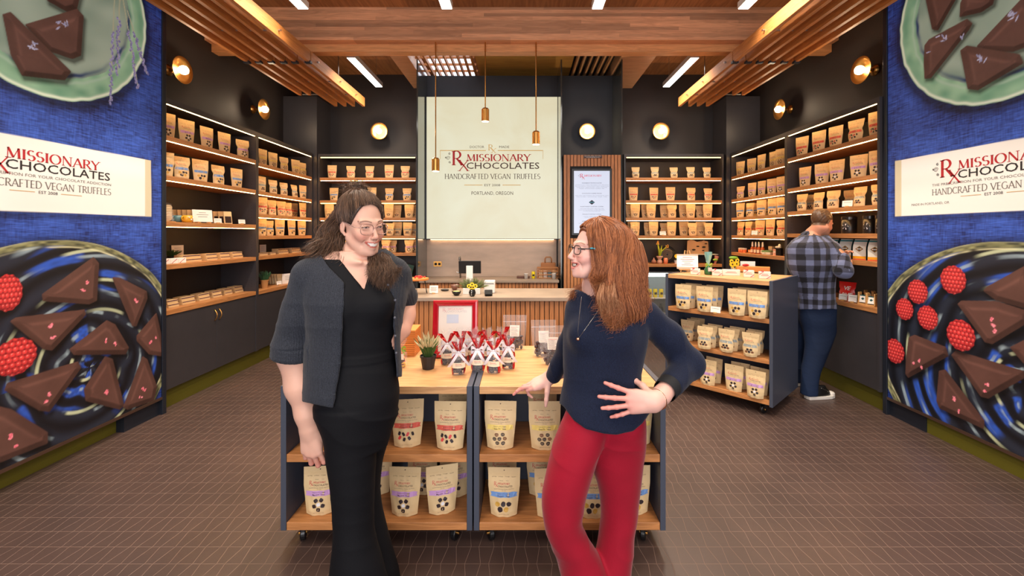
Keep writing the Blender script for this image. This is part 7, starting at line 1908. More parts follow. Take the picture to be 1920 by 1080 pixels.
for s_ in (-1, 1):
    for i in range(5): y_ = -.05 + i * .025; b.tube([(s_ * .14, y_, 0), (s_ * .14, y_, .14)], .003, 5)
b.build('wicker_frame', mat('wicker', (176, 118, 72), .6), g)
for i in range(4): MB().box(-.12 + i * .06, -.07 + i * .06, -.045, .045, .002, .10).build('packets', (M_box, M_white, mat('teal_pack', (40, 130, 150), .5), M_box)[i], g)
g = E('wooden_handbag', ((1028 - VX) * 6.04 / F, 6.04, .9005), 0, 'small tan bag with loop handles standing behind the wicker basket', 'bag')
MB().box(-.10, .10, -.02, .02, 0, .20).build('bag_body', mat('tan_leather', (176, 112, 58), .5), g, bevel=.01)
for y_ in (-.015, .015): MB().tube([(-.045, y_, .195), (-.045, y_, .25), (-.03, y_, .275), (.03, y_, .275), (.045, y_, .25), (.045, y_, .195)], .007, 8).build('handle', MATS['tan_leather'], g, smooth=True)
# --- drinks fridge under the right back bay
g = E('drinks_fridge', (1.505, 6.335, .0), 0, 'glass-front drinks fridge under the back right shelf', 'fridge')
FW = 1.38; M_fin = mat('fridge_grey', (150, 156, 160), .5)
b = MB().box(0, FW, 0, .37, 0, .06).box(0, FW, 0, .37, .93, .95).box(0, .03, 0, .37, .06, .93).box(FW - .03, FW, 0, .37, .06, .93); b.build('fridge_case', M_steel, g)
MB().box(.031, FW - .031, .36, .369, .061, .929).build('inner_back', M_fin, g)
for zz in (.30, .565): MB().box(.032, FW - .032, .02, .358, zz - .012, zz).build('wire_shelf', M_white, g)
MB().box(.032, FW - .032, .012, .03, .875, .925).build('light_bar', mat('fridge_light', (255, 255, 255), .4, emit=5, ec=(235, 250, 240)), g)
MB().box(.03, FW - .03, -.006, -.002, .06, .93).build('glass_door', M_glass, g)
MB().box(FW * .5 - .01, FW * .5 + .01, -.012, -.007, .06, .93).build('door_bar', M_black, g)
for i, px in enumerate((1218, 1228.5, 1239.5)):
    Y = 6.42; can((px - VX) * Y / F, Y, .565, 'yellow can in the drinks fridge, %s' % ORD[i], 'yellow cans in the fridge', 1.08)
for i, px in enumerate((1215, 1227, 1239)):
    Y = 6.42; lathe_thing('dark_bottle', (px - VX) * Y / F, Y, .30, [(.032, 0), (.035, .01), (.035, .10), (.014, .14), (.014, .17), (0, .17)], M_black, 'dark bottle on the low fridge shelf, %s' % ORD[i], 'bottle', 'bottle_body', 'dark bottles in the fridge')
# --- things on the angled cart
def gift_box(px, py, w, d, h, label, group='ribboned card boxes on the angled cart'):
    x, y, z = onz(px, py, 1.11)
    g = E('gift_box', (x, y + .03, 1.1105), CA + .45, label, 'box', group)
    MB().box(-w / 2, w / 2, -d / 2, d / 2, 0, h).build('carton', mat('pink_white_carton', (232, 214, 200), .6), g, bevel=.003)
    b = MB(); b.box(-w * .32, w * .32, -d / 2 - .0008, -d / 2 - .0002, h * .42, h * .50); b.box(-w * .25, w * .25, -d / 2 - .0008, -d / 2 - .0002, h * .62, h * .68); b.build('carton_print', mat('carton_ink', (190, 110, 100), .6), g)
    if w < .13:
        b = MB(); b.obox((-w * .30, -d / 2 - .001, h * .80), (.004, .002, h * .7), rotm(0, .9, 0)); b.obox((w * .30, -d / 2 - .001, h * .2), (.004, .002, h * .7), rotm(0, .9, 0)); b.obox((-w * .2, 0, h + .001), (.006, d, .002)); b.ell((-w * .2, -d * .2, h + .004), (.014, .008, .005), 6)
        b.build('red_ribbon', mat('thin_red_ribbon', (170, 30, 40), .4), g)
for a in ((1306, 515, .085, .05, .055, 'white card box tied at the corner, nearest the easel sign'), (1347, 517, .085, .05, .055, 'pinkish box with red ribbon right of the iridescent bag'), (1373.5, 517, .15, .05, .055, 'long cream box lying between the ribboned boxes'), (1407, 520, .085, .05, .060, 'pinkish box with red ribbon before the wooden tray'), (1437, 523, .09, .05, .060, 'pinkish box with red ribbon at the cart\'s right corner')): gift_box(*a)
x, y, z = onz(1289, 511, 1.11)
g = E('easel_sign', (x, y, 1.115), CA + .5, 'pale printed sign on a small easel at the cart\'s left end', 'sign')
b = MB(); b.M = rotm(-.2, 0, 0); b.box(-.10, .10, -.003, .003, .03, .18); b.build('sign_board', M_paper, g)
b = MB(); b.M = rotm(-.2, 0, 0); b.box(-.10, .10, -.0045, -.0035, .03, .05); b.box(-.10, .10, -.0045, -.0035, .165, .18); b.build('sign_border', mat('blush_band', (206, 170, 150), .6), g)
b = MB(); b.M = rotm(-.2, 0, 0)
for i, (w_, m_) in enumerate(((.045, 0), (.065, 0), (.05, 1), (.03, 1), (.055, 1))): b.box(-w_, w_, -.0046, -.0040, .145 - i * .019, .149 - i * .019, m_)
b.build('sign_print', [mat('rose_ink', (200, 90, 90), .6), M_grey], g)
b = MB()
for s_ in (-1, 1): b.tube([(s_ * .065, -.01, 0), (s_ * .05, .022, .05), (s_ * .02, .058, .215)], .006, 6)
b.tube([(0, .09, 0), (0, .045, .21)], .006, 6); b.box(-.08, .08, -.016, .02, .018, .027); b.build('easel', M_oakl, g)
x, y, z = onz(1328, 515, 1.11); M_irid = mat('iridescent_film', (170, 226, 220), .15, .5, alpha=.75)
g = E('cone_gift_bag', (x, y, 1.1105), 0, 'iridescent cone-top bag with green bow and tag on the angled cart', 'gift bag')
MB().lathe([(.030, 0), (.036, .01), (.036, .05), (.012, .085), (.008, .092)], 18).build('filled_base', mat('deep_green_sweets', (40, 92, 50), .25, bump=.5, bscale=90), g, smooth=True)
MB().lathe([(.008, .092), (.02, .13), (.034, .19), (.036, .215), (.030, .20), (.012, .13)], 14, cap=False).build('cone_top', M_irid, g)
b = MB()
for s_ in (-1, 1): b.grid(lambda a, c: (s_ * (.003 + .03 * math.sin(PI * a)), -.012 - .008 * math.sin(2 * PI * a), .09 + .014 * math.sin(2 * PI * a) + (c - .5) * .014), 10, 1)
b.build('green_bow', M_lgreen, g); MB().box(-.018, .018, -.040, -.0385, .035, .07).build('gift_tag', mat('pink_tag', (230, 190, 180), .6), g)
x, y, z = onz(1412, 510, 1.11)
g = E('wooden_tray', (x, y, 1.1105), CA + .3, 'orange wooden display tray behind the ribboned boxes on the angled cart', 'tray')
MB().box(-.15, .15, -.05, .05, 0, .055).build('tray_body', M_org, g, bevel=.004)
o = tag(MB().ell((0, 0, .014), (.035, .02, .013), 8).build('red_candies', mat('red_wrap2', (196, 30, 34), .3), None, smooth=True), 'small heap of red candies on the wooden display tray', 'candies', kind='stuff'); o.location = (atY(1398, 502, y)[0], y, 1.166)
x2, y2, _ = atY(1402, 500, y + .13); g = tag(MB().box(-.07, .07, -.002, .002, 0, .10).build('white_card', M_paper, None), 'blank white card standing behind the red candies on the angled cart', 'card'); g.location = (x2, y2, 1.1105); g.rotation_euler = (0, 0, -.3)
x, y, z = onz(1377, 508, 1.11)
g = E('toy_sunflower_bunch', (x, y + .02, 1.1105), 0, 'bright yellow felt flower bunch with green top on the angled cart', 'flowers')
b = MB(); b2 = MB()
for dx_, dz_, r_ in ((-.022, .07, .034), (.022, .075, .034), (0, .04, .030), (-.03, .10, .024), (.03, .11, .024)):
    flower(b, (dx_, -.02, dz_), r_, (0, -1, .1), 12); b.ell((dx_, -.012, dz_), (r_ * .62, .012, r_ * .62), 6)
    b2.ell((dx_, -.026, dz_), (.008, .005, .008), 6)
b.build('petals', M_yel, g); b2.build('flower_centres', M_dark, g)
MB().ell((0, 0, .135), (.05, .03, .018), 8).build('green_top', mat('bright_green', (110, 150, 30), .5, bump=.4), g, smooth=True); MB().lathe([(.02, 0), (.028, .035)], 12).build('base', M_white, g)
# --- back right shelf: art, bulb, plate, bag
YB2 = 6.42
def bx(px): return (px - VX) * YB2 / F
g = E('leaf_pattern_panel', (bx(1195), 6.55, 1.0605), 0, 'black panel with cut-out leaf pattern leaning on the back right shelf', 'art')
MB().box(-.115, .115, 0, .01, 0, .33).build('panel', M_black, g)
b = MB(); rr = random.Random(2)
for i in range(5):
    for j in range(8):
        cx_, cz_ = -.09 + i * .045, .025 + j * .041; a = rr.uniform(0, 3.14)
        b.poly([(cx_ + math.cos(a) * .019 * k1 - math.sin(a) * .007 * k2, -.001, cz_ + math.sin(a) * .019 * k1 + math.cos(a) * .007 * k2) for k1, k2 in ((-1, 0), (0, -1), (1, 0), (0, 1))])
b.build('leaf_pattern', mat('leaf_tan', (206, 160, 126), .6), g)
g = E('hyacinth_in_bulb_vase', (bx(1236), 6.40, 1.0605), 0, 'yellow hyacinth stems rising from a pinkish bulb vase on the shelf', 'plant')
MB().lathe([(.03, 0), (.04, .02), (.034, .05), (.02, .06), (.04, .09), (.05, .11)], 18).build('bulb_vase', mat('pink_glass', (206, 158, 132), .3), g, smooth=True)
b = MB(); b.tube([(0, 0, .09), (-.01, 0, .20), (-.03, 0, .30)], [.012, .014, .006], 6); b.tube([(0, 0, .09), (.03, 0, .18), (.10, 0, .25)], [.012, .010, .006], 6); b.tube([(0, 0, .09), (.02, 0, .2), (.035, 0, .27)], [.010, .012, .002], 6); b.build('stems', mat('lime_stem', (160, 172, 30), .5), g, smooth=True)
b = MB()
for c_ in ((-.03, 0, .31), (.11, 0, .255)):
    for i in range(16): b.ell((c_[0] + rr.uniform(-.018, .018), rr.uniform(-.012, .012), c_[2] + rr.uniform(-.03, .02)), (.008, .007, .008), 5)
b.build('blossoms', mat('ochre_blossom', (204, 150, 70), .6), g, smooth=True)
g = E('swirl_plate', (bx(1253), 6.48, 1.0605), 0, 'round black plate with pale spiral rings standing on the back shelf', 'plate')
b = MB(); b.lathe([(0, 0), (.06, .002), (.125, .016), (.128, .02), (.06, .008), (0, .006)], 36, c=(0, 0, .13), rot=rotm(PI / 2 - .15, 0, 0)); b.build('plate_body', mat('black_glaze', (36, 42, 50), .25), g, smooth=True)
b = MB()
for r_ in (.022, .038, .054, .07): b.tube([(r_ * math.cos(a), -.020 - .0 + r_ * math.sin(a) * .15, .13 + r_ * math.sin(a)) for a in np.linspace(0, 2 * PI, 30)], .0022, 4, cap=False)
b.build('rings', mat('ring_tan', (170, 150, 130), .4), g)
lathe_thing('orange_votive', bx(1246), 6.37, 1.06, [(.024, 0), (.032, .03), (.028, .07), (.022, .085), (.02, .08), (.026, .03), (0, .01)], mat('orange_glass', (226, 130, 90), .3), 'small orange votive before the swirl plate', 'candle holder')
lathe_thing('bulb', bx(1224), 6.37, 1.06, [(.01, 0), (.032, .02), (.034, .04), (.012, .065), (.004, .09)], mat('onion_skin', (170, 110, 84), .5), 'loose brown flower bulb left of the hyacinth', 'bulb')
card(bx(1206), 6.36, 1.06, 0, .085, .05, 'small cream card beside the leaf pattern panel', 1)
g = E('glass_shelf', (0, 0, 0), 0, 'short pale glass shelf under the folded tote in the back right bay', 'shelf'); MB().box(bx(1296), 2.888, 6.42, 6.69, 1.188, 1.20).build('shelf_plate', mat('frosted_shelf', (220, 214, 190), .3), g); MB().box(bx(1296), bx(1296) + .01, 6.44, 6.68, 1.0605, 1.187).build('bracket', M_white, g)
g = E('printed_tote_bag', (bx(1314), 6.53, 1.2005), 0, 'slouching natural tote bag with dark print on the back right shelf', 'bag')
b = MB(); b.grid(lambda a, c: ((a - .5) * (.33 - .02 * c), -.05 * math.sin(PI * a) * (1 - .5 * c), c * (.19 + .02 * math.sin(a * 9) - .02 * (a > .8))), 18, 8); b.grid(lambda a, c: ((.5 - a) * (.33 - .02 * c), .05 * math.sin(PI * a) * (1 - .5 * c), c * (.18 + .015 * math.sin(a * 7))), 18, 8); b.build('bag_cloth', mat('natural_canvas', (186, 148, 112), .8, bump=.4, bscale=30), g, smooth=True)
b = MB()
for q in ((-.08, .06, .03), (-.02, .11, .025), (.07, .10, .03), (.06, .05, .02), (.10, .15, .022)): b.poly([(q[0] + q[2] * math.cos(a), -.052, q[1] + q[2] * .4 * math.sin(a)) for a in np.linspace(0, 5.6, 8)])
b.build('bag_print', M_dark, g)
# sunflower and wrapped bouquet, small decor
g = E('yellow_bloom', (bx(1267), 6.40, 1.0605), 0, 'yellow bloom in a small white pot right of the swirl plate', 'plant'); MB().lathe([(.02, 0), (.03, .05), (0, .05)], 14).build('pot', M_white, g); b = MB(); flower(b, (0, -.01, .11), .034); b.ell((0, 0, .1), (.02, .012, .02), 6); b.build('petals', M_yel, g); MB().tube([(0, 0, .05), (0, 0, .1)], .004, 5).build('stem', M_green, g)
g = E('wrapped_bouquet', (bx(1337), 6.36, 1.0605), 0, 'small wrapped bouquet with lime bow leaning by the bay\'s side panel', 'flowers'); b = MB(); b.M = rotm(0, .25, 0); b.lathe([(.012, .004), (.02, .05), (.032, .12), (.0, .11)], 12); b.build('wrap', mat('blush_paper', (200, 130, 110), .6), g); b = MB(); b.ell((0.0, -.02, .06), (.04, .012, .016), 6); b.build('lime_bow', M_lgreen, g)
# --- right corner bay: cosmetics on the 1.235 shelf
def wx(side, px, X): return (side * X, F * X / abs(px - VX))
def cosm(px, kind, label, X=3.10, group=None):
    x, y = wx(1, px, X); z = 1.235
    P_ = {'jar': [(.018, 0), (.019, .002), (.019, .032)], 'bottle': [(.017, 0), (.019, .003), (.019, .055), (.008, .066), (.008, .07)], 'tub': [(.024, 0), (.026, .002), (.026, .024)]}
    nm, m1, m2 = {'jar': ('orange_jar', mat('orange_jar', (222, 110, 60), .35), M_white), 'bottle': ('spray_bottle', mat('amber_bottle', (170, 74, 24), .2), M_white), 'tub': ('cream_tub', mat('cream_tub', (222, 216, 196), .4), mat('tub_lid', (120, 150, 90), .4))}[kind]
    g = E(nm, (x, y, z + .0005), -PI / 2 + .3, label, 'jar' if kind != 'bottle' else 'bottle', group); g.scale = (1.35,) * 3
    MB().lathe(P_[kind], 16).build('container', m1, g, smooth=True)
    t = P_[kind][-1]; MB().lathe([(t[0] * 1.05, t[1]), (t[0] * 1.05, t[1] + .014), (t[0] * .7, t[1] + .03 * (kind == 'bottle') + .015)], 16).build('cap', m2, g)
    if kind != 'jar': MB().grid(lambda a, c: ((t[0] if kind == 'tub' else .019) * 1.02 * math.sin((a - .5) * 2), -(.026 if kind == 'tub' else .019) * 1.02 * math.cos((a - .5) * 2), .010 + c * (.03 if kind == 'bottle' else .010)), 6, 1).build('paper_label', M_cream, g)
for i, px in enumerate((1388, 1392.5, 1396.5)): cosm(px, 'jar', 'small orange jar on the right corner bay shelf, %s' % ORD[i], group='orange jars in the right corner bay')
for i, px in enumerate((1411, 1417, 1423, 1430)): cosm(px, 'bottle', 'amber spray bottle with white top in the right corner bay, %s' % ORD[i], group='amber spray bottles')
for i, (px, X) in enumerate(((1434, 3.08), (1441, 3.08), (1437, 3.15), (1446, 3.14))): cosm(px, 'tub', 'round cream tub with green-tinged lid among four, %s' % ORD[i], X, 'cream tubs in the right corner bay')
x, y = wx(1, 1386, 3.2); g = E('display_card', (x, y, 1.2355), -PI / 2 + .35, 'upright white card with dark letter R in the right corner bay', 'sign'); MB().box(-.05, .05, 0, .003, 0, .165).build('card', M_paper, g); b = MB(); place(b, T_('R', .03, .042, bold=.03), (-.04, -.0008, .11), *ux, 0)
for i in range(4): b.box(-.03, .03, -.0012, -.0006, .03 + i * .016, .032 + i * .016)
b.build('card_print', mat('plum_ink', (92, 30, 36), .6), g)
for i, (px, w_, h_, m_, lab, X) in enumerate(((1405, .05, .045, M_org, 'orange carton behind the jars in the right corner bay', 3.12), (1444, .06, .10, M_box, 'cream carton behind the round tubs in the right corner bay', 3.22), (1452, .045, .075, mat('pink_carton', (222, 170, 150), .6), 'pink carton right of the round tubs', 3.08), (1459, .07, .09, M_black, 'black gift carton with white bow at the shelf end', 3.08))):
    x, y = wx(1, px, X); g = E('small_carton', (x, y, 1.2355), -PI / 2 + .3, lab, 'box'); MB().box(-w_ / 2, w_ / 2, 0, .04, 0, h_).build('carton', m_, g, bevel=.002)
    if i == 3: b = MB(); b.ell((0, 0, h_ + .012), (.04, .02, .014), 8); b.ell((.02, 0, h_ + .03), (.018, .012, .02), 8); b.build('bow', M_white, g)
    else: MB().box(-w_ * .35, w_ * .35, -.0006, -.0001, h_ * .4, h_ * .7).build('print', M_paper, g)
# --- right near bay: tins, coffee bags, stands
for px, w_, lab in ((1592, .062, 'large black lidded tin with white markings, leftmost of three'), (1630, .048, 'black lidded tin with a tassel, middle of three'), (1654, .048, 'black lidded tin cut off by the print wall, rightmost of three')):
    X = 3.11; x, y = wx(1, px, X); y = max(y, 3.76)
    g = E('black_tin', (x, y, 1.5005), -PI / 2 + .4, lab, 'tin', 'black tins on the right wall shelf')
    h_ = .15; MB().lathe([(w_ * .98, 0), (w_, .002), (w_, h_)], 28).build('tin_body', M_black, g, smooth=True); MB().lathe([(w_ * 1.03, h_ - .018), (w_ * 1.03, h_ + .006), (w_ * .9, h_ + .012), (0, h_ + .012)], 28).build('tin_lid', mat('satin_black', (30, 28, 30), .25), g)
    b = MB(); wp = lambda u, v, off, w_=w_: (w_ * 1.005 * math.sin(u / w_), -w_ * 1.005 * math.cos(u / w_), v)
    for q in range(5): a = q * 1.25; place(b, (np.array([(math.cos(a) * .006, math.sin(a) * .006), (math.cos(a + .3) * .026, math.sin(a + .3) * .026), (math.cos(a - .1) * .03, math.sin(a - .1) * .03)]), [(0, 1, 2)]), (0, 0, 0), *ux, 0, 0, 0, .065, warp=wp)
    for zz in (.025, .11): place(b, bar2(-.03, .03, zz, zz + .003), (0, 0, 0), *ux, 0, warp=wp)
    b.build('tin_markings', M_ribbon, g)
def coffee_bag(px, X, rz, label):
    x, y = wx(1, px, X); y = max(y, 3.75); w_, h_, d_ = .112, .188, .07
    g = E('coffee_bag', (x, y, 1.2608), -PI / 2 + rz, label, 'coffee bag', 'white coffee bags on the right wall')
    def f_(u, v, s_): t = d_ / 2 * (1 - max(0, (v - .55) / .45) ** 1.5 * .92); return (u * w_ / 2, s_ * t, v * h_)
    b = MB(); b.grid(lambda a, c: f_(a * 2 - 1, c, -1), 4, 8); b.grid(lambda a, c: f_(1 - a * 2, c, 1), 4, 8); b.build('bag_front', mat('white_foil_bag', (230, 226, 214), .4), g, smooth=True)
    b = MB()
    for s_ in (-1, 1): b.grid(lambda a, c: tuple(np.array(f_(s_, c, -1)) * (1 - a) + np.array(f_(s_, c, 1)) * a + np.array([-s_ * .012 * math.sin(PI * a), 0, 0])), 2, 8)
    b.build('teal_gusset', mat('teal_foil', (20, 74, 78), .35), g)
    b = MB(); fr = lambda u, v, off: (u, f_(0, v / h_, -1)[1] - .001 - off, v)
    place(b, bar2(-w_ / 2, w_ / 2, .165, .178), (0, 0, 0), *ux, 0, warp=fr); place(b, bar2(-w_ / 2, w_ / 2, .012, .034), (0, 0, 0), *ux, 1, warp=fr); place(b, bar2(-w_ * .4, w_ * .4, .018, .026), (0, 0, 0), *ux, 2, .0006, warp=fr); place(b, bar2(-w_ / 2, w_ / 2, .0, .010), (0, 0, 0), *ux, 3, warp=fr)
    for k_, m_ in ((1, 2), (.82, 1), (.7, 2)): place(b, (np.array([(-.034 * k_, 0), (0, -.026 * k_), (.034 * k_, 0), (0, .026 * k_)]), [(0, 1, 2, 3)]), (0, 0, 0), *ux, m_, .0004 * (4 - k_ * 3), 0, .10, warp=fr)
    place(b, bar2(-.020, .020, .096, .104), (0, 0, 0), *ux, 4, .002, warp=fr)
    b.build('bag_print', [mat('teal_stripe', (50, 140, 150), .4), mat('amber_stripe', (232, 160, 30), .4), M_ink, mat('orange_stripe', (226, 96, 50), .4), M_paper], g)
for px, rz, lab in ((1563, .30, 'white coffee bag nearest the man\'s face, leftmost of four'), (1589, .35, 'white coffee bag just right of the man\'s hands'), (1616, .35, 'white coffee bag with teal side, middle of the row'), (1645, .35, 'white coffee bag with large diamond mark at the end beside the print wall')): coffee_bag(px, 3.10, rz, lab)
x, y = wx(1, 1588, 3.12)
g = E('red_gift_pouch', (x, y, .8665), -PI / 2 + .45, 'crumpled red pouch with white LOVE lettering on the low right shelf', 'pouch')
fs_ = pouch_surf(.15, .17, .07, 'pinch', 5); b = MB(); b.grid(lambda a, c: fs_(a * 2 - 1, c, -1), 12, 12); b.grid(lambda a, c: fs_(1 - a * 2, c, 1), 12, 12); b.build('pouch_body', mat('red_foil_bag', (206, 34, 30), .3), g, smooth=True)
b = MB(); wp = lambda u, v, off: fs_(max(-1, min(1, u / .062)), v / .17, -1, .003); place(b, T_('LOVE', .10, .038, bold=.02), (0, 0, 0), *ux, 0, 0, -.05, .03, warp=wp); place(b, T_('VE', .05, .034, bold=.02), (0, 0, 0), *ux, 0, 0, -.02, .095, warp=wp); b.build('lettering', M_paper, g)
for i, (px, X, h_) in enumerate(((1580, 3.03, .055), (1598, 3.03, .065))):
    x, y = wx(1, px, X); card(x, y, .866, -PI / 2 + .5, .07, h_, 'blank cream card on the low right shelf, %s of two' % ('left', 'right')[i], 1)
for i, (px, X) in enumerate(((1618, 3.05), (1634, 3.05), (1629, 3.20), (1645, 3.18))):
    x, y = wx(1, px, X); y = max(y, 3.80)
    g = E('card_display_stand', (x, y, .8665), -PI / 2 + .4, 'small wooden stand with a white diamond-mark sachet, %s of four' % ORD[i], 'stand', 'wooden sachet stands on the low right shelf')
    b = MB(); b.box(-.035, .035, -.02, .05, 0, .012); b.box(-.035, -.025, -.012, .03, .012, .11); b.box(.025, .035, -.012, .03, .012, .11); b.build('stand_frame', M_oakl, g, bevel=.001)
    b = MB(); b.M = rotm(-.25, 0, 0); b.box(-.032, .032, -.016, -.010, .018, .085); b.build('sachet', M_paper, g)
    b = MB(); b.M = rotm(-.25, 0, 0); b.poly([(-.014, -.0165, .05), (0, -.0165, .038), (.014, -.0165, .05), (0, -.0165, .062)]); b.box(-.032, .032, -.0166, -.0162, .075, .085); b.build('sachet_print', MATS['teal_foil'], g)
x, y = wx(1, 1607, 3.2); o = tag(MB().lathe([(.03, 0), (.032, .002), (.032, .08), (.03, .082)], 18, rot=rotm(0, PI / 2, 0), c=(0, 0, .0335)).build('rolled_black_bag', M_black, None), 'black rolled bundle behind the cream cards on the low right shelf', 'bundle'); o.location = (x, y, .8665)
# --- left near bay
def lx_(px, X=3.10): return (-X, F * X / (VX - px))
def tea(px, X, z, label, group, m2, w_=.075, h_=.13):
    x, y = lx_(px, X); g = E('tea_packet', (x, max(y, 3.77), z + .0006), PI / 2 - .5, label, 'packet', group)
    b = MB(); b.M = rotm(-.18, 0, 0); b.box(-w_ / 2, w_ / 2, -.008, .008, 0, h_); b.build('packet_body', M_kraft, g, bevel=.005)
    b = MB(); b.M = rotm(-.18, 0, 0); b.box(-w_ * .38, w_ * .38, -.0092, -.0084, h_ * .08, h_ * .6); b.build('packet_window', m2, g)
for i in range(5): tea(333 + i * 9, 3.28 - i * .035, 1.60, 'kraft-topped tea packet in the overlapping row, %s' % ORD[i], 'tea packets on the left wall', M_box)
for i in range(4): tea(398 + i * 10, 3.24 - i * .045, 1.60, 'kraft packet with dark window, %s, left wall third shelf' % ORD[i], 'dark-windowed packets', M_dch, .08, .135)
x, y = lx_(381, 3.06); g = E('display_card', (x, y, 1.6005), PI / 2 - .5, 'large cream card on wooden feet before the tea packets', 'sign'); b = MB(); b.M = rotm(-.15, 0, 0); b.box(-.085, .085, 0, .004, .012, .13); b.build('card', M_paper, g); b = MB(); b.M = rotm(-.15, 0, 0)
for i, w_ in enumerate((.03, .05, .04)): b.box(-w_, w_, -.0008, -.0003, .10 - i * .02, .104 - i * .02)
b.build('card_print', M_grey, g); b = MB()
for s_ in (-1, 1): b.box(s_ * .05 - .006, s_ * .05 + .006, -.03, .03, 0, .012)
b.build('feet', M_oakl, g)
for px, lab in ((409, 'small white card between the two packet rows, left wall'), (454, 'small white card at the right end of the third shelf, left wall')): x, y = lx_(px, 3.05); card(x, y, 1.60, PI / 2 - .4, .075, .045, lab, 1)
def mug(px, X, m, label, k=1.0, dots=False):
    x, y = lx_(px, X); g = E('mug', (x, y, 1.6006), PI / 2, label, 'mug'); g.scale = (k, k, k)
    MB().lathe([(.030, 0), (.042, .012), (.046, .04), (.042, .07), (.039, .07), (.043, .04), (.03, .008), (0, .006)], 24).build('cup', m, g, smooth=True)
    MB().tube([(-.04, 0, .055), (-.062, 0, .056), (-.07, 0, .04), (-.06, 0, .022), (-.043, 0, .02)], .006, 8).build('handle', m, g, smooth=True)
    if dots:
        b = MB()
        for a, zz in ((-1.2, .045), (-1.7, .03), (-2.1, .05), (-.7, .028)): b.ell((.0455 * math.cos(a), .0455 * math.sin(a), zz), (.007, .007, .009), 6)
        b.build('white_dots', M_paper, g, smooth=True)
mug(351, 3.07, mat('mustard_glaze', (220, 164, 40), .35), 'mustard yellow mug with white dots on the left wall shelf', .95, True)
mug(333, 3.16, mat('teal_glaze', (90, 130, 136), .35), 'grey-teal mug behind the mustard one on the left wall shelf', .95)
x, y = lx_(316, 3.12); g = E('cookie_bag', (x, max(y, 3.79), 1.6006), PI / 2 - .4, 'clear bag of pale biscuits on a wooden easel at the shelf\'s near end', 'bag'); b = MB(); 
for i in range(5): b.lathe([(.0, 0), (.03, .003), (.03, .010), (0, .012)], 14, c=(0, .0, .035 + i * .022), rot=rotm(-1.2, 0, 0))
b.build('biscuits', M_box, g); b = MB(); b.M = rotm(-.25, 0, 0); b.grid(lambda a, c: ((a - .5) * .10, -.03 * math.sin(PI * a), .01 + c * .16), 10, 8); b.grid(lambda a, c: ((a - .5) * .10, .01, .01 + c * .16), 2, 2); b.build('clear_film', M_cello, g, smooth=True); MB().box(-.04, .04, -.035, .03, 0, .008).build('easel_foot', M_oakl, g)
# truffle boxes: one thing per carton
M_carton = mat('carton_side', (214, 178, 128), .65); bm = MB().box(-.014, .014, -.045, .045, 0, .030).build('truffle_box', [M_carton], None, bevel=.001); me_tb = bm.data; bpy.data.objects.remove(bm)
bl = MB().box(-.0132, .0132, -.0456, -.0452, .018, .026).build('l', mat('carton_label', (92, 62, 70), .6), None); me_lb = bl.data; bpy.data.objects.remove(bl)
def boxes(side, px0, px1, n, z, X, lab, two=False, dz=0):
    for lev in range(2 if two else 1):
        for i in range(n):
            px = px0 + (px1 - px0) * (.06 + .84 * (i + .5) / n)
            x, y = (-X if side < 0 else X), F * X / abs(px - VX)
            if y < 3.72: continue
            o = bpy.data.objects.new('truffle_box', me_tb); col.objects.link(o); o.location = (x - .055 + (0 if lev == 0 else -.01), y, z + .0008 + lev * .0306); o.rotation_euler = (0, 0, PI / 2 - .12)
            o.scale = (max(.6, min(1.6, (F * X / (VX - px0 - (px1 - px0) / n) - F * X / (VX - px0)) / .034)), 1, 1.15 if lev else 1)
            tag(o, 'truffle box %s%s, %s' % (ORD[i], ' on top' if lev else ' below' if two else '', lab), 'box', 'slim truffle boxes, ' + lab)
            q = bpy.data.objects.new('end_label', me_lb); col.objects.link(q); q.parent = o
for k, (a, b_) in enumerate(((303, 317), (318, 341), (344, 372), (376, 399), (402, 421), (424, 440), (443, 460))): boxes(-1, a, b_, 4, .85, 3.05 + .012 * k, 'group %s of the counter shelf, left near bay' % ('one', 'two', 'three', 'four', 'five', 'six', 'seven')[k], True)
for k, (a, b_) in enumerate(((346, 385), (390, 413), (416, 436), (439, 460))): boxes(-1, a, b_, 5 if k == 0 else 4, 1.236, 3.06, 'group %s of the fourth shelf, left near bay' % ('one', 'two', 'three', 'four', 'five', 'six', 'seven')[k], True)
for k, (a, b_) in enumerate(((488, 506), (509, 520), (524, 545), (549, 568))): boxes(-1, a, b_, 4, 1.24, 3.06, 'group %s of the fifth shelf, left corner bay' % ('one', 'two', 'three', 'four', 'five', 'six', 'seven')[k], k > 1)
for i, px in enumerate((309, 322, 337)):
    x, y = lx_(px, 3.05); y = max(y, 3.76 + i * .09); g = E('ribboned_carton', (x - .03, y, 1.2368), PI / 2 - .2, 'small white carton with red ribbon by the fern, %s of three' % ORD[i], 'box', 'ribboned cartons by the fern'); MB().box(-.036, .036, -.03, .03, 0, .045).build('carton', M_paper, g, bevel=.002); MB().obox((0, -.0305, .022), (.004, .001, .06), rotm(0, .9, 0)).build('red_ribbon', MATS['thin_red_ribbon'], g)
x, y = lx_(322, 3.29); grass_pot(x, max(y, 3.80), 1.236, .035, .05, .07, .085, 'bushy green fern in a small pot on the left near bay\'s fourth shelf', M_pot, M_green, 160, 'potted_fern', wid=.005)
x, y = lx_(333, 3.37); g = E('display_card', (x, y, 1.2365), PI / 2 - .35, 'cream card standing behind the fern in the left near bay', 'sign'); MB().box(-.055, .055, 0, .003, 0, .15).build('card', M_paper, g); b = MB(); [b.box(-.03, .03, -.001, -.0004, .06 + i * .02, .063 + i * .02) for i in range(4)]; b.build('card_print', M_grey, g)
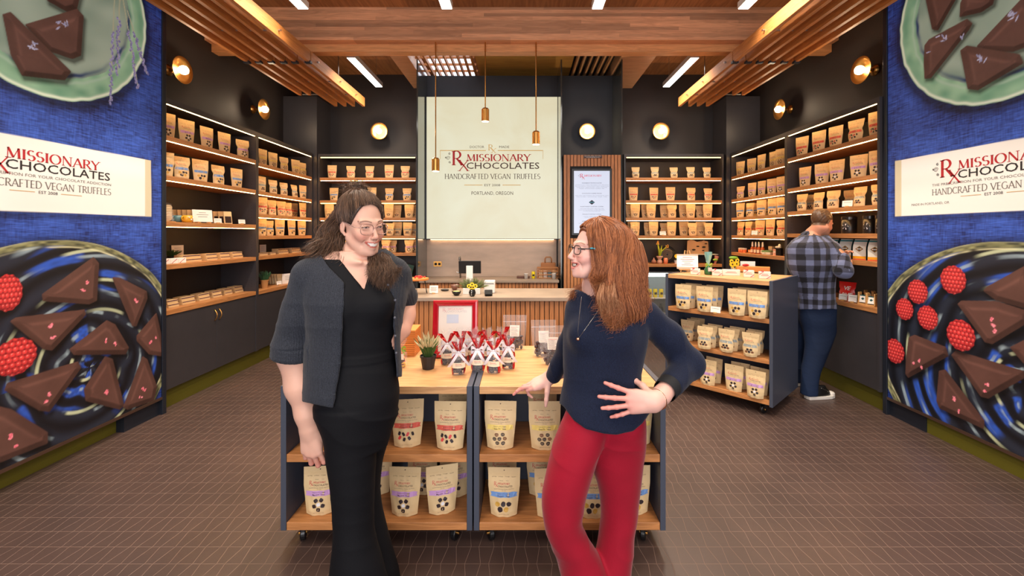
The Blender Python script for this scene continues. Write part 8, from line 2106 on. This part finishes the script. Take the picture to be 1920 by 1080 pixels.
# left corner bay, low shelves
x, y = lx_(493, 3.25); g = E('display_card', (x, y, 1.2405), PI / 2 - .35, 'cream card standing on the fifth shelf of the left corner bay', 'sign'); MB().box(-.045, .045, 0, .003, 0, .12).build('card', M_paper, g); b = MB(); [b.box(-.025, .025, -.001, -.0004, .05 + i * .02, .053 + i * .02) for i in range(3)]; b.build('card_print', M_grey, g)
x, y = lx_(496, 3.09); grass_pot(x, y, .845, .042, .10, .12, .075, 'leafy green plant in a woven pot in the left corner bay', mat('woven_pot', (196, 140, 84), .7, bump=.6, bscale=120), mat('broad_leaf', (46, 84, 50), .5), 60, 'potted_plant', wid=.016)
for i in range(5): tea(506 + i * 5, 3.27 - i * .035, .845, 'cream tea packet on the low shelf, %s, left corner bay' % ORD[i], 'tea packets in the left corner bay', M_box, .08, .13)
x, y = lx_(524, 3.07); card(x, y, .845, PI / 2 - .4, .07, .045, 'small white card before the tea packets, left corner bay', 1)
x, y = lx_(540, 3.07); g = E('display_card', (x, y, .8455), PI / 2 - .5, 'large cream card right of the tea packets, left corner bay', 'sign'); MB().box(-.08, .08, 0, .003, 0, .13).build('card', M_paper, g); b = MB(); [b.box(-.04, .04, -.001, -.0004, .05 + i * .022, .053 + i * .022) for i in range(3)]; b.build('card_print', M_grey, g)
for px, z, kind in ((1255 - 12, 1.47, 'B'), (1414, 1.475, 'R'), (1588, 1.745, 'R')):
    if kind == 'B': card((px - VX) * 6.34 / F, 6.34, z, 0, .09, .055, 'blank cream card before the pouches, back wall right bay', 1)
    else: x, y = wx(1, px, 3.03); card(x, y, z, -PI / 2 + .4, .09, .055, 'blank cream card before the pouches, right %s bay' % ('corner' if px < 1500 else 'near'), 1)
x, y, z = onz(1341, 588, .80); card(x, y - .0, .80, CA, .085, .052, 'white card in a holder on the angled cart\'s upper shelf', 1)
# coloured packets left of the sign
for i, (px, m_, a_) in enumerate(((765, mat('pink_pack', (206, 90, 100), .5), -.2), (771, mat('green_pack', (50, 120, 90), .5), .15), (777, mat('dark_green_pack', (40, 76, 60), .5), .25))):
    Y = 6.40; g = E('snack_packet', ((px - 12 - VX) * Y / F, Y - i * .012, .8505), 0, 'bright packet leaning on the low back shelf left of the sign, %s' % ORD[i], 'packet', 'bright packets by the sign'); g.rotation_euler = (0, a_, 0)
    MB().box(-.05, .05, 0, .006, .02, .20).build('packet_body', m_, g, bevel=.003); MB().ell((0, -.001, .12), (.028, .003, .032), 8).build('packet_print', M_brn, g)
